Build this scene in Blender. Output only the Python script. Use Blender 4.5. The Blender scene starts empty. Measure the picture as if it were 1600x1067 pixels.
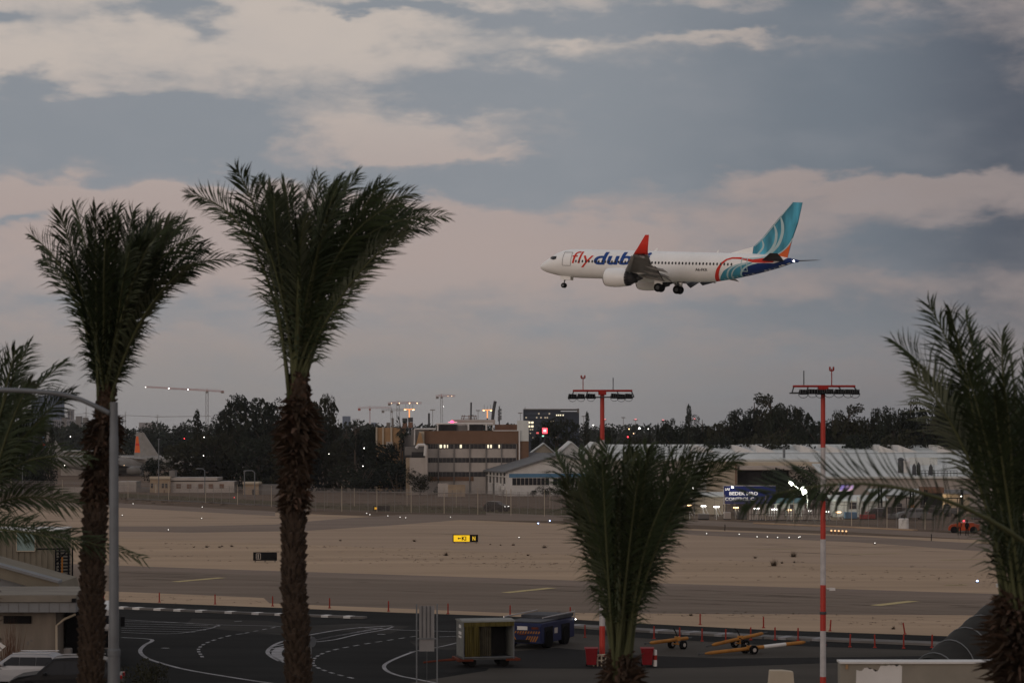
import bpy, bmesh, math, random
from mathutils import Vector, Matrix
R = math.radians
random.seed(7)
scene = bpy.context.scene
# ------------------------------------------------------------------ camera
F = 3778.0      # focal length in photo pixels (1600 wide) = 85 mm
HZ = 672.0      # horizon row
CH = 12.0       # camera height
cam_d = bpy.data.cameras.new('camera')
cam = bpy.data.objects.new('camera', cam_d)
scene.collection.objects.link(cam)
cam.location = (0, 0, CH); cam.rotation_euler = (R(90), 0, 0)
cam_d.lens = 36*F/1600; cam_d.sensor_width = 36
cam_d.shift_y = (HZ-533.5)/1600
cam_d.clip_start = 0.5; cam_d.clip_end = 30000
cam_d.dof.use_dof = True; cam_d.dof.focus_distance = 300; cam_d.dof.aperture_fstop = 2.8
scene.camera = cam
scene.view_settings.view_transform = 'Standard'
scene.view_settings.look = 'None'
scene.view_settings.exposure = 0.0
scene.view_settings.gamma = 1
scene.render.resolution_x = 1024; scene.render.resolution_y = 682

def srgb(r, g, b, a=1):
    f = lambda c: (c/255/12.92) if c/255 <= .04045 else ((c/255+.055)/1.055)**2.4
    return (f(r), f(g), f(b), a)

# ------------------------------------------------------------------ sky: dusk under broken cloud
SUN_EL, SUN_AZ = R(6), R(215)       # low behind the camera, to the left
world = bpy.data.worlds.new('World'); scene.world = world; world.use_nodes = True
nt = world.node_tree; nt.nodes.clear()
def N(t, **k):
    n = nt.nodes.new(t)
    for a, v in k.items(): setattr(n, a, v)
    return n
def M(op, a, b=None, c=None):
    n = N('ShaderNodeMath', operation=op)
    for i, v in enumerate((a, b, c)):
        if v is None: continue
        if isinstance(v, (int, float)): n.inputs[i].default_value = v
        else: nt.links.new(v, n.inputs[i])
    return n.outputs[0]
def mixc(fac, a, b):
    n = N('ShaderNodeMix', data_type='RGBA')
    for s, v in ((n.inputs[0], fac), (n.inputs[6], a), (n.inputs[7], b)):
        if isinstance(v, (int, float, tuple)): s.default_value = v
        else: nt.links.new(v, s)
    return n.outputs[2]
def smooth(v, lo, hi, o0=0., o1=1.):
    n = N('ShaderNodeMapRange', interpolation_type='SMOOTHSTEP')
    nt.links.new(v, n.inputs[0])
    for i, q in zip((1, 2, 3, 4), (lo, hi, o0, o1)): n.inputs[i].default_value = q
    return n.outputs[0]
tc = N('ShaderNodeTexCoord')
sep = N('ShaderNodeSeparateXYZ'); nt.links.new(tc.outputs['Generated'], sep.inputs[0])
az = M('ARCTAN2', sep.outputs[0], sep.outputs[1])
el = M('ARCSINE', sep.outputs[2])
uv = N('ShaderNodeCombineXYZ')
nt.links.new(az, uv.inputs[0]); nt.links.new(M('MULTIPLY', el, 2.6), uv.inputs[1])
def noise(scale, detail, rough, w=0., dist=0.):
    n = N('ShaderNodeTexNoise', noise_dimensions='4D')
    nt.links.new(uv.outputs[0], n.inputs['Vector'])
    n.inputs['Scale'].default_value = scale; n.inputs['Detail'].default_value = detail
    n.inputs['Roughness'].default_value = rough; n.inputs['W'].default_value = w
    n.inputs['Distortion'].default_value = dist
    return n.outputs[0]
n1 = noise(16, 7, .60, 1.3, .3); n2 = noise(60, 6, .62, 4.2); n3 = noise(24, 4, .5, 9.1)
waz = M('ADD', az, M('MULTIPLY', M('SUBTRACT', n1, .5), .10))
waz = M('ADD', waz, M('MULTIPLY', M('SUBTRACT', n2, .5), .026))
wel = M('ADD', el, M('MULTIPLY', M('SUBTRACT', n3, .5), .040))
wel = M('ADD', wel, M('MULTIPLY', M('SUBTRACT', n2, .5), .013))
def blob(px, py, rx, ry, amp):
    a0 = math.atan((px-800)/F); e0 = math.atan((HZ-py)/F)
    dx = M('MULTIPLY', M('SUBTRACT', waz, a0), F/rx)
    dy = M('MULTIPLY', M('SUBTRACT', wel, e0), F/ry)
    d2 = M('ADD', M('MULTIPLY', dx, dx), M('MULTIPLY', dy, dy))
    return M('MULTIPLY', M('EXPONENT', M('MULTIPLY', d2, -1.0)), amp)
BL = [(150,190,250,55,1.35),(360,222,120,36,1.1),(210,118,110,16,.5),(590,28,60,12,.4),(120,265,330,34,.5),(5,42,60,22,1.0),(230,22,90,22,.7),(330,25,60,30,.6),
      (640,20,170,14,.5),(720,130,230,42,1.0),(1050,30,420,34,.9),(1300,150,380,95,1.15),(1560,240,260,50,1.0),
      (560,285,230,30,.75),(930,300,330,42,.7),(1000,225,420,45,.55),(1500,390,330,42,.9),(1060,270,220,40,.5),
      (30,368,40,14,.8),(150,490,330,34,.55),(700,590,600,24,.25),(920,490,420,28,.35),(1350,520,420,60,.6),
      (480,50,140,40,-.6),(620,200,130,28,-.5),(700,235,160,14,-.7),(1130,62,140,14,-.9),(890,72,60,12,-.5),
      (1300,295,300,26,-.9),(120,320,330,20,-.7),(800,360,260,55,-.55),(480,390,330,40,-.4),(100,120,260,22,-.5),(300,300,120,10,-.5)]
tot = None
for b in BL:
    o = blob(*b); tot = o if tot is None else M('ADD', tot, o)
fr = M('ADD', tot, M('MULTIPLY', M('SUBTRACT', noise(30, 8, .6, 2.2, .6), .5), .95))
fr = M('ADD', fr, M('MULTIPLY', M('SUBTRACT', noise(85, 7, .62, 6.6, .4), .5), .42))
cloud = smooth(fr, -.12, .80)
# clear-sky glow between clouds: warm pink, paler higher up
pink = mixc(smooth(el, .01, .075), srgb(147,141,139), srgb(170,155,151))
pink = mixc(smooth(el, .085, .16), pink, srgb(192,181,173))
pink = mixc(smooth(az, -.02, .20, 0, .75), pink, srgb(134,125,126))
grey = mixc(smooth(az, .02, .14), srgb(132,138,146), srgb(107,116,127))
grey = mixc(smooth(az, .13, .22), grey, srgb(74,81,95))
grey = mixc(smooth(el, .015, .075, .6, 0.), grey, srgb(138,138,140))
body = mixc(M('MULTIPLY', cloud, .95), pink, grey)
body = mixc(M('MULTIPLY', smooth(n3, .4, .75), .14), body, srgb(158,156,160))
lowr = mixc(smooth(az, -.02, .16), srgb(142,140,140), srgb(104,110,115))
body = mixc(smooth(el, -.01, .045, .8, 0.), body, lowr)
# brighter zenith and west (behind the camera) light the ground, as the real dusk sky does
zen = mixc(smooth(el, .24, .9), body, (.36, .36, .385, 1))
west = mixc(M('MULTIPLY', smooth(sep.outputs[1], .3, -.8), smooth(el, .9, .0)), zen, (.60, .47, .40, 1))
sky = N('ShaderNodeTexSky', sky_type='NISHITA', sun_disc=False, sun_elevation=SUN_EL, sun_rotation=SUN_AZ)
b1 = N('ShaderNodeBackground'); nt.links.new(west, b1.inputs[0]); b1.inputs[1].default_value = .99
b2 = N('ShaderNodeBackground'); nt.links.new(sky.outputs[0], b2.inputs[0]); b2.inputs[1].default_value = .003
ad = N('ShaderNodeAddShader'); out = N('ShaderNodeOutputWorld')
nt.links.new(b1.outputs[0], ad.inputs[0]); nt.links.new(b2.outputs[0], ad.inputs[1]); nt.links.new(ad.outputs[0], out.inputs[0])
sun_d = bpy.data.lights.new('sun', 'SUN'); sun_d.energy = .42; sun_d.angle = R(25); sun_d.color = (1, .82, .70)
sun = bpy.data.objects.new('sun', sun_d); scene.collection.objects.link(sun)
sd = Vector((math.sin(SUN_AZ)*math.cos(SUN_EL), math.cos(SUN_AZ)*math.cos(SUN_EL), math.sin(SUN_EL)))
sun.rotation_euler = sd.to_track_quat('Z', 'Y').to_euler()

# ------------------------------------------------------------------ helpers
def G(px, py, z=0.0):                       # photo pixel -> point of the ground (height z)
    Y = (CH-z)*F/(py-HZ); return Vector(((px-800)*Y/F, Y, z))
def YB(py): return CH*F/(py-HZ)             # distance of a ground row
def X(px, Y): return (px-800)*Y/F
def Z(py, Y): return CH-(py-HZ)*Y/F

MATS = {}
def mat(name, col, rough=.75, var=.15, scale=3., metal=0., emit=None, es=1., bump=0., streak=None, spec=.14, alpha=None, detail=5):
    if name in MATS: return MATS[name]
    m = bpy.data.materials.new(name); m.use_nodes = True; t = m.node_tree
    p = t.nodes['Principled BSDF']; L = t.links.new
    p.inputs['Roughness'].default_value = rough; p.inputs['Metallic'].default_value = metal
    p.inputs['Specular IOR Level'].default_value = spec
    c = tuple(col[:3])
    if var > 0 or bump > 0:
        co = t.nodes.new('ShaderNodeTexCoord'); mp = t.nodes.new('ShaderNodeMapping')
        L(co.outputs['Object'], mp.inputs[0])
        if streak: mp.inputs['Scale'].default_value = streak
        n = t.nodes.new('ShaderNodeTexNoise'); n.inputs['Scale'].default_value = scale
        n.inputs['Detail'].default_value = detail; n.inputs['Roughness'].default_value = .6
        L(mp.outputs[0], n.inputs['Vector'])
        r = t.nodes.new('ShaderNodeValToRGB')
        r.color_ramp.elements[0].position = .28; r.color_ramp.elements[1].position = .72
        r.color_ramp.elements[0].color = tuple(max(0, v*(1-var)) for v in c)+(1,)
        r.color_ramp.elements[1].color = tuple(min(1, v*(1+var)) for v in c)+(1,)
        L(n.outputs[0], r.inputs[0]); L(r.outputs[0], p.inputs['Base Color'])
        if bump > 0:
            b = t.nodes.new('ShaderNodeBump'); b.inputs['Strength'].default_value = bump
            b.inputs['Distance'].default_value = .05
            L(n.outputs[0], b.inputs['Height']); L(b.outputs[0], p.inputs['Normal'])
    else: p.inputs['Base Color'].default_value = c+(1,)
    if emit:
        p.inputs['Emission Color'].default_value = tuple(emit[:3])+(1,); p.inputs['Emission Strength'].default_value = es
    MATS[name] = m; return m

class MB:
    def __init__(s): s.v = []; s.f = []
    def add(s, vs, fs):
        o = len(s.v); s.v += [tuple(v) for v in vs]; s.f += [tuple(i+o for i in f) for f in fs]; return s
    def box(s, x0, x1, y0, y1, z0, z1):
        vs = [(x0,y0,z0),(x1,y0,z0),(x1,y1,z0),(x0,y1,z0),(x0,y0,z1),(x1,y0,z1),(x1,y1,z1),(x0,y1,z1)]
        return s.add(vs, [(0,3,2,1),(4,5,6,7),(0,1,5,4),(1,2,6,5),(2,3,7,6),(3,0,4,7)])
    def cb(s, c, d): return s.box(c[0]-d[0]/2, c[0]+d[0]/2, c[1]-d[1]/2, c[1]+d[1]/2, c[2]-d[2]/2, c[2]+d[2]/2)
    def tube(s, pts, r, n=8, cap=True):
        pts = [Vector(p) for p in pts]; rs = r if isinstance(r, (list, tuple)) else [r]*len(pts)
        rings = []; prev = None
        for i, p in enumerate(pts):
            t = (pts[min(i+1, len(pts)-1)]-pts[max(i-1, 0)]).normalized()
            a = prev if prev is not None else (Vector((0,0,1)) if abs(t.z) < .9 else Vector((1,0,0)))
            u = (a - t*a.dot(t)).normalized(); prev = u; w = t.cross(u)
            rings.append([p+(u*math.cos(k*2*math.pi/n)+w*math.sin(k*2*math.pi/n))*rs[i] for k in range(n)])
        vs = [v for q in rings for v in q]; fs = []
        for i in range(len(pts)-1):
            for k in range(n):
                fs.append((i*n+k, i*n+(k+1)%n, (i+1)*n+(k+1)%n, (i+1)*n+k))
        if cap: fs += [tuple(range(n))[::-1], tuple(range((len(pts)-1)*n, len(pts)*n))]
        return s.add(vs, fs)
    def prism(s, poly, y0, y1, axis='y'):      # polygon in (x,z) pushed along y  (axis 'x': polygon in (y,z) along x; 'z': (x,y) along z)
        n = len(poly)
        f = {'y': lambda p, q: (p[0], q, p[1]), 'x': lambda p, q: (q, p[0], p[1]), 'z': lambda p, q: (p[0], p[1], q)}[axis]
        vs = [f(p, y0) for p in poly]+[f(p, y1) for p in poly]
        fs = [tuple(range(n)), tuple(range(2*n-1, n-1, -1))]+[((i+1)%n, i, n+i, n+(i+1)%n) for i in range(n)]
        return s.add(vs, fs)
    def quad(s, a, b, c, d): return s.add([a,b,c,d], [(0,1,2,3)])
    def ico(s, c, r, sq=(1,1,1)):
        t = (1+5**.5)/2; V = [(-1,t,0),(1,t,0),(-1,-t,0),(1,-t,0),(0,-1,t),(0,1,t),(0,-1,-t),(0,1,-t),(t,0,-1),(t,0,1),(-t,0,-1),(-t,0,1)]
        k = (1+t*t)**.5
        return s.add([(c[0]+x/k*r*sq[0], c[1]+y/k*r*sq[1], c[2]+z/k*r*sq[2]) for x,y,z in V],
            [(0,11,5),(0,5,1),(0,1,7),(0,7,10),(0,10,11),(1,5,9),(5,11,4),(11,10,2),(10,7,6),(7,1,8),(3,9,4),(3,4,2),(3,2,6),(3,6,8),(3,8,9),(4,9,5),(2,4,11),(6,2,10),(8,6,7),(9,8,1)])
    def lathe(s, prof, n=24, c=(0,0,0), axis='z'):
        vs = []; 
        for (r, h) in prof:
            for k in range(n):
                a = 2*math.pi*k/n; p = (r*math.cos(a), r*math.sin(a))
                vs.append({'z': (c[0]+p[0], c[1]+p[1], c[2]+h), 'x': (c[0]+h, c[1]+p[0], c[2]+p[1]), 'y': (c[0]+p[0], c[1]+h, c[2]+p[1])}[axis])
        fs = [(i*n+k, i*n+(k+1)%n, (i+1)*n+(k+1)%n, (i+1)*n+k) for i in range(len(prof)-1) for k in range(n)]
        fs += [tuple(range(n))[::-1], tuple(range((len(prof)-1)*n, len(prof)*n))]
        return s.add(vs, fs)
    def build(s, name, m, parent=None, smooth=False, fix=True, bevel=0, auto=False):
        me = bpy.data.meshes.new(name); me.from_pydata(s.v, [], s.f); me.update()
        if fix:
            b = bmesh.new(); b.from_mesh(me); bmesh.ops.recalc_face_normals(b, faces=b.faces); b.to_mesh(me); b.free()
        o = bpy.data.objects.new(name, me); scene.collection.objects.link(o)
        if m: me.materials.append(m)
        if smooth or auto:
            for p in me.polygons: p.use_smooth = True
            if auto: 
                try: me.set_sharp_from_angle(angle=R(35))
                except Exception: pass
        if bevel:
            md = o.modifiers.new('bevel', 'BEVEL'); md.width = bevel; md.segments = 2; md.limit_method = 'ANGLE'
        if parent: o.parent = parent
        return o
def tag(o, label=None, cat=None, group=None, kind=None):
    if label: o['label'] = label
    if cat: o['category'] = cat
    if group: o['group'] = group
    if kind: o['kind'] = kind
    return o
def empty(name, loc, label, cat, rz=0, group=None):
    o = bpy.data.objects.new(name, None); scene.collection.objects.link(o)
    o.location = loc; o.rotation_euler = (0, 0, rz); o.empty_display_size = .3
    return tag(o, label, cat, group)
def copy_tree(o, parent=None):
    c = o.copy(); scene.collection.objects.link(c)
    if parent: c.parent = parent
    for ch in [q for q in scene.objects if q.parent == o]: copy_tree(ch, c)
    return c
ORD = ['first','second','third','fourth','fifth','sixth','seventh','eighth','ninth','tenth','eleventh','twelfth','thirteenth','fourteenth','fifteenth','sixteenth','seventeenth','eighteenth','nineteenth','twentieth']
def textmesh(s, bold=0., shear=0., spacing=1.):
    cu = bpy.data.curves.new('writing', 'FONT'); cu.body = s; cu.offset = bold; cu.shear = shear; cu.space_character = spacing
    cu.resolution_u = 4
    o = bpy.data.objects.new('writing', cu); scene.collection.objects.link(o)
    dg = bpy.context.evaluated_depsgraph_get(); me = bpy.data.meshes.new_from_object(o.evaluated_get(dg))
    vs = [(v.co.x, v.co.y) for v in me.vertices]; fs = [tuple(p.vertices) for p in me.polygons]
    bpy.data.objects.remove(o); bpy.data.curves.remove(cu); bpy.data.meshes.remove(me)
    x0 = min(v[0] for v in vs); x1 = max(v[0] for v in vs); y0 = min(v[1] for v in vs); y1 = max(v[1] for v in vs)
    return [((v[0]-x0)/(x1-x0), (v[1]-y0)/(y1-y0)) for v in vs], fs
def text_on(name, s, x0, x1, y, z0, z1, m, parent, bold=0.):     # writing facing -y
    vs, fs = textmesh(s, bold)
    b = MB(); b.add([(x0+(x1-x0)*a, y, z0+(z1-z0)*c) for a, c in vs], fs)
    return b.build(name, m, parent, fix=False)

# ------------------------------------------------------------------ materials
m_sand   = mat('sand', (.385,.287,.200), .95, .20, .12, streak=(.2,1.6,1), detail=8, spec=.04)
m_conc   = mat('taxi_concrete', (.365,.275,.200), .9, .17, .13, streak=(.18,1.8,1), detail=8, spec=.04)
m_tyre   = mat('worn_asphalt_band', (.215,.17,.138), .9, .2, .14, streak=(.16,2.,1), detail=7, spec=.04)
m_asph   = mat('taxi_asphalt', (.185,.148,.118), .92, .16, .13, streak=(.16,2.0,1), detail=8, spec=.04)
m_dark   = mat('road_asphalt', (.0135,.0145,.0145), .9, .45, .22, streak=(.35,1.3,1), detail=10, spec=.04)
m_apron  = mat('apron_concrete', (.060,.055,.048), .9, .22, .10, streak=(.4,1.8,1), detail=8, spec=.04)
m_aprond = mat('apron_patch', (.018,.018,.018), .9, .2, .15, streak=(.4,1.6,1), spec=.04)
m_dirt   = mat('dirt', (.13,.095,.07), .95, .35, .12, streak=(.4,1.5,1), detail=8, spec=.04)
m_verge  = mat('verge_grass', (.075,.065,.035), .95, .4, .2, detail=8, spec=.04)
m_line   = mat('white_paint', (.26,.26,.27), .8, .4, .8, detail=8, spec=.04)
m_kerbg  = mat('kerb_grey', (.15,.145,.14), .85, .2, .7, spec=.04)
m_yel    = mat('yellow_paint', (.46,.38,.20), .8, .25, .7, spec=.04)
m_red    = mat('red_paint', (.30,.022,.018), .5, .12, 2.)
m_redp   = mat('red_post', (.26,.03,.02), .6, .3, 3.)
m_black  = mat('black_rubber', (.007,.007,.007), .9, .2, 4., spec=.03)
m_blackp = mat('black_paint', (.010,.010,.011), .7, .2, 3., spec=.05)
m_glass  = mat('dark_glass', (.012,.015,.02), .2, 0, 1, spec=.25)
m_steel  = mat('grey_steel', (.15,.165,.18), .55, .15, 2., metal=.3)
m_steeld = mat('dark_steel', (.07,.075,.08), .55, .2, 2., metal=.2)
m_worn   = mat('worn_asphalt', (.036,.035,.033), .95, .4, .35, streak=(.4,1.4,1), spec=.04, detail=10)
m_white  = mat('white_plain', (.62,.62,.61), .6, .1, 1.)
m_leafd  = mat('leaf_dark', (.030,.038,.022), .85, .45, .5)
m_bark   = mat('bark', (.075,.06,.048), .95, .3, 3.)
# ================================================================== ground
def sheet(name, pts, z, m, label=None, cat=None):
    b = MB(); b.add([(p.x, p.y, z) for p in pts], [tuple(range(len(pts)))])
    o = b.build(name, m); bb = o.data
    if bb.polygons[0].normal.z < 0: bb.flip_normals()
    return tag(o, kind='structure')
sheet('ground', [Vector((-4000,-250,0)), Vector((4000,-250,0)), Vector((4000,6000,0)), Vector((-4000,6000,0))], 0, m_dirt)
def poly(name, pp, z, m): return sheet(name, [G(*p) for p in pp], z, m)
LY = lambda x, a, b: a+(b-a)*x/1600.            # row at column x of a straight line through (0,a),(1600,b)
def band(name, a0, b0, a1, b1, z, m, x0=-500, x1=2100):
    return poly(name, [(x0,LY(x0,a0,b0)),(x1,LY(x1,a0,b0)),(x1,LY(x1,a1,b1)),(x0,LY(x0,a1,b1))], z, m)
# runway and taxiways, far to near
poly('airfield_ground', [(-700,757),(2300,873),(2300,1600),(-700,1600)], .004, m_sand)
poly('perimeter_road', [(760,801),(1080,812),(1330,824),(1600,839),(2100,866),(2100,876),(1600,847),(1330,831),(1080,820),(760,804)], .008, m_tyre)
band('runway', 785,852, 833,893, .008, m_conc)
poly('tyre_worn_strip', [(-400,783),(190,786),(430,799),(430,806),(190,793),(-400,788)], .012, m_tyre)
poly('tyre_worn_sweep', [(150,822),(300,822),(430,819),(520,811),(640,803),(880,806),(880,814),(720,812),(620,820),(480,829),(300,832),(180,830)], .012, m_tyre)
poly('tyre_worn_edge', [(900,815),(1090,829),(1340,838),(1600,853),(2100,885),(2100,905),(1600,866),(1340,847),(1090,836),(900,822)], .012, m_tyre)
band('taxiway', 877,932, 925,990, .008, m_asph)
band('taxiway_edge_strip', 878,929, 884,940, .012, m_tyre)
band('taxiway_centre_wear', 900,955, 907,962, .012, m_asph)
poly('sandy_strip', [(-400,905),(150,923),(300,929),(412,934),(428,949),(150,941),(-400,925)], .016, m_sand)
poly('sandy_verge', [(880,957),(1100,959),(1350,960),(1700,962),(2300,975),(2300,1035),(1600,997),(1200,986),(1000,976),(890,968)], .016, m_sand)
poly('service_road', [(-500,918),(190,940),(425,949),(620,957),(800,963),(900,968),(1000,974),(1200,984),(1600,998),(2300,1040),(2300,1500),(-500,1500)], .020, m_dark)
poly('apron', [(880,989),(1000,997),(1200,1008),(1600,1021),(2300,1060),(2300,1500),(600,1500),(640,1067),(760,1048),(800,1010),(850,995)], .024, m_apron)
poly('apron_patch', [(800,1018),(870,1012),(1000,1024),(1140,1029),(1300,1027),(1700,1022),(1700,1031),(1440,1032),(1300,1036),(1100,1043),(960,1045),(760,1044),(700,1052),(690,1043)], .028, m_aprond)
poly('worn_patch', [(300,966),(420,970),(470,978),(560,974),(640,978),(610,990),(520,986),(440,992),(350,984),(290,976)], .022, m_worn)
poly('worn_patch', [(640,1002),(700,996),(790,1000),(800,1008),(700,1016),(650,1010)], .0225, m_worn)
# strips of paint along the ground
def strip_mesh(b, pts, w, z):
    P = [G(*p) for p in pts]; ws = w if isinstance(w, (list, tuple)) else [w]*len(P); L = []; Rr = []
    for i, p in enumerate(P):
        t = (P[min(i+1, len(P)-1)]-P[max(i-1, 0)]); t.z = 0; t.normalize(); n = Vector((-t.y, t.x, 0))
        L.append(p+n*ws[i]/2); Rr.append(p-n*ws[i]/2)
    vs = [(q.x, q.y, z) for q in L]+[(q.x, q.y, z) for q in Rr]; k = len(P)
    b.add(vs, [(k+i, k+i+1, i+1, i) for i in range(k-1)])
def smoothpts(pts, n=6):
    out = []
    for i in range(len(pts)-1):
        p0 = pts[max(i-1,0)]; p1 = pts[i]; p2 = pts[i+1]; p3 = pts[min(i+2,len(pts)-1)]
        for k in range(n):
            t = k/n
            out.append(tuple(.5*((2*p1[j])+(-p0[j]+p2[j])*t+(2*p0[j]-5*p1[j]+4*p2[j]-p3[j])*t*t+(-p0[j]+3*p1[j]-3*p2[j]+p3[j])*t**3) for j in (0,1)))
    return out+[pts[-1]]
b = MB()
for l in ([(273,909),(347,902.5)], [(790,926),(862,918.5)], [(1368,946),(1428,939)]): strip_mesh(b, l, .9, .026)
for l in ([(1326,866.5),(1406,864.5)], [(1476,914.5),(1512,913.5)], [(1470,875),(1560,873)], [(1180,858),(1245,857.5)], [(160,838.5),(172,838.4)]): strip_mesh(b, l, .35, .026)
tag(b.build('yellow_taxi_marking', m_yel), kind='structure')
b = MB()
wl = [([(190,996),(228,998),(238,1001),(226,1008),(219,1017),(226,1026),(245,1034),(290,1046),(360,1058),(420,1067),(520,1080)], .22),
      ([(650,1017),(628,1025),(608,1034),(600,1041),(606,1049),(625,1056),(650,1061),(700,1071)], .20),
      ([(640,1019),(690,1010),(715,1004)], .16),
      ([(338,976),(420,978),(440,979)], .14),
      ([(560,980),(620,984),(650,985),(715,987)], .16), ([(686,995),(716,994)], .16),
      ([(190,968),(330,976),(336,979),(322,983),(270,990),(190,988)], .14)]
for l, w in wl: strip_mesh(b, smoothpts(l), w, .026)
for y0, x1 in ((971,300),(974.5,325),(978,330),(981.5,322),(985,305)): strip_mesh(b, [(190,y0),(x1,y0+1.5+(x1-190)*.01)], .13, .030)
# hatched island right of the palm
strip_mesh(b, smoothpts([(437,1033),(424,1026),(418,1019),(424,1011),(440,1003),(480,993),(540,983),(600,978.5),(613,978)]), .22, .030)
strip_mesh(b, smoothpts([(450,1035),(434,1026),(433,1018),(440,1012)]), .55, .030)
strip_mesh(b, smoothpts([(480,1004),(520,1000),(560,991),(600,984),(614,979)]), .18, .030)
for i in range(9):
    x = 482+i*11; y = 1002-i*2.1; strip_mesh(b, [(x,y),(x+38-i*1.3,y-6.5+i*.35)], .20, .034)
for i in range(3): strip_mesh(b, [(422+i*2,1018-i*4),(442+i*3,1014-i*4)], .22, .034)
# short arrows and fragments
for l in ([(366,971),(378,970.5)], [(590,991),(602,991.3)], [(253,1012.5),(264,1013)]): strip_mesh(b, l, .3, .030)
tag(b.build('white_road_marking', m_line), kind='structure')
b = MB()
def dashes(pts, n, w, duty=.5):
    P = smoothpts(pts, 12); seg = [0]
    for i in range(1, len(P)): seg.append(seg[-1]+(G(*P[i])-G(*P[i-1])).length)
    for k in range(n):
        a = seg[-1]*k/n; c = seg[-1]*(k+duty)/n
        def at(s):
            for i in range(1, len(P)):
                if seg[i] >= s:
                    t = (s-seg[i-1])/max(1e-6, seg[i]-seg[i-1]); return tuple(P[i-1][j]+(P[i][j]-P[i-1][j])*t for j in (0,1))
            return P[-1]
        strip_mesh(b, [at(a), at((a+c)/2), at(c)], w, .030)
dashes([(380,990),(360,993),(335,1000),(318,1007),(310,1015),(313,1022),(318,1029)], 11, .18)
dashes([(650,994),(610,1000),(560,1008),(520,1016),(498,1024),(489,1033),(494,1042),(520,1052),(560,1062)], 20, .18)
dashes([(430,980),(400,986),(375,991)], 4, .14)
tag(b.build('dashed_road_marking', m_line), kind='structure')
# kerb with painted blocks
def kerb(name, pts, h, w, m, z0=.02):
    P = [G(*p) for p in pts]; b = MB()
    for i in range(len(P)-1):
        t = (P[i+1]-P[i]).normalized(); n = Vector((-t.y, t.x, 0))*w/2
        a, c = P[i], P[i+1]
        vs = [a-n, a+n, c+n, c-n]; b.add([(v.x, v.y, z0) for v in vs]+[(v.x, v.y, z0+h) for v in vs], [(0,1,2,3),(7,6,5,4),(0,4,5,1),(1,5,6,2),(2,6,7,3),(3,7,4,0)])
    return tag(b.build(name, m), kind='structure')
kl = [(120,949),(190,951),(330,957),(450,962),(520,964.5),(570,966.5)]
kerb('kerb', kl, .13, .6, m_kerbg)
def along(pts, x):
    for i in range(len(pts)-1):
        if pts[i][0] <= x <= pts[i+1][0]:
            t = (x-pts[i][0])/(pts[i+1][0]-pts[i][0]); return (x, pts[i][1]+(pts[i+1][1]-pts[i][1])*t)
    return (x, pts[-1][1])
for x in (186, 211, 244, 275, 309, 355, 397, 433, 505, 540): kerb('kerb_white_block', [along(kl, x), along(kl, x+11)], .136, .62, m_white)
kr = [(870,978),(1000,986),(1200,997),(1400,1005),(1600,1013),(1900,1030)]
kerb('road_divider', kr, .13, 1.4, m_kerbg)
for x in (893, 1025, 1075, 1125, 1222, 1275): kerb('kerb_white_block', [along(kr, x), along(kr, x+12)], .136, 1.42, m_line)
for x in (1390, 1470, 1545): kerb('kerb_white_block', [along(kr, x), along(kr, x+9)], .136, 1.42, m_kerbg)
kerb('light_kerb', [(200,780),(240,781.5),(320,785),(440,791)], .15, .5, m_kerbg)
kerb('light_kerb', [(1180,818),(1300,823),(1430,829)], .15, .8, m_sand)
poly('far_verge', [(-500,760),(0,772),(200,778),(440,791),(600,799),(900,806),(1080,812),(1080,800),(700,790),(440,783),(200,771),(-500,752)], .006, m_verge)

# ================================================================== airliner on approach
TH = 30.2; PITCH = 3.5
NY = 338.0
plane_mtx = Matrix.Translation((X(845,NY), NY, Z(415,NY)+.45)) @ Matrix.Rotation(R(-TH), 4, 'Z') @ Matrix.Rotation(R(PITCH), 4, 'Y')
inv = plane_mtx.inverted()
ST = [(0,.06,-.62,.06),(.15,.30,-.62,.28),(.5,.62,-.58,.55),(1.1,.98,-.50,.86),(1.9,1.28,-.34,1.20),(2.8,1.52,-.16,1.56),(3.8,1.70,-.05,1.80),(5,1.82,0,1.95),(6.5,1.88,0,2.0),
      (12,1.88,0,2.0),(20,1.88,0,2.0),(25,1.88,0,2.0),(27.5,1.86,.08,1.92),(30,1.70,.30,1.70),(32.5,1.40,.58,1.42),(34.5,1.10,.82,1.13),(36.2,.78,1.0,.82),(37.4,.48,1.12,.52),(38.1,.26,1.18,.30),(38.35,.14,1.2,.16)]
def stn(u):
    u = max(0, min(38.3, u))
    for i in range(len(ST)-1):
        if ST[i][0] <= u <= ST[i+1][0]:
            t = (u-ST[i][0])/(ST[i+1][0]-ST[i][0]); return [ST[i][k]+(ST[i+1][k]-ST[i][k])*t for k in (1,2,3)]
def surf(u, z, off=.02):
    a, zc, bb = stn(u); q = max(-.995, min(.995, (z-zc)/bb)); a += off; bb += off
    return Vector((u, -a*math.sqrt(1-q*q), zc+q*bb))
def unproj(px, py, y0=None):                 # photo pixel -> (u, z) on the near skin, or on the plane y=y0
    d = Vector(((px-800)/F, 1, (HZ-py)/F)); o = inv @ Vector((0,0,CH)); dd = inv.to_3x3() @ d
    y = -1.8 if y0 is None else y0
    for _ in range(8):
        t = (y-o.y)/dd.y; p = o+dd*t
        if y0 is not None: break
        y = surf(p.x, p.z, 0).y
    return p.x, p.z
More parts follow.
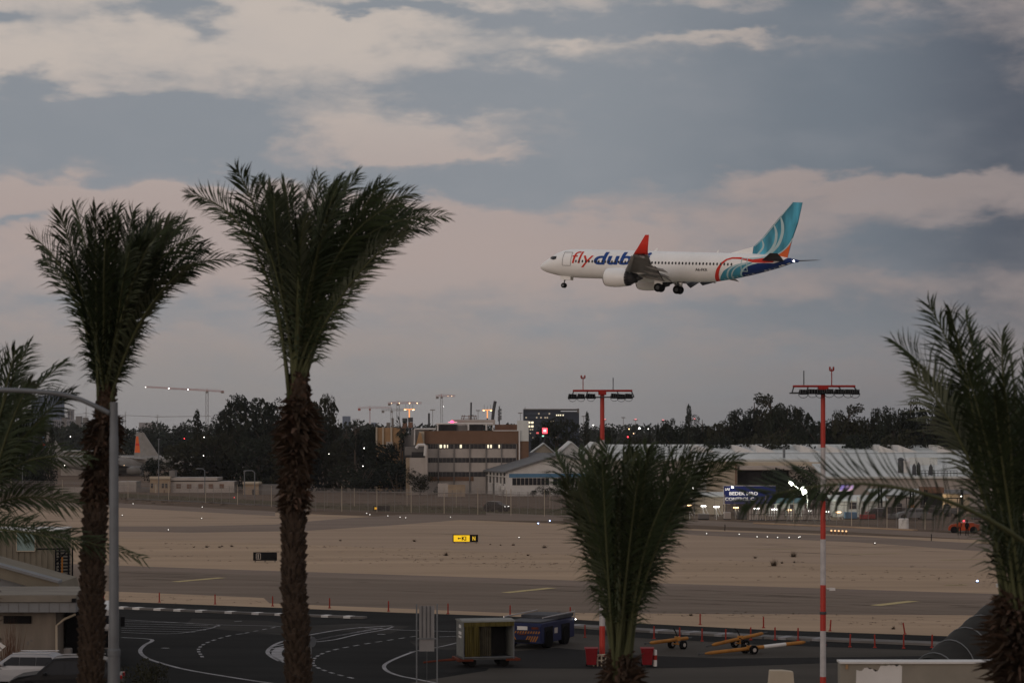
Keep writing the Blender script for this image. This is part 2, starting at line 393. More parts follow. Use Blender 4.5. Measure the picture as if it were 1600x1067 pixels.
def decal(name, pts, m, parent, off=.02, step=.16, ustep=.6, label=None, y0=None):
    # polygon(s) in (u,z) cut fine enough to follow the round skin
    bm = bmesh.new()
    polys, faces = pts if isinstance(pts, tuple) else (pts, [tuple(range(len(pts)))])
    vs = [bm.verts.new((p[0], 0, p[1])) for p in polys]
    for f in faces:
        try: bm.faces.new([vs[i] for i in f])
        except Exception: pass
    bmesh.ops.triangulate(bm, faces=bm.faces)
    if y0 is None:
        z0 = min(p[1] for p in polys); z1 = max(p[1] for p in polys); u0 = min(p[0] for p in polys); u1 = max(p[0] for p in polys)
        z = z0+step
        while z < z1:
            bmesh.ops.bisect_plane(bm, geom=bm.verts[:]+bm.edges[:]+bm.faces[:], plane_co=(0,0,z), plane_no=(0,0,1)); z += step
        u = u0+ustep
        while u < u1:
            bmesh.ops.bisect_plane(bm, geom=bm.verts[:]+bm.edges[:]+bm.faces[:], plane_co=(u,0,0), plane_no=(1,0,0)); u += ustep
    for v in bm.verts:
        if y0 is None: v.co = surf(v.co.x, v.co.z, off)
        else: v.co.y = y0
    me = bpy.data.meshes.new(name); bm.to_mesh(me); bm.free(); me.materials.append(m)
    o = bpy.data.objects.new(name, me); scene.collection.objects.link(o); o.parent = parent
    if label: o['label'] = label
    return o
def pxpoly(pts, y0=None): return [unproj(1080+a/6.668, 300+c/6.668, y0) for a, c in pts]
def ribbon(c, w):
    c = [Vector((p[0], p[1])) for p in smoothpts(c, 5)]; n = len(c); vs = []
    for i, p in enumerate(c):
        t = (c[min(i+1,n-1)]-c[max(i-1,0)]).normalized(); nn = Vector((-t.y, t.x))
        k = w*min(1, .35+2.6*min(i, n-1-i)/n)/2; vs.append(p+nn*k)
    for i, p in enumerate(c):
        t = (c[min(i+1,n-1)]-c[max(i-1,0)]).normalized(); nn = Vector((-t.y, t.x))
        k = w*min(1, .35+2.6*min(i, n-1-i)/n)/2; vs.append(p-nn*k)
    return [(v.x, v.y) for v in vs], [(i, i+1, n+i+1, n+i) for i in range(n-1)]

m_pw = mat('aircraft_white', (.86,.89,.90), .35, .05, .4, spec=.5)
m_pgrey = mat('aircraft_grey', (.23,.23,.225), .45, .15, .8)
m_pdark = mat('aircraft_dark', (.03,.03,.032), .5, .2, 1.)
m_pred = mat('aircraft_red', (.60,.035,.02), .35, .05, 1.)
m_porange = mat('aircraft_orange', (.68,.13,.03), .35, .05, 1.)
m_pblue = mat('aircraft_blue', (.010,.035,.16), .35, .12, .6)
m_pblue2 = mat('aircraft_letter_blue', (.012,.06,.26), .35, .05, 1.)
m_pteal = mat('aircraft_teal', (.05,.27,.40), .35, .35, .35, streak=(1,1,.4))
m_pfin = mat('aircraft_fin_teal', (.06,.32,.46), .35, .55, .42, streak=(1.6,1,.45), detail=2)
m_plight = mat('aircraft_pale_blue', (.42,.60,.64), .35, .08, 1.)
m_metal = mat('polished_lip', (.55,.53,.5), .2, 0, 1, metal=.9)

def loft_fuselage(stations, n=40, bulge=True):
    b = MB(); rings = []
    us = []
    for i in range(len(stations)-1):
        k = max(1, int((stations[i+1][0]-stations[i][0])/.5))
        us += [stations[i][0]+(stations[i+1][0]-stations[i][0])*j/k for j in range(k)]
    us.append(stations[-1][0]); vs = []
    for u in us:
        a, zc, h = stn(u)
        for k in range(n):
            t = 2*math.pi*k/n; y = a*math.sin(t); z = zc+h*math.cos(t)
            if bulge and 11.2 < u < 21.8 and z < -.5:
                w = math.sin((u-11.2)/10.6*math.pi)**.5; q = min(1, (-.5-z)/1.2)
                z -= .22*w*q; y *= 1+.17*w*q
            vs.append((u, y, z))
    m = len(us)
    fs = [(i*n+k, i*n+(k+1)%n, (i+1)*n+(k+1)%n, (i+1)*n+k) for i in range(m-1) for k in range(n)]
    fs += [tuple(range(n)), tuple(range((m-1)*n, m*n))[::-1]]
    return b.add(vs, fs)
def aerofoil(b, secs):       # secs: (LEx, y, z, chord, thick, twistdeg)
    prof = [(0,0),(.03,.5),(.12,.9),(.3,1),(.55,.75),(.8,.35),(1,.03),(1,-.03),(.8,-.2),(.55,-.42),(.3,-.6),(.12,-.55),(.03,-.32)]
    vs = []
    for (lx, y, z, c, t, *q) in secs:
        tw = R(q[0]) if q else 0; up = q[1] if len(q) > 1 else None
        for a, h in prof:
            dx = a*c; dz = h*t*.5
            x2 = dx*math.cos(tw)+dz*math.sin(tw); z2 = -dx*math.sin(tw)+dz*math.cos(tw)
            if up is None: vs.append((lx+x2, y, z+z2))
            else: vs.append((lx+x2, y+z2*math.sin(up), z+z2*math.cos(up)))
    n = len(prof); m = len(secs)
    fs = [(i*n+k, i*n+(k+1)%n, (i+1)*n+(k+1)%n, (i+1)*n+k) for i in range(m-1) for k in range(n)]
    fs += [tuple(range(n)), tuple(range((m-1)*n, m*n))]
    return b.add(vs, fs)
def wz(y): return -1.30+(y-1.9)*.105+.0018*(y-1.9)**2
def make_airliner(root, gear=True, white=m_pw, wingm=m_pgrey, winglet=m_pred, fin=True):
    loft_fuselage(ST).build('fuselage', white, root, smooth=True)
    for s in (-1, 1):
        b = MB(); secs = []
        for y, le, c, t in ((1.5,13.9,7.0,.95),(3.2,14.9,6.1,.80),(5.6,16.3,4.8,.58),(9,18.4,3.7,.42),(13,20.9,2.9,.28),(16.6,23.1,2.2,.18)):
            secs.append((le, s*y, wz(y), c, t, 1.5))
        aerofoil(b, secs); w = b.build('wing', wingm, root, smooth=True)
        if gear:
            for (y0, y1, le0, le1, ch) in ((2.1,5.5,20.5,20.8,1.5),(5.9,11.6,20.9,22.9,1.15)):
                f = MB(); aerofoil(f, [(le0, s*y0, wz(y0)-.28, ch, .20, 28), (le1, s*y1, wz(y1)-.22, ch*.78, .14, 22)])
                f.build('flap', m_pgrey, w, smooth=True)
                f = MB(); aerofoil(f, [(le0+ch*.86, s*y0, wz(y0)-.98, ch*.55, .10, 42), (le1+ch*.68, s*y1, wz(y1)-.44, ch*.42, .08, 30)])
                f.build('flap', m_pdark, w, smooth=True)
            sl = MB(); aerofoil(sl, [(16.5, s*5.9, wz(5.9)-.16, .8, .14, 28), (22.6, s*16.2, wz(16.2)-.08, .45, .09, 26)])
            sl.build('slat', m_pgrey, w, smooth=True)
            for y in (4.0, 7.6, 11.0):
                f = MB(); u0 = 14.9+ (y-3.2)*.61 + 2.4; f.tube([(u0, s*y, wz(y)-.35), (u0+1.0, s*y, wz(y)-.62), (u0+2.6, s*y, wz(y)-.85), (u0+3.6+.2*(7-y)*.3, s*y, wz(y)-1.15)], [.06,.20,.20,.03], 8)
                f.build('flap_fairing', m_pgrey, w, smooth=True)
        # winglet (upper blade and lower strake)
        zt = wz(16.6)
        b = MB(); aerofoil(b, [(23.1, s*16.55, zt-.02, 2.2, .16, 0), (23.45, s*16.95, zt+.25, 1.95, .13, 0, s*-.7), (24.0, s*17.2, zt+.85, 1.5, .10, 0, s*-1.3), (25.2, s*17.6, zt+2.5, .55, .05, 0, s*-1.4)])
        b.build('winglet', winglet, root, smooth=True)
        b = MB(); aerofoil(b, [(23.7, s*16.6, zt, 1.1, .1, 0), (24.7, s*17.1, zt-.45, .35, .04, 0)]); b.build('lower_winglet', m_pgrey, root, smooth=True)
        # engine
        ey, ez, e0 = s*4.85, -1.95, 13.1
        pr = [(.98,.12),(1.10,.0),(1.20,.12),(1.28,.6),(1.31,1.4),(1.26,2.2),(1.16,2.9),(1.08,3.3)]
        e = MB(); e.lathe([(r, h) for r, h in pr], 32, (e0, ey, ez), 'x'); e.f = e.f[:-2]
        en = e.build('engine_cowling', white, root, smooth=True)
        e = MB(); e.lathe([(1.05,.03),(1.115,-.03),(1.205,.10),(1.215,.14)], 32, (e0, ey, ez), 'x'); e.f = e.f[:-2]; e.build('inlet_lip', m_metal, en, smooth=True)
        e = MB(); e.lathe([(1.0,.15),(.98,1.2)], 32, (e0, ey, ez), 'x'); e.f = e.f[:-2]; e.lathe([(.98,1.2),(.30,1.15),(.02,.6)], 32, (e0, ey, ez), 'x'); e.build('fan', m_pdark, en, smooth=True)
        e = MB(); n = 18                       # saw-tooth nozzle edge
        for k in range(n):
            a0, a1, am = (2*math.pi*q/n for q in (k, k+1, k+.5))
            P = lambda a, r, h: (e0+h, ey+r*math.cos(a), ez+r*math.sin(a))
            e.add([P(a0,1.12,3.2), P(a1,1.12,3.2), P(a1,1.06,3.4), P(am,1.0,3.85), P(a0,1.06,3.4)], [(0,1,2,3,4)])
            e.add([P(a0,1.08,3.2), P(a1,1.08,3.2), P(a1,1.02,3.4), P(am,.97,3.85), P(a0,1.02,3.4)], [(0,4,3,2,1)])
        e.build('chevron_nozzle', m_pdark, en, fix=False)
        e = MB(); e.lathe([(.95,2.8),(.80,3.9),(.60,4.6),(.56,4.6)], 24, (e0, ey, ez), 'x'); e.lathe([(.42,4.2),(.30,5.0),(.04,5.6)], 20, (e0, ey, ez), 'x'); e.build('exhaust', m_pdark, en, smooth=True)
        e = MB(); e.prism([(e0+1.0, ez+1.2), (e0+2.4, ez+1.38), (e0+3.4, wz(4.85)+.0), (e0+6.0, wz(4.85)-.3), (e0+5.0, ez+.5), (e0+3.0, ez+.95)], ey-.2, ey+.2); e.build('pylon', m_pw, en, bevel=.05)
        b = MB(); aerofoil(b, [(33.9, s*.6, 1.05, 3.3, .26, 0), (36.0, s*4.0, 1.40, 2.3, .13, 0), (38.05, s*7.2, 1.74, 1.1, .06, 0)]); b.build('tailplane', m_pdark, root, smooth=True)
        if gear:
            g = MB(); g.tube([(20.1, s*2.7, -1.7), (20.2, s*2.86, -3.0)], .13, 10); g.tube([(20.2, s*2.45,-3.05), (20.2, s*3.27,-3.05)], .07, 8); g.tube([(19.5, s*2.6,-1.9),(20.2, s*2.8,-2.7)], .06, 6)
            gg = g.build('main_gear', m_steel, root)
            g = MB(); g.box(19.5, 20.7, s*3.05-.03, s*3.05+.03, -2.6, -1.75); g.build('gear_door', m_pw, gg)
            for dy in (-.43, .43):
                g = MB(); yy = s*2.86+dy; g.lathe([(.30,-.16),(.52,-.19),(.585,-.12),(.595,0),(.585,.12),(.52,.19),(.30,.16)], 24, (20.2, yy, -3.05), 'y'); t = g.build('wheel', m_black, gg, smooth=True)
                g = MB(); g.lathe([(.05,-.185),(.27,-.185),(.27,.185),(.05,.185)], 16, (20.2, yy, -3.05), 'y'); g.build('rim', m_steeld, t)
    if gear:
        g = MB(); g.tube([(4.0,0,-1.7),(3.9,0,-3.0)], .085, 10); g.tube([(4.8,0,-1.8),(3.95,0,-2.5)], .05, 6); g.tube([(3.9,-.28,-3.1),(3.9,.28,-3.1)], .05, 6)
        gg = g.build('nose_gear', m_steel, root)
        for y in (-.22, .22):
            g = MB(); g.lathe([(.18,-.09),(.31,-.10),(.355,0),(.31,.10),(.18,.09)], 20, (3.9, y, -3.1), 'y'); t = g.build('wheel', m_black, gg, smooth=True)
            g = MB(); g.lathe([(.04,-.11),(.16,-.11),(.16,.11),(.04,.11)], 12, (3.9, y, -3.1), 'y'); g.build('rim', m_steel, t)
        for y in (-.42, .42):
            g = MB(); g.box(3.5, 5.1, y-.02, y+.02, -2.35, -1.8); g.build('gear_door', m_pw, gg)
plane = empty('airliner', plane_mtx.translation, 'white twin engine airliner on approach with wheels down and a teal and orange tail', 'airplane')
plane.rotation_euler = plane_mtx.to_euler()
make_airliner(plane)
# fin
OUT = pxpoly([(405,640),(650,572),(740,490),(920,270),(1060,108),(1160,112),(1108,330),(1055,480),(1003,690),(900,760),(600,760)], 0.)
b = MB(); n = len(OUT)
vs = []
for y in (-1, 1):
    for i, p in enumerate(OUT):
        th = .16 if i in (6, 7, 2, 3) else .05
        if i in (9, 10): th = .2
        vs.append((p[0], y*th, p[1]))
b.add(vs, [tuple(range(n)), tuple(range(2*n-1, n-1, -1))]+[((i+1)%n, i, n+i, n+(i+1)%n) for i in range(n)])
b.build('tail_fin', m_pfin, plane)
fd = lambda nm, p, m, lab=None, y=-.19: decal(nm, p, m, plane, y0=y, label=lab)
fd('fin_fairing', pxpoly([(405,639),(560,595),(648,572),(640,640),(600,700),(560,735),(500,735)], -.2), m_pw, y=-.215)
fd('fin_stripe', ribbon(pxpoly([(932,262),(952,350),(945,450),(900,560),(800,668)], -.2), .42), m_plight)
fd('fin_stripe', ribbon(pxpoly([(862,342),(886,430),(870,540),(800,640),(690,685)], -.2), .38), m_plight)
fd('fin_stripe', ribbon(pxpoly([(735,495),(752,560),(720,620),(650,685)], -.2), .26), m_plight)
fd('fin_stripe', ribbon(pxpoly([(1060,112),(980,200),(920,275),(830,385),(740,495),(660,570)], -.2), .13), m_plight)
fd('fin_stripe', ribbon(pxpoly([(1068,470),(1010,560),(940,625),(860,668)], -.2), .16), m_plight, y=-.21)
fd('fin_flash', pxpoly([(905,648),(960,610),(1010,555),(1054,482),(1003,688),(930,690)], -.2), m_porange, 'orange flash at the foot of the fin', y=-.20)
# skin livery
dk = lambda nm, p, m, off, lab=None: decal(nm, p, m, plane, off, label=lab)
dk('tail_livery', pxpoly([(528,850),(560,800),(600,765),(680,742),(800,742),(862,745),(960,712),(1010,688),(1075,690),(1132,716),(1100,748),(980,800),(850,850),(700,884),(620,897),(548,908)]), m_pblue, .022, 'dark blue tail cone')
dk('tail_livery', pxpoly([(300,940),(306,885),(340,820),(410,775),(520,742),(640,735),(610,760),(560,800),(528,850),(548,908),(400,938)]), m_pteal, .026, 'teal wave behind the rear windows')
for c, w in (([(402,925),(378,870),(398,805),(470,762),(560,744)], .22), ([(440,915),(424,855),(458,795),(530,758),(600,748)], .16), ([(545,905),(520,860),(540,805),(600,762),(690,742)], .2)):
    dk('wave_line', ribbon(pxpoly(c), w), m_plight, .034)
dk('tail_livery', pxpoly([(600,690),(700,682),(820,664),(900,640),(900,660),(840,690),(700,700),(620,702)]), m_plight, .026)
dk('swoosh', pxpoly([(268,938),(248,870),(266,800),(310,738),(365,700),(430,682),(520,682),(560,690),(640,705),(760,690),(880,680),(890,705),(850,735),(760,740),(640,735),(560,712),(500,700),(430,698),(375,712),(325,752),(300,800),(288,860),(308,938)]), m_pred, .04, 'red swoosh curling below the rear windows')
b = MB(); b.lathe([(.30,37.85),(.20,38.25),(.1,38.42)], 16, (0,0,1.18), 'x'); b.build('tail_cone_tip', m_blackp, plane, smooth=True)
# windows
wa = unproj(900, 408.2); wb = unproj(1143, 413.2); nw = 47
for i in range(nw):
    u = wa[0]+(wb[0]-wa[0])*i/(nw-1); z = wa[1]+(wb[1]-wa[1])*i/(nw-1)
    pp = [(u+.135*math.cos(a)*(1 if abs(math.cos(a))<.8 else .95), z+.19*math.sin(a)) for a in [k*math.pi/5 for k in range(10)]]
    for far in (0, 1):
        o = decal('window', pp, m_glass if i % 9 else m_steeld, plane, .05, 9, 9)
        if far:
            for v in o.data.vertices: v.co.y *= -1
# doors
def outline(u0, u1, z0, z1, m, nm, off=.05, w=.03):
    vs, fs = [], []
    for (a, c, d, e) in ((u0-w,u0+w,z0,z1),(u1-w,u1+w,z0,z1),(u0,u1,z0-w,z0+w),(u0,u1,z1-w,z1+w)):
        k = len(vs); vs += [(a,d),(c,d),(c,e),(a,e)]; fs.append((k,k+1,k+2,k+3))
    return decal(nm, (vs, fs), m, plane, off)
d0 = unproj(883, 394.5); d1 = unproj(891.5, 415); outline(d0[0], d1[0], d1[1], d0[1], m_pgrey, 'front_door')
d0 = unproj(1080+532/6.668, 300+693/6.668); d1 = unproj(1080+588/6.668, 300+826/6.668); outline(d0[0], d1[0], d1[1], d0[1], m_plight, 'rear_door', .055, .05)
def writing(s, x0, x1, y0, y1, m, bold, shear, nm):
    A = unproj(x0, y1); B = unproj(x1, y1+.4); C = unproj(x0, y0)
    vs, fs = textmesh(s, bold, shear)
    decal(nm, ([(A[0]+(B[0]-A[0])*a, A[1]+(B[1]-A[1])*a+(C[1]-A[1])*c) for a, c in vs], fs), m, plane, .035, .15, 5)
writing('fly', 893, 926, 393, 417.5, m_pred, -.004, .12, 'red_lettering')
writing('duba', 927.5, 1004, 394, 413.8, m_pblue2, .026, .12, 'blue_lettering')
writing('i', 1006, 1014, 394.5, 414.2, m_pblue2, .03, .12, 'blue_lettering')
writing('A6-FKR', 1086.7, 1105.5, 419, 423.4, m_pdark, .02, 0, 'registration')
c = [unproj(*p) for p in ((861.5,401),(869.8,400.6),(869,404.6),(864.5,406.2),(860,404.4))]
decal('cockpit_window', c, m_glass, plane, .04, .2, .3)
b = MB(); b.prism([(17.6,1.98),(18.1,1.98),(18.2,2.45),(18.05,2.45)], -.03, .03); b.build('blade_antenna', m_pw, plane)
b = MB(); b.prism([(27.0,1.95),(27.3,1.95),(27.35,2.35),(27.25,2.35)], -.03, .03); b.build('blade_antenna', m_pw, plane)
b = MB(); b.prism([(21.6,-2.25),(22.1,-2.1),(22.0,-2.5)], -.03, .03); b.build('blade_antenna', m_pw, plane)
m_lampw = mat('white_lamp', (1,1,1), .5, 0, 1, emit=(1,.97,.9), es=9.)
m_lampo = mat('warm_lamp', (1,.8,.6), .5, 0, 1, emit=(1,.62,.30), es=5.)
m_lampr = mat('red_lamp', (1,.1,.1), .5, 0, 1, emit=(1,.05,.07), es=4.)
b = MB(); t = unproj(1240.5, 408); p = surf(t[0], t[1], .05); b.ico(p, .12); b.build('tail_light', m_lampw, plane)
# ================================================================== palms
m_palm = mat('palm_leaf', (.030,.045,.021), .6, .5, .9, spec=.2)
m_palm2 = mat('palm_leaf_fresh', (.055,.068,.036), .55, .35, 1.2, spec=.35)
m_rach = mat('palm_stalk', (.075,.085,.042), .6, .25, 2.)
m_trunk = mat('palm_trunk', (.052,.039,.030), .95, .45, 6., detail=8, bump=.5)
m_boot = mat('palm_boot', (.043,.030,.021), .95, .55, 5., detail=6)
m_boot2 = mat('palm_dry_stub', (.085,.055,.04), .95, .5, 5., detail=6)
def frond(bl, br, P0, P1, P2, L=.5, nl=58, start=.2, rnd=random, droop=.25, face=None, w=.020, fold=.45):
    P0, P1, P2 = Vector(P0), Vector(P1), Vector(P2)
    P1 = P1+Vector((rnd.uniform(-.16,.16), rnd.uniform(-.2,.2), rnd.uniform(-.12,.12))); hook = Vector((rnd.uniform(-.05,.22), 0, rnd.uniform(-.22,.02)))
    Bz = lambda t: P0*(1-t)**2+P1*2*t*(1-t)+P2*t*t+hook*max(0, t-.6)**2*2.5
    pts = [Bz(i/14) for i in range(15)]
    br.tube(pts, [.030*(1-i/14)**.8+.005 for i in range(15)], 5)
    nrm = Vector(face) if face is not None else Vector((rnd.uniform(-1,1), rnd.uniform(-1,1), rnd.uniform(-.2,.6)))
    for i in range(nl):
        t = start+(1-start)*(i+.5)/nl
        p = Bz(t); tg = (Bz(min(1, t+.01))-Bz(t-.01)).normalized()
        nn = (nrm-tg*nrm.dot(tg)).normalized(); sd = tg.cross(nn)
        q = (t-start)/(1-start)
        ln = L*(.50+.9*q if q < .35 else .815+.185*math.sin((q-.35)/.65*math.pi*.6))*(1-.62*max(0, q-.72)/.28)
        ang = R(58-32*q)
        for s in (-1, 1):
            low = q < .30
            if rnd.random() < (.36 if low else .03): continue
            l2 = ln*rnd.uniform(.78,1.12)*(1.25 if low else 1); a2 = ang+R(rnd.uniform(-12,12))*(1.6 if low else 1)
            d = (tg*math.cos(a2)+(sd*s+nn*(fold+rnd.uniform(-.15,.2))).normalized()*math.sin(a2)).normalized()
            m = p+d*l2*.5; e = m+(d+Vector((.22,0,-droop*rnd.uniform(.5,1.6)*(2.2 if low else 1)))).normalized()*l2*.5
            wd = (tg*.8+nn*.3).cross(d).cross(d).normalized()*w
            o = len(bl.v)
            bl.v += [tuple(p+wd*.5), tuple(p-wd*.5), tuple(m+wd), tuple(m-wd), tuple(e)]
            bl.f += [(o,o+1,o+3,o+2),(o+2,o+3,o+4)]
def palm_trunk(root, cx, Y, ztop, rtop, zbot, xbot, rbot, shag):
    # tapered stem with the diamond stubs of old leaf bases; shag = list of (z, radius, stub length) of the unpruned head
    rnd = random.Random(int(cx*7+Y))
    ax = lambda z: Vector((cx+(xbot-cx)*(ztop-z)/(ztop-zbot)+.05*math.sin(z*1.1), Y, z))
    rad = lambda z: rtop+(rbot-rtop)*min(1, (ztop-z)/(ztop-zbot)*1.3)
    b = MB(); n = 40; b.tube([ax(zbot+(ztop-zbot)*i/n) for i in range(n+1)], [rad(zbot+(ztop-zbot)*i/n)*.93 for i in range(n+1)], 16)
    zs = shag[-1][0]; z = zbot if zbot > 0 else 0; k = 0
    z = max(z, 4.0)
    while z < zs:
        r = rad(z)
        for j in range(11):
            a = 2*math.pi*(j+.5*(k % 2)+rnd.uniform(-.22,.22))/11+k*.13; u = Vector((math.cos(a), math.sin(a), 0)); t = Vector((-u.y, u.x, 0))
            c = ax(z+rnd.uniform(-.03,.03)); w = r*.27*rnd.uniform(.7,1.2); h = .095*rnd.uniform(.7,1.3)
            o = r*1.0+rnd.uniform(.02,.075)
            P = [c+u*r*.9-t*w+Vector((0,0,0)), c+u*r*.9+t*w, c+u*r*.88-Vector((0,0,h)), c+u*o-t*w*.55+Vector((0,0,h*.8)), c+u*o+t*w*.55+Vector((0,0,h*.8)), c+u*r*.9+Vector((0,0,h*1.1))]
            b.add(P, [(0,2,3),(2,1,4),(2,4,3),(3,4,5),(0,3,5),(1,5,4)])
        z += .105; k += 1
    b.build('trunk', m_trunk, root)
    bb = MB(); b2 = MB()
    for i in range(len(shag)-1):
        z1, r1, l1 = shag[i]; z0, r0, l0 = shag[i+1]; nn = max(2, int((z1-z0)/.05))
        for k in range(nn):
            q = k/nn; z = z1+(z0-z1)*q; r = r1+(r0-r1)*q; l = l1+(l0-l1)*q
            for j in range(19):
                a = rnd.uniform(0, 2*math.pi); u = Vector((math.cos(a), math.sin(a), 0)); t = Vector((-u.y, u.x, 0))
                rr = r*rnd.uniform(.7,1.15); c = ax(z+rnd.uniform(-.05,.05)); w = rnd.uniform(.014,.038); ll = l*rnd.uniform(.35,.95)
                st = c+u*min(rr, rad(z)*.95)*.8
                tip = c+u*rr+Vector((0,0,ll*rnd.uniform(-.8,.8)))+t*rnd.uniform(-.1,.1)
                mid = (st+tip)/2+Vector((0,0,.10*ll+.03))
                P = [st-t*w, st+t*w, mid+t*w*1.1+u*.02, mid-t*w*1.1+u*.02, tip+t*w*.45, tip-t*w*.45, st-Vector((0,0,.06)), mid-Vector((0,0,.05))]
                (b2 if rnd.random() < .22 else bb).add(P, [(0,1,2,3),(3,2,4,5),(1,6,7,2),(6,0,3,7),(7,3,5),(2,7,4),(7,5,4)])
    bb.build('old_leaf_bases', m_boot, root, fix=False)
    b2.build('dry_stubs', m_boot2, root, fix=False)
def crown(root, px, py, Y, tips, nfill, fill, L, spread=.10, start=.14, bow=.45, seed=1, w=.0135, nl=52, droop=.35, fresh=()):
    rnd = random.Random(seed); bl = MB(); br = MB(); bf = MB(); s = Y/F
    base = Vector((X(px,Y), Y, Z(py,Y)))
    for i, tp in enumerate(tips):
        tx, ty = tp[0], tp[1]; dz = tp[2] if len(tp) > 2 else rnd.uniform(-.8,.8); bw = tp[3] if len(tp) > 3 else bow
        Y2 = Y+dz
        e = Vector((X(tx,Y2), Y2, Z(ty,Y2))); d = e-base
        p1 = base+Vector((d.x*(.5-bw*.5), d.y*.3, d.z*(.5+bw*.35)+abs(d.x)*bw*.25))
        p0 = base+Vector((rnd.uniform(-1,1)*spread+d.x*.03, rnd.uniform(-1,1)*spread, -.25))
        fc = (rnd.uniform(-.9,.9), -1 if rnd.random() < .6 else 1, rnd.uniform(-.1,.5))
        frond(bf if i in fresh else bl, br, p0, p1, e, L, nl, start, rnd, droop, fc, w)
    x0, x1, y0, y1, dd = fill
    for i in range(nfill):
        q = rnd.random(); tx = x0+(x1-x0)*q; ty = y0+(y1-y0)*rnd.random()**1.3+ (abs(q-.5)*2)**2*(y1-y0)*.5
        dz = rnd.uniform(-dd, dd); Y2 = Y+dz; e = Vector((X(tx,Y2), Y2, Z(ty,Y2))); d = e-base
        p1 = base+Vector((d.x*.3, d.y*.25, d.z*.62))
        p0 = base+Vector((rnd.uniform(-1,1)*spread, rnd.uniform(-1,1)*spread, -.2))
        frond(bf if rnd.random() < .22 else bl, br, p0, p1, e, L*rnd.uniform(.85,1.05), nl, start+rnd.uniform(-.03,.08), rnd, droop, None, w)
    c = bl.build('crown', m_palm, root, fix=False)
    if bf.v: bf.build('fresh_fronds', m_palm2, root, fix=False)
    br.build('frond_stalks', m_rach, root, smooth=True)
def palm(px, py, Y, label, tips, nfill, fill, L, trunk, shag, **k):
    root = empty('date_palm', (0,0,0), label, 'palm tree', group='date palms beside the road')
    bx, rb = trunk       # column and radius at the bottom of the frame
    crown(root, px, py, Y, tips, nfill, fill, L, **k)
    zb = 0.0; xb = X(bx, Y); f = (Z(py,Y)-0)/(Z(py,Y)-Z(1067,Y))
    xbot = X(px,Y)+(xb-X(px,Y))*f
    palm_trunk(root, X(px,Y), Y, Z(py,Y)+.1, .16, zb, xbot, rb, [(Z(a,Y), r, l) for a, r, l in shag])
    # move the origin to the foot of the trunk
    root.location = (xbot, Y, 0)
    for c in root.children: c.matrix_parent_inverse = Matrix.Translation((-xbot, -Y, 0))
    return root
palm(463, 600, 40.5, 'tall date palm with upswept crown blown to the right, left of the picture centre', [
    (294,298,.2,.75),(371,266,-.4,.55),(402,272,.5,.5),(440,284,-.6,.4),(497,276,.4,.3),(556,268,-.5,.45),(602,284,.5,.55),(640,302,-.3,.7),(662,330,.6,.75),(694,330,-.2,.85),
    (420,300,-.9,.4),(530,300,.8,.4),(580,290,.9,.5),(520,290,-.8,.3),(620,310,-.8,.6),(468,345,-1.2,.2),(360,330,.6,.6),(670,350,.9,.8),(480,320,.9,.2)], 24, (385,650,268,345,1.5), .62,
    (463,.245), [(588,.16,.15),(615,.18,.2),(638,.36,.26),(665,.47,.34),(700,.47,.3),(722,.36,.24),(740,.30,.22),(765,.32,.26),(785,.32,.2),(805,.25,.12)], seed=3, fresh=(4, 15, 7), nl=66, droop=.28)
palm(163, 632, 41.5, 'tall date palm with bushy crown behind the grey lamp pole', [
    (42,366,.2,.55),(90,332,-.3,.4),(112,318,.4,.35),(150,322,-.5,.2),(178,326,.5,.15),(232,334,.4,.3),(262,345,-.4,.4),(290,345,.4,.55),(308,362,-.6,.65),(322,385,.5,.75),(354,398,-.1,.85),
    (130,335,.8,.3),(205,330,.7,.25),(160,340,-.9,.1),(245,340,.8,.35),(60,400,.6,.5),(300,420,.5,.7)], 22, (100,305,322,395,1.4), .64,
    (139,.25), [(610,.15,.14),(645,.18,.16),(660,.36,.26),(690,.40,.3),(712,.30,.2),(730,.33,.26),(765,.34,.24),(790,.26,.12)], seed=5, nl=66, droop=.30)
palm(970, 1040, 38.5, 'lower date palm in front of the first red and white mast', [
    (866,712,.2,.45),(880,745,-.5,.35),(898,702,.4,.4),(922,700,-.4,.3),(948,690,.5,.2),(985,692,.4,.1),(1012,692,-.4,.15),(1045,697,.4,.3),(1080,702,-.3,.4),(1110,700,.3,.5),(1147,716,-.1,.6),
    (905,760,-.9,.3),(1060,740,-.9,.3),(1020,700,.8,.2),(1100,735,.5,.45),(940,720,-1.0,.2),(1000,715,-1.2,.1)], 22, (890,1090,688,790,1.3), .60,
    (970,.26), [(1022,.2,.2),(1045,.38,.3),(1090,.52,.34),(1160,.48,.3),(1240,.34,.2)], seed=8, spread=.10, start=.24, nl=64, fresh=(1,11))
palm(1588, 960, 33.0, 'large date palm at the right edge over the boarding tunnel', [
    (1394,534,.3,.55),(1422,580,-.4,.5),(1452,474,.4,.3),(1482,478,-.5,.3),(1505,490,.4,.2),(1564,520,-.4,.1),(1603,540,.6,.1),(1650,520,-.3,.2),(1710,560,.3,.4),(1780,640,.3,.6),
    (1520,540,.9,.2),(1500,570,-.9,.2),(1620,580,-.8,.1),(1545,600,-1.2,.1),(1470,600,.8,.4),(1700,640,-.5,.5)], 8, (1540,1720,520,660,1.4), .66,
    (1598,.30), [(930,.22,.22),(958,.42,.3),(1000,.58,.36),(1067,.6,.34),(1180,.5,.3),(1300,.34,.2)], seed=11, spread=.16, start=.16, nl=66, fresh=(1,))
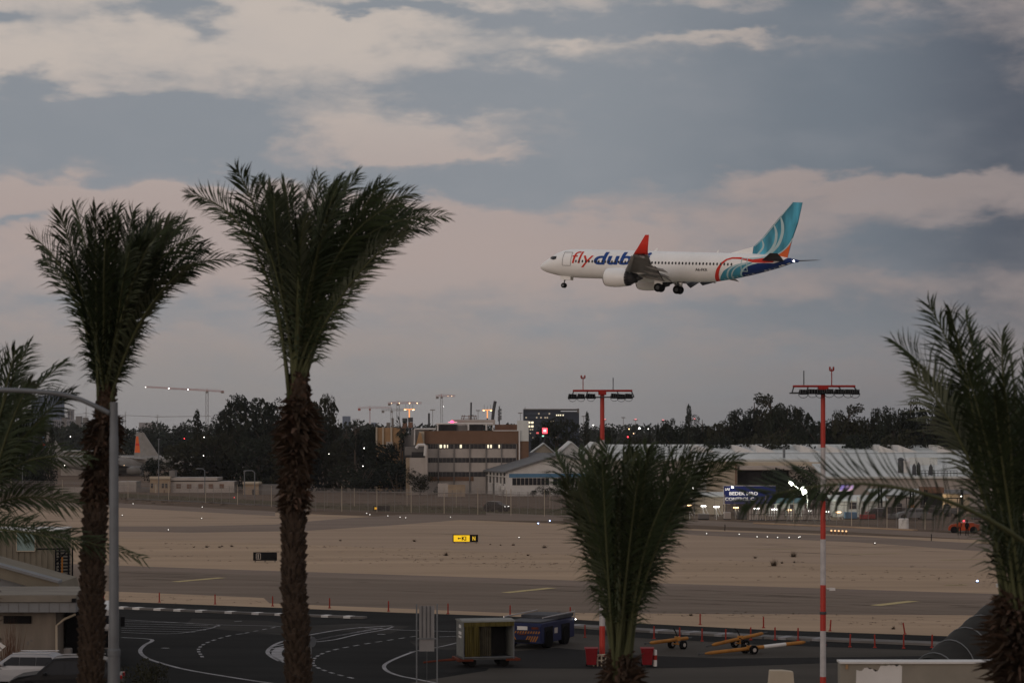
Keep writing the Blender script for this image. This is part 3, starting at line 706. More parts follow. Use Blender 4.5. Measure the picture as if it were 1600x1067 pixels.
# palm just outside the right edge whose long frond hangs into the picture
rt = empty('date_palm', (X(1760,27), 27, 0), 'date palm beyond the right edge reaching one long arching frond across the hangars', 'palm tree', group='date palms beside the road')
bl = MB(); br = MB(); rnd = random.Random(4); Yq = 27
def wp(px, py, Y): return Vector((X(px,Y)-X(1760,27), Y-27, Z(py,Y)))
frond(bl, br, wp(1700,940,27), wp(1500,690,25), wp(1165,772,24), .66, 62, .22, rnd, .10, (.15,-1.,.35), .024, .12)
frond(bl, br, wp(1750,900,27), wp(1820,500,27.5), wp(1960,420,28), .5, 50, .2, rnd, .2)
frond(bl, br, wp(1750,900,27), wp(1700,600,28), wp(1690,500,28.5), .5, 50, .2, rnd, .2)
bl.build('crown', m_palm, rt, fix=False); br.build('frond_stalks', m_rach, rt, smooth=True)
b = MB(); b.tube([(0,0,0),(0,0,6),(0,0,Z(900,27))], [.28,.26,.2], 14); b.build('trunk', m_trunk, rt)
# left edge palm
palm(-42, 830, 41.0, 'date palm cut by the left edge with fronds arching over the cabin roof', [
    (44,538,.3,.25),(20,545,-.5,.2),(99,566,.3,.35),(-20,520,.5,.1),(-90,540,.3,.3),(-150,600,.3,.5),(70,640,-.6,.2),
    (112,612,.6,.35),(134,712,-.5,.8),(136,790,.5,1.0),(224,866,-.3,1.35),(128,850,-1.0,1.0),(-160,700,.2,.8),(-5,620,.9,.1),(40,610,-.8,.2)], 8, (-120,70,545,660,1.1), .58,
    (-40,.27), [(800,.22,.2),(840,.4,.3),(920,.48,.34),(1040,.4,.3),(1150,.3,.2)], seed=14, spread=.14, start=.25, nl=60, droop=.35)

# ================================================================== trees
def leaf_cloud(b, c, r, n, size, rnd, flat=1.):
    for _ in range(n):
        while True:
            p = Vector((rnd.uniform(-1,1), rnd.uniform(-1,1), rnd.uniform(-1,1)))
            if .25 < p.length < 1: break
        if rnd.random() < .6: p = p.normalized()*rnd.uniform(.75,1.05)
        q = Vector((c[0]+p.x*r[0], c[1]+p.y*r[1], c[2]+p.z*r[2]))
        s = size*rnd.uniform(.5,1.3); a = Vector((rnd.gauss(0,1), rnd.gauss(0,1), rnd.gauss(0,1))).normalized(); e = a.orthogonal().normalized()
        f = a.cross(e); b.add([q-e*s-f*s*.5, q+e*s*.8-f*s*.6, q+e*s+f*s*.5, q-e*s*.6+f*s*.7], [(0,1,2,3)])
m_tree = [mat('foliage_a', (.022,.027,.017), .9, .5, .35), mat('foliage_b', (.016,.021,.014), .9, .5, .35), mat('foliage_c', (.030,.031,.018), .9, .5, .35)]
TREES = {}
def tree_proto(kind, seed):
    rnd = random.Random(seed); b = MB(); t = MB()     # unit tree: height 1, width ~1
    if kind == 'broad':
        t.tube([(0,0,0),(.01,.0,.35),(.03,.02,.75)], [.03,.022,.006], 7)
        for k in range(7):
            a = k*2.4+rnd.random(); z = .25+.07*k; t.tube([(0,0,z),(.18*math.cos(a),.18*math.sin(a),z+.15),(.3*math.cos(a),.3*math.sin(a),z+.24)], [.013,.008,.003], 5)
        for k in range(24):
            z = rnd.uniform(.22,.90); rr = .40*math.sin(min(1, (z-.1)/.45)*math.pi/2)*(1 if z < .68 else 1-(z-.68)*1.9)
            a = rnd.uniform(0, 6.28); d = rr*rnd.uniform(.3,1.05); s = rnd.uniform(.07,.17)
            leaf_cloud(b, (d*math.cos(a), d*math.sin(a), z), (s, s, s*.75), 150, .0115, rnd)
        for k in range(9): leaf_cloud(b, (rnd.uniform(-.1,.1),rnd.uniform(-.1,.1),.08+.09*k), (.32,.32,.12), 90, .034, rnd)
    elif kind == 'pine':                     # tall, ragged, with separate tufts on top
        t.tube([(0,0,0),(.015,0,.5),(0,.01,.95)], [.026,.018,.006], 7)
        for k in range(22):
            z = rnd.uniform(.2,.97); rr = .34*(1-.55*z); a = rnd.uniform(0, 6.28); d = rr*rnd.uniform(.2,1.15); s = rnd.uniform(.05,.12)
            t.tube([(0,0,z-.1),(d*math.cos(a),d*math.sin(a),z)], [.008,.003], 5)
            leaf_cloud(b, (d*math.cos(a), d*math.sin(a), z), (s*1.1, s*1.1, s*.7), 150, .010, rnd)
        for k in range(8): leaf_cloud(b, (rnd.uniform(-.06,.06),rnd.uniform(-.06,.06),.06+.1*k), (.27-.012*k,.27-.012*k,.11), 90, .034, rnd)
    elif kind == 'cypress':
        t.tube([(0,0,0),(0,0,.9)], [.05,.01], 6)
        for k in range(16):
            z = .06+.058*k; w = .23*math.sin(min(1, z*3.2)*math.pi/2)*(1-z)**.6+.02
            leaf_cloud(b, (rnd.uniform(-.03,.03), rnd.uniform(-.03,.03), z), (w, w, .07), 130, .015, rnd)
    elif kind == 'bush':
        for k in range(5): t.tube([(0,0,0),(rnd.uniform(-.3,.3),rnd.uniform(-.3,.3),.6)], [.02,.006], 5)
        for k in range(16):
            a = rnd.uniform(0,6.28); d = rnd.uniform(0,.4); s = rnd.uniform(.12,.25); leaf_cloud(b, (d*math.cos(a), d*math.sin(a), rnd.uniform(.2,.8)), (s, s, s*.8), 140, .019, rnd)
    elif kind == 'fanpalm':
        t.tube([(0,0,0),(.02,0,.5),(0,0,.88)], [.03,.024,.022], 8)
        for k in range(26):
            a = k*2.4; e = rnd.uniform(-.9,1.2); d = Vector((math.cos(a)*math.cos(e), math.sin(a)*math.cos(e), math.sin(e))); c = Vector((0,0,.88))+d*.11
            t.tube([(0,0,.87), tuple(c)], .004, 4); s1 = d.orthogonal().normalized()
            s1 = d.cross(Vector((0,0,1))).normalized(); 
            for j in range(-4, 5):
                dd = (d+s1*j*.22).normalized()*.10; w = s1*.007; b.add([c-w, c+w, c+dd+Vector((0,0,-.015))], [(0,1,2)])
        leaf_cloud(b, (0,0,.70), (.06,.06,.13), 110, .02, rnd)
    me = []
    for x, nm in ((b, 'crown'), (t, 'trunk')):
        m = bpy.data.meshes.new(nm); m.from_pydata(x.v, [], x.f); m.update(); me.append(m)
    return me
def tree(kind, px, ytop, wpx, Y, label, var=0, mi=None, seed=None, zb=0., group=None, cat=None):
    key = (kind, var)
    if key not in TREES: TREES[key] = tree_proto(kind, 31+var*7)
    me = TREES[key]; h = (Z(ytop, Y)-zb)*1.05; w = wpx*Y/F
    wid = {'broad': .9, 'pine': .66, 'cypress': .42, 'bush': 1.1, 'fanpalm': .42}[kind]
    nm = {'broad': 'broadleaf_tree', 'pine': 'eucalyptus_tree', 'cypress': 'cypress_tree', 'bush': 'bush', 'fanpalm': 'fan_palm'}[kind]
    r = empty(nm, (X(px,Y), Y, zb), label, cat or {'bush': 'bush', 'fanpalm': 'palm tree'}.get(kind, 'tree'), rz=(px*1.7) % 6.28, group=group)
    r.scale = (w/wid, w/wid, h)
    for m, n, mm in zip(me, ('crown', 'trunk'), (m_tree[(mi if mi is not None else var) % 3], m_bark)):
        o = bpy.data.objects.new(n, m); scene.collection.objects.link(o); o.parent = r
        if not m.materials: m.materials.append(None)
        o.material_slots[0].link = 'OBJECT'; o.material_slots[0].material = mm
    return r
TG = 'trees along the skyline right of the masts'
tl = [('broad',870,652,80,560,0),('pine',838,676,26,560,1),('cypress',917,648,16,545,0),('broad',950,665,34,520,1),('bush',978,686,60,500,0),('broad',1000,680,60,510,2),('cypress',1028,666,11,480,1),('cypress',1015,673,9,490,0),
      ('pine',1040,655,44,500,0),('broad',1056,660,60,480,1),('cypress',1076,638,22,470,0),('pine',1098,655,48,480,1),('broad',1125,658,62,470,2),('pine',1150,640,58,480,0),('pine',1178,628,70,470,1),
      ('pine',1205,622,78,465,2),('broad',1228,632,86,460,0),('pine',1244,640,56,455,0),('broad',1275,655,74,450,1),('pine',1300,648,60,455,1),('pine',1325,638,72,450,2),('broad',1350,652,70,450,2),('pine',1372,636,52,450,0),('broad',1398,638,70,440,0),
      ('pine',1422,630,60,440,1),('broad',1450,632,90,440,1),('pine',1480,620,70,435,2),('broad',1515,618,100,430,0),('pine',1555,612,80,430,0),('broad',1590,615,110,425,2),('pine',1640,610,90,425,1)]
kn = {'broad': 'round dark broadleaf tree', 'pine': 'tall ragged eucalyptus', 'cypress': 'narrow pointed cypress', 'bush': 'low dark bush'}
for i, (k, x, y, w, Y, v) in enumerate(tl):
    tree(k, x, y, w, Y, '%s behind the hangars, %s tree from the left of the right skyline' % (kn[k], ORD[i] if i < 20 else ('twenty-'+ORD[i-20] if i < 29 else ('thirtieth' if i == 29 else 'thirty-first'))), v, group=TG)
# filler row lower down in front of the far trunks
for i, (x, y, w) in enumerate(((1060,680,90),(1130,676,100),(1200,668,110),(1270,674,100),(1340,668,110),(1410,668,100),(1480,664,110),(1560,660,120))):
    tree('bush', x, y, w, 432, 'dense understorey bush at the foot of the eucalyptus row, %s from the left' % ORD[i], i % 3, group='understorey bushes behind the hangar')
LT = [('broad',385,617,100,500,0,'broad dark tree with high crown between the left palms'),('pine',352,640,62,505,0,'ragged tree just right of the big tower crane mast'),('broad',420,625,70,490,1,'tree half hidden by the head of the central palm'),
      ('broad',508,617,62,480,2,'rounded tree showing right of the central palm head'),('broad',480,640,80,470,1,'dark tree directly behind the central palm head'),('cypress',309,645,24,500,0,'thin pointed conifer left of the tower crane mast'),
      ('broad',290,690,90,480,2,'low spreading tree above the long tan barracks'),('bush',238,712,52,470,1,'round dark bush at the left end of the tan barracks'),('broad',335,676,90,485,2,'bushy tree behind the middle of the tan barracks'),('broad',405,680,90,470,0,'bushy tree above the small tan hut'),
      ('fanpalm',541,672,26,470,0,'thin fan palm in front of the shrubs, left one of the pair'),('fanpalm',556,664,28,465,1,'thin fan palm in front of the shrubs, right one of the pair'),('fanpalm',627,660,30,455,0,'fan palm with brown skirt against the office block end wall'),
      ('broad',575,668,70,475,0,'tree between the fan palms and the brown block'),('broad',600,690,80,465,1,'leafy tree hiding the foot of the brown block'),('bush',560,712,110,455,0,'wide hedge like shrub below the fan palms'),('bush',620,716,95,450,1,'wide shrub in front of the grey annex'),('bush',656,735,58,445,2,'shrub at the corner of the office block'),('broad',530,690,70,470,2,'dark tree left of the fan palms'),
      ('bush',688,752,30,440,0,'small bush beside the office block entrance'),('broad',455,690,100,465,2,'dark tree behind the shaggy part of the central palm'),
      ('broad',20,668,60,470,0,'dark tree at the far left behind the edge palm'),('cypress',66,663,26,465,0,'dark cypress at the left, taller one of the pair'),('cypress',80,672,22,462,1,'dark cypress at the left, shorter one of the pair'),('broad',48,690,70,460,1,'dark bushy tree below the left cypresses'),
      ('bush',852,755,34,432,0,'bush by the low blue striped warehouse, larger one'),('bush',834,765,22,431,1,'bush by the low blue striped warehouse, smaller one'),('bush',870,760,30,430,2,'bush at the right end of the low warehouse wall')]
for k, x, y, w, Y, v, lab in LT: tree(k, x, y, w, Y, lab, v)
tree('bush', 1270, 717, 95, 352, 'big dark bush behind the floodlight pole, right of the blue board', 0)
tree('bush', 1215, 728, 80, 350, 'big dark bush behind the floodlight pole, nearest the blue board', 1)
tree('bush', 1155, 752, 50, 350, 'lower bush just above the blue board', 2)
tree('bush', 1320, 760, 50, 348, 'bush beside the small lit picture board', 1)
r = tree('bush', 226, 1028, 95, 101, 'loose green bush growing by the road at the foot of the lamp pole', 2, cat='bush')
# far wood on the horizon
rnd = random.Random(2); b = MB()
for i in range(260):
    px = rnd.uniform(-60, 1700); Y = rnd.uniform(1050, 1500); yt = 663+rnd.uniform(-4,5) + (3 if px > 560 else 0)
    if 190 < px < 330: yt -= 2
    h = Z(yt, Y); w = rnd.uniform(9,20)
    leaf_cloud(b, (X(px,Y), Y, h*.55), (w*.7, w*.5, h*.47), 220, .75, rnd)
tag(b.build('distant_wood', m_tree[0], fix=False), 'hazy dark line of far trees along the horizon', 'wood', kind='stuff')
rnd = random.Random(21); b = MB()
for i in range(120):
    px = rnd.uniform(185, 560); Y = rnd.uniform(760, 900); h = Z(669+rnd.uniform(0,14), Y); w = rnd.uniform(6,11)
    leaf_cloud(b, (X(px,Y), Y, h*.55), (w*.8, w*.5, h*.5), 200, .55, rnd)
tag(b.build('dark_tree_belt', m_tree[1], fix=False), 'dark belt of trees behind the parked tails at left', 'wood', kind='stuff')
# dry scrub on the infield
m_scrub = mat('dry_scrub', (.075,.055,.038), .95, .4, 3.)
sp = [(1209,884,1.0),(1240,870,.9),(1222,880,.35),(1241,879,.3),(850,856,.6),(697,868,.6),(825,868,.35),(802,852,.4),(532,845,.35),(648,846,.5),(362,854,.4),(323,855,.45),(343,855,.35),(303,855,.25),(347,854,.3),(100,860,.4),(88,860,.35),(1180,872,.4),(1396,983,.35),(1080,962,.3),(766,851,.25),(782,852,.25)]
for i, (x, y, s) in enumerate(sp):
    p = G(x, y); b = MB(); rn = random.Random(i)
    for k in range(int(60*s+20)):
        a = rn.uniform(0, 6.28); e = rn.uniform(.25,1.5); l = s*rn.uniform(.4,1.0); d = Vector((math.cos(a)*math.cos(e), math.sin(a)*math.cos(e), math.sin(e)*.8))*l
        o = Vector((rn.uniform(-.2,.2)*s, rn.uniform(-.2,.2)*s, 0)); t = Vector((-d.y, d.x, .1)).normalized()*.03
        b.add([o-t, o+t, o+d], [(0,1,2)])
    o = b.build('dry_weed', m_scrub, fix=False); o.location = (p.x, p.y, 0.01)
    tag(o, '%s tuft of dry weed on the sand, %s from the left' % ('large round' if s > .8 else ('small' if s > .33 else 'tiny'), ORD[sorted(range(len(sp)), key=lambda q: sp[q][0]).index(i)] if sorted(range(len(sp)), key=lambda q: sp[q][0]).index(i) < 20 else ('twenty-first' if sorted(range(len(sp)), key=lambda q: sp[q][0]).index(i) == 20 else 'twenty-second')), 'weed', 'dry weeds on the infield')

# litter and thin dry growth scattered over the ground
rn = random.Random(77); b = MB()
def tuft(p, s, n):
    for k in range(n):
        a = rn.uniform(0, 6.28); l = s*rn.uniform(.4,1); d = Vector((math.cos(a)*l, math.sin(a)*l, l*rn.uniform(.2,.9)*.8)); o = p+Vector((rn.uniform(-1,1)*s, rn.uniform(-1,1)*s*.6, 0)); t = Vector((-d.y, d.x, 0)).normalized()*.03*max(1, p.y/200)
        b.add([o-t, o+t, o+d], [(0,1,2)])
for i in range(150):       # sandy verge nearest the road, and the infield
    x = rn.uniform(150, 1560); lo = LY(x, 925, 985) if x < 420 or x > 890 else None
    if lo and rn.random() < .5: y = lo+rn.uniform(-14,-1) if x > 890 else lo+rn.uniform(-3,10)
    else: y = LY(x, 848, 905)+rn.uniform(-14,14)
    c = G(x, y)
    for k in range(rn.randint(1,6)): tuft(c+Vector((rn.uniform(-3,3)*(1+k*.3), rn.uniform(-1.5,1.5), .01)), rn.uniform(.06,.18), 7)
for i in range(420):       # scrub along the perimeter fence
    x = rn.uniform(-40, 1560); y = min(LY(x, 776, 812), 830)+rn.uniform(-5,6)
    c = G(x, y); tuft(c, rn.uniform(.25,.7), 16)
tag(b.build('dry_growth', m_scrub, fix=False), 'thin dry growth and litter scattered over the sandy ground', 'dry grass', kind='stuff')
# wear on the taxiways: rubber smears and joints
m_rub = mat('rubber_smear', (.135,.108,.086), .95, .25, .3, streak=(.2,1.5,1), spec=.04)
b = MB()
for i in range(46):
    x = rn.uniform(150, 1500); z0 = rn.choice((0,0,1)); y = (LY(x, 797, 872) if z0 else LY(x, 898, 948))+rn.uniform(-13,13)*(1 if z0 else .9); l = rn.uniform(30,170)
    strip_mesh(b, [(x,y),(x+l*.5,y+l*.5*.037+rn.uniform(-.4,.4)),(x+l,y+l*.037+rn.uniform(-.6,.6))], [.05,rn.uniform(.25,.8),.05], .017)
tag(b.build('rubber_marking', m_rub), kind='structure')
b = MB()
for k in range(9): strip_mesh(b, [(-300, LY(-300, 889+k*4.6, 938+k*5.2)), (2000, LY(2000, 889+k*4.6, 938+k*5.2))], .09, .0165)
tag(b.build('slab_joint', m_rub), kind='structure')
# ================================================================== buildings
m_brown = mat('brown_cladding', (.165,.10,.066), .85, .12, .5)
m_ochre = mat('ochre_cladding', (.34,.22,.12), .85, .15, .6)
m_greyw = mat('grey_render', (.40,.37,.345), .9, .14, .5)
m_greyd = mat('grey_render_dark', (.17,.165,.16), .9, .15, .5)
m_cream = mat('cream_render', (.44,.39,.31), .9, .12, .4)
m_tan = mat('tan_render', (.32,.255,.185), .9, .18, .8)
m_zinc = mat('zinc_roof', (.56,.59,.58), .6, .10, .25, streak=(3,.3,1))
m_roofg = mat('grey_sheet_roof', (.16,.165,.17), .8, .14, .5, streak=(4,.4,1))
m_bluew = mat('blue_panel', (.10,.22,.36), .6, .15, 1.)
m_win = mat('window_glass', (.016,.018,.024), .2, .3, .6, spec=.5)
m_lit = mat('lit_window', (.8,.75,.6), .6, 0, 1, emit=(1,.88,.62), es=1.1)
m_tower = mat('pale_blue_tower', (.13,.17,.24), .7, .15, .02)
m_tower2 = mat('pale_block', (.30,.30,.31), .8, .2, .03)
m_navy = mat('navy_glass_wall', (.035,.045,.065), .3, .25, .05)
m_wood = mat('old_container', (.17,.10,.07), .9, .3, .5)

class Bld:
    """a building drawn at distance Y: pixel columns/rows of its front face give real sizes"""
    def __init__(s, name, Y, px0, px1, pytop, label, cat='building', depth=12., zb=0., rot=0., group=None):
        s.Y, s.cx = Y, (px0+px1)/2; s.k = Y/F
        s.root = empty(name, (X(s.cx,Y), Y, 0), label, cat, rz=rot, group=group); s.depth = depth
    def x(s, p): return (p-s.cx)*s.k
    def z(s, p): return Z(p, s.Y)
    def block(s, nm, px0, px1, py0, py1, m, d0=0., d1=None, parent=None, label=None):   # py0 top, py1 bottom (None = ground)
        b = MB(); b.box(s.x(px0), s.x(px1), d0, s.depth if d1 is None else d1, 0 if py1 is None else s.z(py1), s.z(py0))
        o = b.build(nm, m, parent or s.root)
        if label: o['label'] = label
        return o
# --- office block
B = Bld('office_block', 455, 660, 826, 655, 'grey and brown four storey office block with ribbon windows and roof plant', depth=16)
B.block('wall', 668, 808, 693, None, m_greyw)
B.block('parapet', 660, 810, 673, 693, m_brown, -.35, 16.3, label='brown top band')
B.block('recess', 660, 668, 693, None, m_pdark, .5, 15)
for (a, c, nm) in ((693.6,701,'w'),(715,722.5,'w'),(737,744.5,'w')):
    cols = [668.5,685,709.5,734,759.5,783.5,807]
    for i in range(6):
        w = B.block('window', cols[i]+.7, cols[i+1]-.7, a, c, m_win, -.04, .2)
        if a < 700:
            for (x0, x1) in {1: ((687,690.5),(693.5,696),(698.5,700)), 2: ((718.5,721.5),), 4: ((761.5,764),(766,768.5),(779,781))}.get(i, ()):
                bb = MB(); bb.box(B.x(x0), B.x(x1), -.09, -.05, B.z(699.6), B.z(694.6)); bb.build('lit_pane', m_lit, w)
        for q in range(1, 4):
            xx = cols[i]+(cols[i+1]-cols[i])*q/4; bb = MB(); bb.box(B.x(xx)-.03, B.x(xx)+.03, -.08, .0, B.z(c), B.z(a)); bb.build('mullion', m_greyd, w)
for cxx in (685,709.5,734,759.5,783.5,807): B.block('pier', cxx-.8, cxx+.8, 693, 770, m_greyd, -.30, .1)
B.block('brown_band', 668, 740, 744.6, 751, m_brown, -.12, .1)
B.block('stair_tower', 808, 826, 657, 689, m_zinc, -.2, 10, label='pale sheet metal top of the side tower')
B.block('stair_tower', 808.4, 826, 689, None, m_brown, -.1, 10)
B.block('downpipe', 810.5, 812.5, 672, 740, m_white, -.7, -.3); B.block('coping', 770, 812.5, 672, 673.2, m_white, -.5, .2)
B.block('plant_enclosure', 686, 713, 663, 673, m_pdark, 1, 8); B.block('plant_enclosure', 733, 754, 663, 673, m_pdark, 1, 8)
B.block('plant_room', 706, 773, 655.5, 664, m_greyw, 3, 12); B.block('plant_room', 773, 810, 663, 672, m_wood, 4, 13)
B.block('air_handler', 713, 732, 664.5, 673, m_greyd, 1.5, 6)
bb = MB()
for l in ([(648,695),(648,670),(681,670),(681,662),(770,662),(770,672)], [(684,673),(684,662)], [(732,672),(732,662)], [(760,672),(760,662)]):
    bb.tube([(B.x(x), -.6, B.z(y)) for x, y in l], .16, 8)
bb.build('white_pipe', m_white, B.root)
for x, t, m in ((733,662,m_wood),(734,629,m_steeld)): pass
bb = MB(); bb.tube([(B.x(735), 5, B.z(656)), (B.x(735.5), 5, B.z(628))], .16, 6); bb.tube([(B.x(735), 5, B.z(651)),(B.x(738),5,B.z(648))], .1, 5); bb.build('antenna_mast', m_steeld, B.root)
bb = MB(); bb.tube([(B.x(769), 6, B.z(660)), (B.x(770.5), 6, B.z(642)), (B.x(773.5), 6, B.z(626))], .3, 6); bb.build('flue', m_steeld, B.root)
bb = MB(); bb.tube([(B.x(780), 6, B.z(663)), (B.x(780), 6, B.z(634))], .12, 6)
for y in (640,645,650,654): bb.cb((B.x(781.5), 6, B.z(y)), (.5,.3,.45)); bb.cb((B.x(778.8), 6, B.z(y+2)), (.3,.3,.5))
bb.build('antenna_mast', m_steel, B.root)
bb = MB()      # ring antenna frame on the roof
for r in (0, 1):
    pts = [(B.x(732)+math.cos(a)*1.5, 6+math.sin(a)*1.5, B.z(654.5)+.45*r+.1) for a in [k*math.pi/8 for k in range(17)]]; bb.tube(pts, .05, 4, cap=False)
for k in range(8): a = k*math.pi/4; bb.tube([(B.x(732)+math.cos(a)*1.5, 6+math.sin(a)*1.5, B.z(655)), (B.x(732)+math.cos(a)*1.2, 6+math.sin(a)*1.2, B.z(648))], .05, 4)
bb.build('ring_frame', m_wood, B.root)
bb = MB(); bb.ico((B.x(706), 1.5, B.z(659.3)), .38); bb.build('red_light', mat('magenta_lamp', (1,.1,.2), .5, 0, 1, emit=(1,.06,.16), es=4), B.root)
bb = MB(); bb.box(B.x(699.5), B.x(714), 1.8, 2.1, B.z(660), B.z(658.9)); bb.build('light_strip', mat('pink_strip', (.8,.5,.6), .5, 0, 1, emit=(.9,.5,.6), es=.7), B.root)
# annex in front left of the block
A = Bld('annex', 448, 632, 667, 700, 'low grey annex with a bent white duct at the left end of the office block', depth=8)
A.block('wall', 640, 666, 715, None, m_greyw); A.block('upper_wall', 632, 664, 698, 711, m_greyd, 1, 7); A.block('louvre', 643, 662, 706, 714.5, m_pdark, .6, 1.4)
A.block('corner_panel', 634, 640.5, 715, None, m_tan, .3, 7); A.block('column', 664.3, 668, 695, None, m_greyw, -.4, 0)
bb = MB(); bb.tube([(A.x(650), -.2, A.z(700)), (A.x(654), -.2, A.z(695)), (A.x(663), -.2, A.z(695)), (A.x(665), -.3, A.z(698)), (A.x(664), -.3, A.z(712))], .28, 8); bb.build('duct', m_white, A.root)
A.block('rear_wall', 640, 668, 671, 697, m_greyd, 7, 9)
bb = MB(); bb.prism([(A.x(648), A.z(697)), (A.x(653), A.z(676)), (A.x(656), A.z(676)), (A.x(661), A.z(697))], 5, 5.6); bb.build('sloped_panel', m_ochre, A.root)
A.block('rear_panel', 653, 661, 674, 697, m_cream, 6, 6.8)
# ochre plant building at left
O = Bld('ochre_plant_building', 470, 587, 645, 667, 'ochre windowless plant building left of the office block', depth=14)
O.block('wall', 587, 629, 668, None, m_ochre); 
for x in (588.5, 598.5, 611.5): O.block('pilaster', x-1.3, x+1.3, 667, 697, m_cream, -.4, 0)
O.block('chimney', 611, 614, 653, 668, m_greyd, 2, 3.2); O.block('roof_tank', 603, 608, 660, 668, m_greyd, 2, 4)
O.block('side_wall', 629, 660, 680, None, m_greyd, 2, 12)
for x, y in ((631,653),(640,652)):
    O.block('roof_unit', x-3.4, x+3.4, y, y+7, m_steeld, 3, 6); O.block('roof_unit', x-3.2, x+3.2, y+7.5, 668, m_wood, 3, 6)
O.block('chimney', 666.5, 669.3, 645, 668, m_steeld, 8, 9.3)
O.block('roof_frame', 604, 614, 702-12, 700, m_greyw, -2, 0)
# --- warehouse with grey gable roof
wr = empty('warehouse', (X(793,440), 440, 0), 'low white warehouse with grey gable roof and a blue band on its gable end', 'building', rz=R(14))
ks = 440/F; ze = 12-(736-HZ)*ks; zr = 12-(711-HZ)*ks; W = 20.; Lg = 26.
b = MB(); b.prism([(0,0),(W,0),(W,ze),(W/2,zr),(0,ze)], .0, Lg); b.build('wall', m_white, wr)
b = MB(); b.prism([(-.9,ze-.32),(W/2,zr+.05),(W+.9,ze-.32),(W+.9,ze-.05),(W/2,zr+.32),(-.9,ze-.05)], -.6, Lg+.6); b.build('roof', m_roofg, wr)
b = MB(); b.box(.3, W-.3, -.06, 0, ze-1.15, ze-.45); b.build('blue_band', m_bluew, wr)
for (x0, x1) in ((.9,7.8),(8.6,16.)):
    b = MB(); b.box(x0, x1, -.05, .02, ze-2.55, ze-1.25); w = b.build('window', m_win, wr)
    for k in range(1, 9): b = MB(); xx = x0+(x1-x0)*k/9; b.box(xx-.05, xx+.05, -.09, .0, ze-2.55, ze-1.25); b.build('mullion', m_greyw, w)
for k in range(9):
    y0 = 1.+k*2.75
    b = MB(); b.box(-.05, .02, y0, y0+2.0, ze-2.3, ze-1.15); b.build('window', m_greyd if k % 2 else m_win, wr)
    b = MB(); b.box(-.06, .02, y0+.1, y0+1.8, ze-.9, ze-.25); b.build('vent', m_win, wr)
    b = MB(); b.box(-.22, .0, y0-.5, y0-.2, 0, ze); b.build('pilaster', m_white, wr)
b = MB(); b.box(-.3, 0, 0, Lg, ze-1.1, ze-.95); b.build('ledge', m_white, wr)
for (y0, x) in ((3,0),(10,0),(19,0)):
    b = MB(); b.box(-.08, 0, y0, y0+1.3, 0, 2.2); b.build('door', m_greyd, wr)
for i, y0 in enumerate((5.2, 6.9, 2.0)):
    b = MB(); b.cb((-.35, y0, 1.5+.5*(i%2)), (.5,.9,.7)); b.build('air_conditioner', m_white, wr)
# low wall and shed before the office block
Q = Bld('yard_wall', 436, 685, 726, 752, 'low concrete yard wall between office block and warehouse', 'wall', depth=.4)
Q.block('wall_panel', 684, 700, 755, None, m_greyw); Q.block('wall_panel', 700, 727, 757, None, m_tan)
# cream house behind
def gable(name, Y, px0, px1, pye, pyr, pxr, m, mr, label, depth=14, wins=(), pyb=None):
    g = Bld(name, Y, px0, px1, pyr, label, depth=depth)
    b = MB(); b.prism([(g.x(px0),0),(g.x(px1),0),(g.x(px1),g.z(pye)),(g.x(pxr),g.z(pyr)),(g.x(px0),g.z(pye))], 0, depth); b.build('wall', m, g.root)
    b = MB(); t = .25; b.prism([(g.x(px0)-.4,g.z(pye)-.1),(g.x(pxr),g.z(pyr)+.05),(g.x(px1)+.4,g.z(pye)-.1),(g.x(px1)+.4,g.z(pye)+t-.1),(g.x(pxr),g.z(pyr)+t+.05),(g.x(px0)-.4,g.z(pye)+t-.1)], -.4, depth+.4); b.build('roof', mr, g.root)
    for (a, c, d, e) in wins: g.block('window', a, c, d, e, m_win, -.05, .1)
    return g
gable('cream_house', 475, 824, 872, 714, 694, 850, m_cream, m_zinc, 'cream gabled house half hidden behind the warehouse roof', wins=((845,852,707,713),(855,861,707,713)))
gable('small_hangar', 470, 872, 914, 712, 692, 893, m_white, m_zinc, 'pale sawtooth shed left of the tall palm fronds, first of two', depth=30)
gable('small_hangar', 468, 912, 958, 712, 693, 930, m_white, m_zinc, 'pale sawtooth shed beside the red mast, second of two', depth=30)
# --- long hangars (right)
def hangar(name, pts, label, wall_m, roof_m, Yf, px0, px1, pye, Yr, pyr, extra=None):
    r = empty(name, (X((px0+px1)/2,Yf), Yf, 0), label, 'hangar'); cx = X((px0+px1)/2, Yf); hx = (X(px1,Yf)-X(px0,Yf))/2
    ze, zr = Z(pye,Yf), Z(pyr,Yr); D = Yr-Yf
    b = MB(); b.prism([(0,0),(2*D,0),(2*D,ze),(D,zr),(0,ze)], -hx, hx, 'x'); b.build('wall', wall_m, r)
    b = MB(); b.prism([(-.6,ze-.1),(D,zr+.05),(2*D+.6,ze-.1),(2*D+.6,ze+.2),(D,zr+.35),(-.6,ze+.2)], -hx-.5, hx+.5, 'x'); b.build('roof', roof_m, r)
    return r, hx, ze, zr, D
H1 = hangar('long_hangar', None, 'very long low hangar with pale zinc roof under the tree line', m_greyw, m_zinc, 408, 955, 1530, 719, 440, 697)
r = H1[0]; hx, ze, zr, D = H1[1:]
for px in (1100,1160,1192,1260,1300,1380,1410,1470):
    x = X(px,430)-r.location.x; b = MB(); z0 = ze+(zr-ze)*.45
    b.add([(x-2,14,z0+.2),(x+1.6,14,z0+.2),(x-2,14,z0+1.5),(x-2,26,zr-.1),(x+1.6,26,zr-.1),(x-2,26,zr+.35)], [(0,1,2),(3,5,4),(0,2,5,3),(1,4,5,2),(0,3,4,1)])
    b.build('roof_monitor', m_white, r)
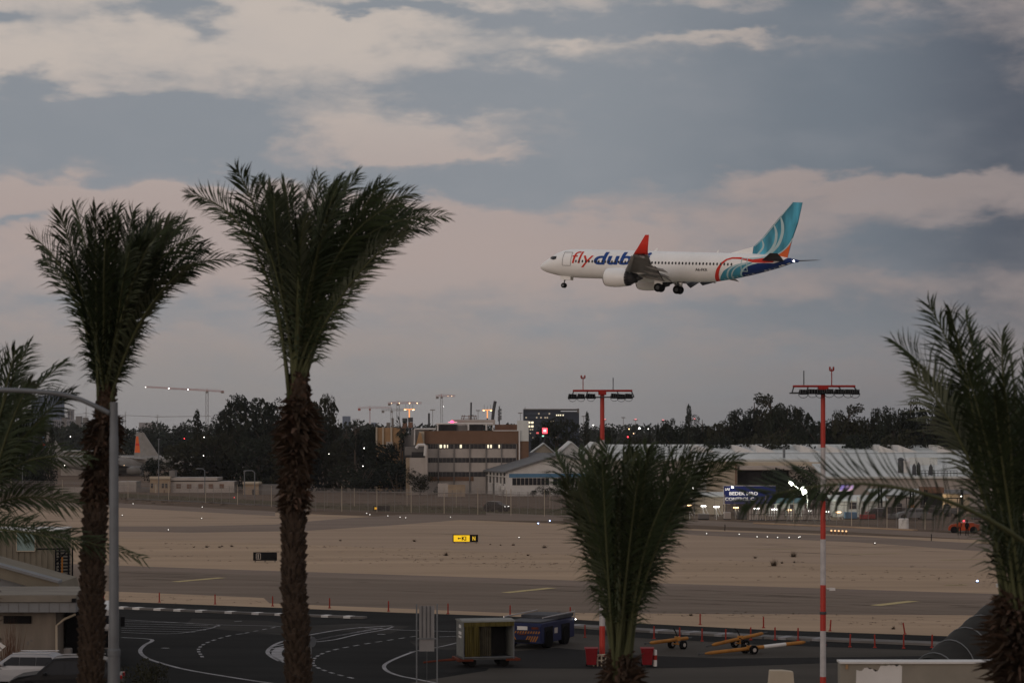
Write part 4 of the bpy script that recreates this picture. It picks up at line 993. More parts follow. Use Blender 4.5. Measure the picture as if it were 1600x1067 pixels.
for z_, y_ in ((.35,.35),(.62,.62)):
    b = MB(); yy = D*y_; zz = ze+(zr-ze)*y_+.22; b.box(-hx, hx, yy-.12, yy+.12, zz, zz+.12); b.build('roof_seam', m_steeld, r)
for px, m in ((1012,m_white),(1080,m_white),(1225,m_steel)):
    x = X(px,410)-r.location.x; b = MB(); b.tube([(x,2,ze-.5),(x,2,ze+2.2)], .22, 8); b.build('vent_pipe', m, r)
H2 = hangar('front_hangar', None, 'pale front hangar roof with walkway and ventilators above the lit yard', m_greyw, m_zinc, 380, 1290, 1560, 746, 398, 721)
r = H2[0]; hx, ze, zr, D = H2[1:]; rel = lambda px, Y: X(px,Y)-r.location.x
b = MB(); x0, x1 = rel(1425,390), rel(1468,390); b.prism([(x0-2.2,zr-1.2),(x1,zr-1.2),(x1,zr+.75),(x0,zr+.75)], D-6, D); b.build('roof_dormer', m_zinc, r)
b = MB(); b.lathe([(.75,0),(.8,.1),(.8,1.7),(.95,1.75),(.9,2.0),(.3,2.35)], 16, (rel(1412,385), 4, ze+.6)); b.build('ventilator', m_white, r, smooth=False)
b = MB(); b.lathe([(.45,0),(.45,2.2),(.6,2.3),(.2,2.6)], 12, (rel(1405,385), 3.4, ze+.5)); b.build('ventilator', m_steeld, r)
for px, h in ((1430,2.2),(1437,2.4),(1456,2.1)):
    b = MB(); b.lathe([(.34,0),(.3,.8*h),(.05,h)], 10, (rel(px,380), 1.0, ze)); b.build('roof_vent', m_steeld, r)
b = MB()
for q in (.5, .9): b.tube([(rel(1425,380), -.3, ze+q+.2), (rel(1495,380), -.3, ze+q+.2)], .05, 5)
for k in range(15): xx = rel(1425+k*5,380); b.tube([(xx,-.3,ze),(xx,-.3,ze+1.1)], .04, 5)
b.build('roof_railing', m_steeld, r)
H3 = Bld('cream_hangar_front', 392, 1108, 1300, 720, 'cream hangar front with a dark open door behind the blue board', 'hangar', depth=15)
H3.block('wall', 1110, 1152, 721, None, m_cream); H3.block('side_wall', 1152, 1290, 722, 735, m_cream, 1.5, 14); H3.block('side_wall', 1235, 1290, 735, None, m_greyw, 1.5, 14); H3.block('door_shade_block', 1154, 1234, 735.2, None, m_pdark, 2.2, 14)  # doorway is a solid dark block, its inner shade given as colour
H3.block('coping', 1109, 1153, 719.7, 721, m_white, -.3, 15); b = MB(); b.tube([(H3.x(1149.5),-.5,H3.z(760)),(H3.x(1149.5),-.5,H3.z(721))], .12, 6); b.build('downpipe', m_wood, H3.root)
H3.block('canopy', 1155, 1290, 728, 733.5, m_greyw, -1.5, 1.5)
W1 = Bld('white_lean_to', 400, 1078, 1112, 720, 'white lean-to with grey sheet end wall seen between palm fronds', 'shed', depth=10)
W1.block('wall', 1085, 1109, 718, None, m_zinc); W1.block('base_wall', 1085, 1109, 749, 752, m_steeld, -.3, 0)

# --- yard sheds
def cabin(name, Y, px0, px1, pyt, pyb_roof, m, mr, label, depth=4., wins=(), door=None, over=.4):
    c = Bld(name, Y, px0, px1, pyt, label, 'cabin', depth=depth)
    c.block('wall', px0, px1, pyb_roof, None, m)
    b = MB(); b.add([(c.x(px0)-over,-over,c.z(pyb_roof)),(c.x(px1)+over,-over,c.z(pyb_roof)),(c.x(px1)+over,depth+over,c.z(pyt)),(c.x(px0)-over,depth+over,c.z(pyt)),
        (c.x(px0)-over,-over,c.z(pyb_roof)+.15),(c.x(px1)+over,-over,c.z(pyb_roof)+.15),(c.x(px1)+over,depth+over,c.z(pyt)+.15),(c.x(px0)-over,depth+over,c.z(pyt)+.15)],
        [(0,3,2,1),(4,5,6,7),(0,1,5,4),(1,2,6,5),(2,3,7,6),(3,0,4,7)]); b.build('roof', mr, c.root)
    for q in wins:
        w = c.block('window', q[0], q[1], q[2], q[3], m_win, -.05, .1)
    if door: c.block('door', door[0], door[1], door[2], None, m_greyd, -.05, .1)
    return c
m_teal = mat('teal_roof_edge', (.10,.24,.28), .6, .15, 1.)
cabin('guard_cabin', 338, 1198, 1257, 781, 785.5, m_white, m_teal, 'white guard cabin with teal roof edge under the floodlight', wins=((1204,1210,788,795),(1214,1220,788,795),(1234,1241,788,795)))
cabin('site_cabin', 335, 1303, 1384, 776, 783, m_white, m_zinc, 'long pale blue-white site cabin right of the red and white mast', wins=((1327,1338,785,795),), door=(1345,1352,786))
cabin('site_cabin', 345, 1370, 1452, 767, 775, m_greyw, m_zinc, 'wide flat roofed shelter behind the forklifts', 8)
cabin('low_shed', 345, 1085, 1130, 771, 776, m_cream, m_zinc, 'small cream shed left of the blue board')
Lb = cabin('white_garage', 350, 1462, 1515, 768, 772, m_cream, m_greyd, 'cream garage wall lit by a warm lamp at the right', 6)
Dk = Bld('dark_container_stack', 342, 1443, 1474, 761, 'dark brown box shelter left of the lit cream garage', 'shed', depth=4); Dk.block('wall', 1445, 1473, 770, None, m_pdark); Dk.block('hood', 1443, 1474, 761, 770, m_wood, -.6, 4)
b = MB(); p = Vector((X(1461,349), 349, Z(772,349))); b.ico((0,0,0), .22); o = b.build('wall_lamp', m_lampo); o.location = p; tag(o, 'warm wall lamp shining on the cream garage', 'lamp')
def point(loc, e, col, name, rad=.3):
    l = bpy.data.lights.new(name, 'POINT'); l.energy = e; l.color = col; l.shadow_soft_size = rad
    o = bpy.data.objects.new(name, l); scene.collection.objects.link(o); o.location = loc; return o
point(p+Vector((.6,-.9,-.1)), 160, (1,.72,.42), 'wall_lamp_light')
# floodlight pole
fl = empty('floodlight_pole', (X(1262,332), 332, 0), 'bright white floodlight pair on a bent pole above the guard cabin', 'floodlight')
kx = lambda px: X(px,332)-fl.location.x; kz = lambda py: Z(py,332)
b = MB(); b.tube([(0,0,0),(0,0,kz(775)),(kx(1257),0,kz(768))], .09, 6); b.tube([(kx(1257),0,kz(766)),(kx(1246),0,kz(762)),(kx(1240),0,kz(757))], .07, 6); b.build('pole', m_white, fl)
for (x0,y0,x1,y1,r) in ((1253,761,1258,771,.34),(1233,752,1238,757,.20)):
    b = MB(); b.tube([(kx(x0),-.2,kz(y0)),(kx(x1),-.2,kz(y1))], [r*.8,r], 10); b.build('lamp_head', mat('flood_lamp', (1,1,1), .5, 0, 1, emit=(.92,1,.82), es=16), fl)
point((X(1256,331), 330.6, Z(766,331)), 900, (.9,1,.8), 'floodlight_light'); point((X(1236,331), 330.6, Z(755,331)), 250, (.9,1,.8), 'floodlight_light')
fl2 = empty('small_floodlight', (X(1085,335), 335, 0), 'white floodlight on a post seen between the palm fronds', 'floodlight')
b = MB(); b.tube([(0,0,0),(0,0,Z(764,335))], .07, 6); b.build('pole', m_steel, fl2); b = MB(); b.ico((-.1,-.1,Z(763,335)), .28); b.build('lamp_head', m_lampw, fl2)
point((X(1085,334), 334, Z(764,334)), 150, (.9,1,.9), 'small_floodlight_light')
# blue board
m_navyb = mat('blue_board', (.018,.028,.13), .5, .08, 1., emit=(.02,.03,.15), es=.12)  # faint glow put into the board colour to brighten it
m_wt = mat('white_letters', (.8,.8,.8), .5, 0, 1, emit=(1,1,1), es=.35)  # letters carry a small added glow as well
bs = Bld('blue_sign_board', 330, 1131, 1212, 759, 'large blue yard board with two lines of white capital letters', 'sign', depth=.3)
bs.block('board', 1131, 1212, 759, 787, m_navyb, 0, .25)
for x in (1135, 1172, 1208): bs.block('leg', x-.5, x+.5, 787, None, m_steeld, .05, .2)
bs.block('frame', 1130.4, 1131, 758.6, 787.4, m_white, -.05, .3); bs.block('frame', 1131, 1212, 758.3, 759, m_white, -.05, .3)
text_on('logo_lettering', 'IAI', bs.x(1133), bs.x(1140), -.03, bs.z(766), bs.z(762.2), m_wt, bs.root, .05)
text_on('lettering', 'BEDEK MRO', bs.x(1139.5), bs.x(1184), -.03, bs.z(773.4), bs.z(768), m_wt, bs.root, .03)
text_on('lettering', 'CONTROL C', bs.x(1133), bs.x(1178), -.03, bs.z(782), bs.z(776.6), m_wt, bs.root, .03)
b = MB(); b.ico((bs.x(1144), -.4, bs.z(761)), .16); b.build('board_lamp', m_lampw, bs.root)
ps = Bld('picture_board', 340, 1311, 1334, 755, 'small lit picture board in pink and violet above the site cabin', 'sign', depth=.4)
pm = bpy.data.materials.new('lit_picture'); pm.use_nodes = True; t = pm.node_tree; pr = t.nodes['Principled BSDF']
co = t.nodes.new('ShaderNodeTexCoord'); wv = t.nodes.new('ShaderNodeTexNoise'); wv.inputs['Scale'].default_value = 1.1; mpn = t.nodes.new('ShaderNodeMapping'); mpn.inputs['Scale'].default_value = (.4,1,2.2)
rp = t.nodes.new('ShaderNodeValToRGB'); e = rp.color_ramp.elements; e[0].position = .35; e[0].color = (.12,.12,.42,1); e[1].position = .62; e[1].color = (.65,.42,.55,1); k = e.new(.5); k.color = (.28,.20,.50,1)
t.links.new(co.outputs['Object'], mpn.inputs[0]); t.links.new(mpn.outputs[0], wv.inputs['Vector']); t.links.new(wv.outputs[0], rp.inputs[0]); t.links.new(rp.outputs[0], pr.inputs['Base Color']); t.links.new(rp.outputs[0], pr.inputs['Emission Color']); pr.inputs['Emission Strength'].default_value = .55
ps.block('frame', 1310.5, 1334.5, 754.5, 767.5, m_white, 0, .3); ps.block('picture', 1312, 1333, 756, 766.5, pm, -.05, .05)
for x in (1314, 1331): ps.block('leg', x-.5, x+.5, 767.5, None, m_steeld, .05, .2)
# row of strip lamps with raking braces in the yard
for i, px in enumerate((1078,1099,1119.5,1150,1182,1210,1232.5,1264,1291,1310)):
    py = 789.5+(px-1078)*.045; Y = 326
    L = empty('yard_lamp', (X(px,Y), Y, 0), 'white strip lamp with slanting braces behind the yard fence, %s from the left' % ORD[i], 'lamp', group='strip lamps along the yard fence')
    k = Y/F; b = MB(); b.box(-4*k, 4*k, -.1, .1, Z(py,Y)-.07, Z(py,Y)+.07); b.build('lamp_tube', m_lampw if i % 3 else m_lampo, L)
    b = MB(); b.tube([(-3*k,0,Z(py,Y)),(4*k,.2,Z(py+16,Y))], .05, 5); b.tube([(2*k,0,Z(py,Y)),(8*k,.2,Z(py+13,Y))], .04, 5); b.tube([(0,.3,0),(0,.3,Z(py,Y))], .05, 5); b.build('post', m_white, L)

# --- low airfield buildings, left
T = Bld('tan_barracks', 465, 235, 366, 745, 'long tan barracks with small dark windows and a lighter left end', depth=8)
T.block('end_block', 235.5, 267, 745, None, m_tan, -1, 8, label='lighter left end block'); T.block('wall', 267, 366, 752, None, m_greyw)
T.block('roof', 267, 340, 746, 750.5, m_greyw, -.3, 8); T.block('roof_trim', 235, 267.5, 744, 748, m_cream, -1.3, -.6)
for x in (237,254,259.5): T.block('window', x, x+3.2, 755, 762, m_win, -1.05, -.9)
T.block('door', 243.5, 246, 756, 773, m_cream, -1.06, -.9); T.block('door', 257, 258.6, 765, 773, m_wood, -1.06, -.9)
for x in (275.5,292,310,326,343): T.block('window', x, x+7, 756, 763, m_wood, -.06, .1)
T.block('roof_cabin', 263, 272, 735, 745, m_greyd, 1, 4)
T2 = Bld('tan_hut', 450, 380, 432, 753, 'small tan guard hut with a dark door between the left palms', depth=5)
T2.block('wall', 380, 404, 756, None, m_tan); T2.block('roof_slab', 379.5, 404.5, 753, 756, m_cream, -.4, 5.3); T2.block('door', 394, 397, 764, None, m_pdark, -.06, .1); T2.block('rear_wall', 404, 436, 757, None, m_greyd, 1, 4)
T3 = Bld('low_grey_shed', 470, 180, 236, 752, 'low pale grey shed left of the tan barracks', 'shed', depth=6); T3.block('wall', 183, 213, 752, None, m_greyw); T3.block('wall', 213, 236, 762, None, m_greyd)
T4 = Bld('left_boundary_wall', 462, 0, 120, 757, 'long low grey boundary wall at the far left', 'wall', depth=.5); T4.block('wall_panel', -60, 60, 760, None, m_greyd, 0, .4); T4.block('wall_panel', 60, 180, 761, None, m_greyw, 0, .4)

# --- glass office tower block, middle distance
GB = Bld('glass_office_block', 900, 818, 906, 640, 'dark blue glass office block with lit floors behind the trees', depth=40)
GB.block('wall', 818, 876, 640, None, m_navy); GB.block('wall', 876, 905, 643, None, m_navy, 1, 40); GB.block('roof_edge', 818, 905, 638.7, 640.2, m_greyd, -.5, 40); GB.block('roof_post', 902, 905, 638, 645, m_greyd, 0, 3); GB.block('roof_post', 820, 821, 636, 640, m_greyd, 0, 1)
rn = random.Random(5)
for r_ in range(7):
    y = 644.5+r_*6.2; w = GB.block('window', 820, 875, y, y+3.2, mat('glass_band', (.05,.065,.09), .2, .3, .1), -.15, .0)
    for k in range(16):
        if rn.random() < (.16 if r_ < 3 else .08):
            x = 821+k*3.3; bb = MB(); bb.box(GB.x(x), GB.x(x+2.2), -.25, -.16, GB.z(y+2.8), GB.z(y+.5)); bb.build('lit_pane', mat('dim_lit_pane', (.5,.45,.35), .6, 0, 1, emit=(1,.85,.6), es=.22), w)
for x, y in ((825,658.5),(830,658.5),(825,664.5),(830,664.5)): GB.block('bright_pane', x, x+3.6, y, y+3, m_lit, -.3, -.2)
for x in (869,872,875,879): GB.block('bright_pane', x, x+1.8, 647.5, 649.5, m_lit, -.3, -.2)
rs = Bld('red_neon_sign', 500, 848, 856, 666, 'glowing red square sign on a post before the glass block', 'sign', depth=.6)
rs.block('panel', 847.5, 855, 668.5, 677, m_lampr, 0, .4); rs.block('symbol', 849.5, 853, 671.5, 674, mat('pink_glow', (1,.5,.5), .5, 0, 1, emit=(1,.6,.6), es=3), -.2, -.05); rs.block('post', 850.8, 851.8, 677, None, m_steeld, .1, .3)
rs.block('lower_panel', 838, 842, 675, 677.5, mat('dull_red_light', (.6,.1,.1), .5, 0, 1, emit=(.7,.12,.12), es=.8), 0, .3); rs.block('lower_panel', 847, 850, 680, 682, mat('green_light', (.4,.8,.7), .5, 0, 1, emit=(.4,.9,.7), es=1.), 0, .3)

# --- distant city at left
def tower(px0, px1, py, Y, label, m=m_tower, win=True, nm='tower_block'):
    t = Bld(nm, Y, px0, px1, py, label, 'tower', depth=(px1-px0)*Y/F)
    t.block('wall', px0, px1, py, None, m)
    if win:
        bb = MB(); n = max(2, int((px1-px0)/3.2))
        for k in range(n):
            x = px0+(px1-px0)*(k+.5)/n; bb.box(t.x(x)-.25*t.k*3.0*.5, t.x(x)+.25*t.k*3.0*.5, -.8, 0, 0, t.z(py+1.5))
        bb.build('window', mat('tower_glazing', (.07,.09,.13), .5, .1, .02), t.root)
    return t
tower(40,48,640,3000,'low bluish tower at the left end of the far city cluster'); tower(49,59,622,3000,'bluish tower with flat top, second of the far cluster'); tower(60,71,618,3050,'bluish tower in the middle of the far cluster'); tower(74,84,612,2950,'bluish tower right of the middle of the far cluster'); tower(86,98.5,612,2980,'tallest right hand bluish tower of the far cluster')
tower(105.5,114.5,640,2000,'slim pale apartment block right of the blue towers', m_tower2); tower(82,95,656,1800,'white low apartment block under the blue towers, left one',m_tower2); tower(104,116,656,1800,'white low apartment block under the blue towers, right one',m_tower2)
tower(118,127,650,2100,'small grey block beside the power pylon',m_greyd,False); tower(96,104,652,2100,'grey block between the white apartment blocks',m_greyd,False); tower(129,137,652,2200,'low dark block behind the left palm trunk',m_greyd,False)
tower(535,547,650,4000,'faint blue tower showing right of the central palm trunk'); tower(580,588,660,4200,'faint blue tower with rounded top near the ochre building, taller one'); tower(573,580,664,4200,'faint blue block near the ochre building, lower one')
tower(217,240,660,1600,'wide pale low building on the far left horizon',m_tower2,False,'horizon_building')

# --- cranes
m_crane = mat('crane_grey', (.22,.21,.20), .7, .15, .5); m_craner = mat('crane_red', (.34,.10,.07), .7, .2, .5)
def crane(px, ytop, ybase, jl, jr, Y, label, mm, mj, lamps=(), mw=3.2, jy=None, thick=.5, lampm=None, tilt=0.):
    r = empty('tower_crane', (X(px,Y), Y, 0), label, 'crane'); k = Y/F; w = mw*k/2; zt = Z(ytop,Y); th = .012*k*3+thick*k*.35
    b = MB()
    for sx in (-1,1):
        for sy in (-1,1): b.tube([(sx*w,sy*w,0),(sx*w,sy*w,zt)], th, 4)
    z = Z(ybase,Y); st = w*2.2
    while z < zt-st:
        b.tube([(-w,-w,z),(w,-w,z+st)], th*.7, 4); b.tube([(w,-w,z+st),(-w,-w,z+2*st)], th*.7, 4); z += 2*st
    b.build('mast', mm, r)
    h = 2.0*k; b = MB(); xl, xr = (jl-px)*k, (jr-px)*k; tz = lambda x: zt-x*tilt
    for y_, z_ in ((-w,0),(w,0),(0,h)): b.tube([(xl,y_,tz(xl)+z_),(xr,y_,tz(xr)+z_)], th, 4)
    n = int(abs(xr-xl)/(h*1.3))
    for i in range(n):
        a = xl+(xr-xl)*i/n; c = xl+(xr-xl)*(i+.5)/n; e = xl+(xr-xl)*(i+1)/n
        for y_ in (-w, w): b.tube([(a,y_,tz(a)),(c,0,tz(c)+h)], th*.6, 4); b.tube([(c,0,tz(c)+h),(e,y_,tz(e))], th*.6, 4)
    b.build('jib', mj, r)
    b = MB(); cxw = xr if abs(xl) > abs(xr) else xl; sg = 1 if cxw > 0 else -1; b.cb((cxw-sg*2.4*k, 0, zt-1.6*k), (4.*k, 2*w, 3.6*k)); b.build('counterweight', mm, r)
    b = MB(); b.cb((0,-w*1.5,zt-1.8*k), (3*k,2*w,2.6*k)); b.build('cab', mm, r)
    b = MB(); b.tube([(0,0,zt),(0,0,zt+4.2*k)], th*1.5, 4); b.tube([(0,0,zt+4.2*k),(xl*.6,0,zt+h)], th*.5, 4); b.tube([(0,0,zt+4.2*k),(xr*.8,0,zt+h)], th*.5, 4); b.build('apex', mj, r)
    for (x, rr) in lamps:
        b = MB(); b.ico(((x-px)*k, -w-.3, tz((x-px)*k)+.6*k), rr*k); b.build('work_light', lampm or m_lampw, r)
crane(323.5, 611, 661, 227, 350, 1100, 'big tower crane with long jib and three white lights, left of the tallest trees', m_crane, m_craner, ((228,.6),(264,.8),(294,.8)), 3.6, tilt=.06)
crane(578, 638, 665, 559, 612, 1700, 'faint far crane with level jib above the fan palms', m_craner, m_craner, (), 1.2, thick=.3)
crane(622, 630.5, 668, 606, 659, 900, 'nearest grey crane with a lit jib behind the ochre building', m_crane, m_craner, ((624,.7),(640,.9),(652,.8),(612,.5)), 4.2, lampm=m_lampo)
crane(690, 619.5, 660, 681, 711, 950, 'short grey crane right of the lit cluster', m_crane, m_craner, ((706,.45),(700,.4)), 3.2, lampm=m_lampo)
crane(612, 641.5, 668, 596, 641, 1300, 'low crane jib behind the nearest grey crane', m_crane, m_crane, ((645,.3),), 3.)
def litmast(px, yt, Y, label, lm, w=14, pm=m_craner, lamp=.7, rods=3):
    r = empty('lit_approach_mast', (X(px,Y), Y, 0), label, 'light mast'); k = Y/F
    b = MB(); b.tube([(0,0,Z(yt+12,Y)),(0,0,Z(yt,Y))], .9*k, 8); b.build('upper_pole', pm, r); b = MB(); b.tube([(0,0,0),(0,0,Z(yt+12,Y))], 1.1*k, 8); b.build('pole', m_steeld, r)
    b = MB(); b.box(-w/2*k, w/2*k, -.5*k, .5*k, Z(yt,Y), Z(yt-1.2,Y)); b.build('platform', pm, r)
    b = MB()
    for i in range(rods): x = (-.4+.8*i/max(1,rods-1))*w*k*.8; b.tube([(x,0,Z(yt,Y)),(x,0,Z(yt-9+2*(i%2),Y))], .22*k, 4)
    b.build('rod', m_steeld, r)
    for s in (-1, 1):
        b = MB(); b.ico((s*w*.38*k, -1*k, Z(yt+.4,Y)), lamp*k, (1.8,1,.7)); b.build('lamp', lm, r)
    return r
litmast(639.5, 640, 800, 'orange lit mast among the cranes left of the office roof', m_lampo, 17, m_lampo and mat('orange_pole_glow', (.7,.3,.12), .6, 0, 1, emit=(1,.38,.12), es=1.1), .9)  # pole and platform glow themselves: lamp light put into their material
litmast(761.5, 641, 800, 'orange lit mast above the office block roof', m_lampo, 15, MATS['orange_pole_glow'], .9)
for i, (px, yt, Y, w, l, c) in enumerate(((676,640,1500,8,0,''),(747,641,1400,7,0,''),(813,645,1200,7,0,''),(912,650,1200,6,0,''),(974,652,1300,6,0,''),(993,656,1400,7,1,''),(1036,657,1400,7,1,''),(945,656,1400,5,1,''),(1085,655,1400,5,1,''),(559,655,1600,6,0,''))):
    r = empty('apron_light_mast', (X(px,Y), Y, 0), '%s far apron light mast on the horizon, %s from the left' % ('red lit' if l else 'unlit', ORD[sorted((676,747,813,912,974,993,1036,945,1085,559)).index(px)]), 'light mast', group='far apron light masts on the horizon'); k = Y/F
    b = MB(); b.tube([(0,0,0),(0,0,Z(yt,Y))], .38*k, 6); b.build('pole', m_crane, r)
    b = MB(); b.box(-w/2*k, w/2*k, -.5, .5, Z(yt+1,Y), Z(yt-.4,Y)); b.build('lamp_frame', m_crane, r)
    if l: b = MB(); b.ico((0,-1,Z(yt-1,Y)), .9*k, (2,1,.7)); b.build('red_lamp', mat('soft_red_lamp', (1,.2,.2), .5, 0, 1, emit=(1,.25,.25), es=1.6), r)
# scattered far lights
for i, (px, py, m, s, Y) in enumerate(((983,670,m_lampo,.9,1000),(999,669,m_lampw,1.5,1000),(990,677,m_lampo,.7,1000),(960,682.5,m_lampw,.9,700),(981,682.5,m_lampr,1.3,700),(927,664,m_lampw,.7,900),(863,682,m_lampo,.8,860),(1013,670,m_lampw,.6,1000),(288,685,m_lampr,.8,700),(319,683,m_lampw,.55,480),(318,712,m_lampw,.7,480),(14,641,m_lampw,.45,480),(101,727,m_lampw,.7,560),(110,682,m_lampw,.5,600),(194,727,m_lampo,.4,560),(569,700,m_lampw,.8,440),(567,728,m_lampw,.6,440),(514,709,m_lampw,.5,440),(427.5,793.5,m_lampw,.8,380),(366,777,m_lampr,.5,430),(1537,776,m_lampw,.7,330),(1545,781,m_lampw,.6,330),(1502,775,m_lampw,.9,330),(693,635,m_lampw,.35,940))):
    b = MB(); b.ico((0,0,0), s*Y/F); o = b.build('distant_lamp', m); o.location = (X(px,Y), Y, Z(py,Y)); o['category'] = 'lamp'; o['group'] = 'small far lamps'
    where = 'among the far trees at left' if px < 440 else ('in the shrubs near the office block' if px < 700 else ('on the horizon behind the red mast' if px < 1100 else 'at the right by the hangars'))
    grp = [q for q in (0,)]; o['label'] = '%s point of light %s, number %d from the left of the picture' % ({'white_lamp':'white','warm_lamp':'warm','red_lamp':'red'}[m.name], where, 0)
    o['px'] = px
fl_ = sorted([o for o in scene.objects if o.name.startswith('distant_lamp')], key=lambda o: o['px'])
cnt = {}
for o in fl_:
    key = o['label'].split(', number')[0]; cnt[key] = cnt.get(key, 0)+1; o['label'] = '%s, %s from the left' % (key, ORD[cnt[key]-1]); del o['px']
# pylon and radio masts
def lattice(px, yt, Y, w, label, arms=(), cat='pylon', nm='power_pylon'):
    r = empty(nm, (X(px,Y), Y, 0), label, cat); k = Y/F; b = MB(); zt = Z(yt,Y); t = .22*k
    for s in (-1,1): b.tube([(s*w*k,0,0),(0,0,zt)], t, 4)
    for i in range(6): z = zt*i/6; q = w*k*(1-i/6); b.tube([(-q,0,z),(q*.83,0,z+zt/6)], t*.7, 4)
    b.build('lattice', m_crane, r); b = MB()
    for y, h in arms: b.tube([(-h*k,0,Z(y,Y)),(h*k,0,Z(y,Y))], t, 4)
    if arms: b.build('cross_arm', m_crane, r)
lattice(134.5, 634, 1900, 3, 'lattice power pylon right of the pale blocks', ((645,5),(650,6)))
lattice(196, 643, 1500, 1.4, 'grey telecom mast between left palm and crane', ((646,1.8),(652,1.5)), 'mast', 'telecom_mast')
lattice(246, 647, 1300, 1.4, 'thin pylon on the far tree line left of the big crane', ((649,2.2),(652,3)))
b = MB(); b.tube([(X(60,1900),1900,Z(652,1900)),(X(134,1900),1900,Z(646,1900)),(X(246,1300),1300,Z(651,1300)),(X(330,1300),1300,Z(650,1300))], .12, 4); tag(b.build('power_line', m_crane), 'thin power line running to the far pylon', 'cable')

# --- parked airliners at left
def parked(px, py_fus, Y, yaw, label, mt):
    r = empty('parked_airliner', (X(px,Y), Y, 0), label, 'airplane', rz=yaw); sub = empty('hull', (0,0,3.4), None, None); 
    b = loft_fuselage(ST); b.v = [(x, y, z+3.4) for x, y, z in b.v]; b.build('fuselage', m_pgrey, r, smooth=True)
    for s in (-1,1):
        b = MB(); aerofoil(b, [(12.7,s*1.5,2.2,7,.9,0),(15.1,s*5.6,2.6,4.6,.5,0),(21.5,s*16.6,3.6,1.8,.2,0)]); b.build('wing', m_pgrey, r, smooth=True)
        b = MB(); aerofoil(b, [(33.9,s*.6,4.4,3.3,.3,0),(38,s*7.2,5.2,1.4,.12,0)]); b.build('tailplane', m_pw, r, smooth=True)
        b = MB(); b.lathe([(.9,0),(1.15,.5),(1.1,2.5),(.8,4)], 16, (11.5,s*4.9,1.5), 'x'); b.build('engine', m_pgrey, r, smooth=True)
        b = MB(); b.lathe([(.5,-.2),(.55,.2)], 14, (19.6,s*2.8,.55), 'y'); b.build('wheel', m_black, r)
    b = MB(); b.prism([(31,5.2),(35.3,11.4),(37.3,11.4),(37.9,5.2)], -.15, .15); f = b.build('tail_fin', m_pgrey, r)
    b = MB(); b.prism([(36.5,8.6),(36.7,10.4),(37.3,10.4),(37.45,8.6)], -.18, .18); b.build('fin_flash', mt, f); b = MB(); b.prism([(36.2,6.2),(36.4,8.0),(37.5,8.0),(37.7,6.2)], -.18, .18); b.build('fin_flash', mt, f); b = MB(); b.prism([(36.4,8.0),(36.5,8.6),(37.45,8.6),(37.5,8.0)], -.18, .18); b.build('fin_flash', m_pred, f)
    scene.collection.objects.unlink(sub); bpy.data.objects.remove(sub)
m_tailf = mat('tail_flash', (.75,.22,.03), .5, .5, 1.4)
parked(428, 720, 620, R(168), 'parked grey airliner whose orange flashed tail stands by the left tree', m_porange)
parked(290, 715, 640, R(190), 'parked airliner at left with its blue tail beside the palm', m_bluew)
T5 = Bld('apron_service_building', 640, 95, 200, 700, 'long pale apron building with flat roofs behind the parked airliners', depth=10)
T5.block('wall', 95, 150, 706, None, m_greyw); T5.block('wall', 150, 216, 714, None, m_greyd, 2, 9); T5.block('roof_slab', 93, 152, 704, 706, m_white, -1, 11)
# ================================================================== masts
def bandmat(name, h, z0, flip=False):
    m = bpy.data.materials.new(name); m.use_nodes = True; t = m.node_tree; p = t.nodes['Principled BSDF']; p.inputs['Roughness'].default_value = .5
    co = t.nodes.new('ShaderNodeTexCoord'); s = t.nodes.new('ShaderNodeSeparateXYZ'); t.links.new(co.outputs['Object'], s.inputs[0])
    def mm(op, a, b):
        n = t.nodes.new('ShaderNodeMath'); n.operation = op
        for i, v in enumerate((a, b)):
            if isinstance(v, (int, float)): n.inputs[i].default_value = v
            elif v is not None: t.links.new(v, n.inputs[i])
        return n.outputs[0]
    q = mm('MODULO', mm('MAXIMUM', mm('FLOOR', mm('DIVIDE', mm('SUBTRACT', z0+200*h, s.outputs[2]), h), 0), 200), 2); g = mm('GREATER_THAN', q, .5)
    n = t.nodes.new('ShaderNodeTexNoise'); n.inputs['Scale'].default_value = 5; t.links.new(co.outputs['Object'], n.inputs['Vector'])
    mx = t.nodes.new('ShaderNodeMix'); mx.data_type = 'RGBA'; t.links.new(g, mx.inputs[0])
    mx.inputs[6].default_value = (.50,.032,.018,1); mx.inputs[7].default_value = (.55,.54,.55,1)
    m2 = t.nodes.new('ShaderNodeMix'); m2.data_type = 'RGBA'; m2.blend_type = 'MULTIPLY'; m2.inputs[0].default_value = .35
    t.links.new(mx.outputs[2], m2.inputs[6]); t.links.new(n.outputs[0], m2.inputs[7]); t.links.new(m2.outputs[2], p.inputs['Base Color'])
    return m
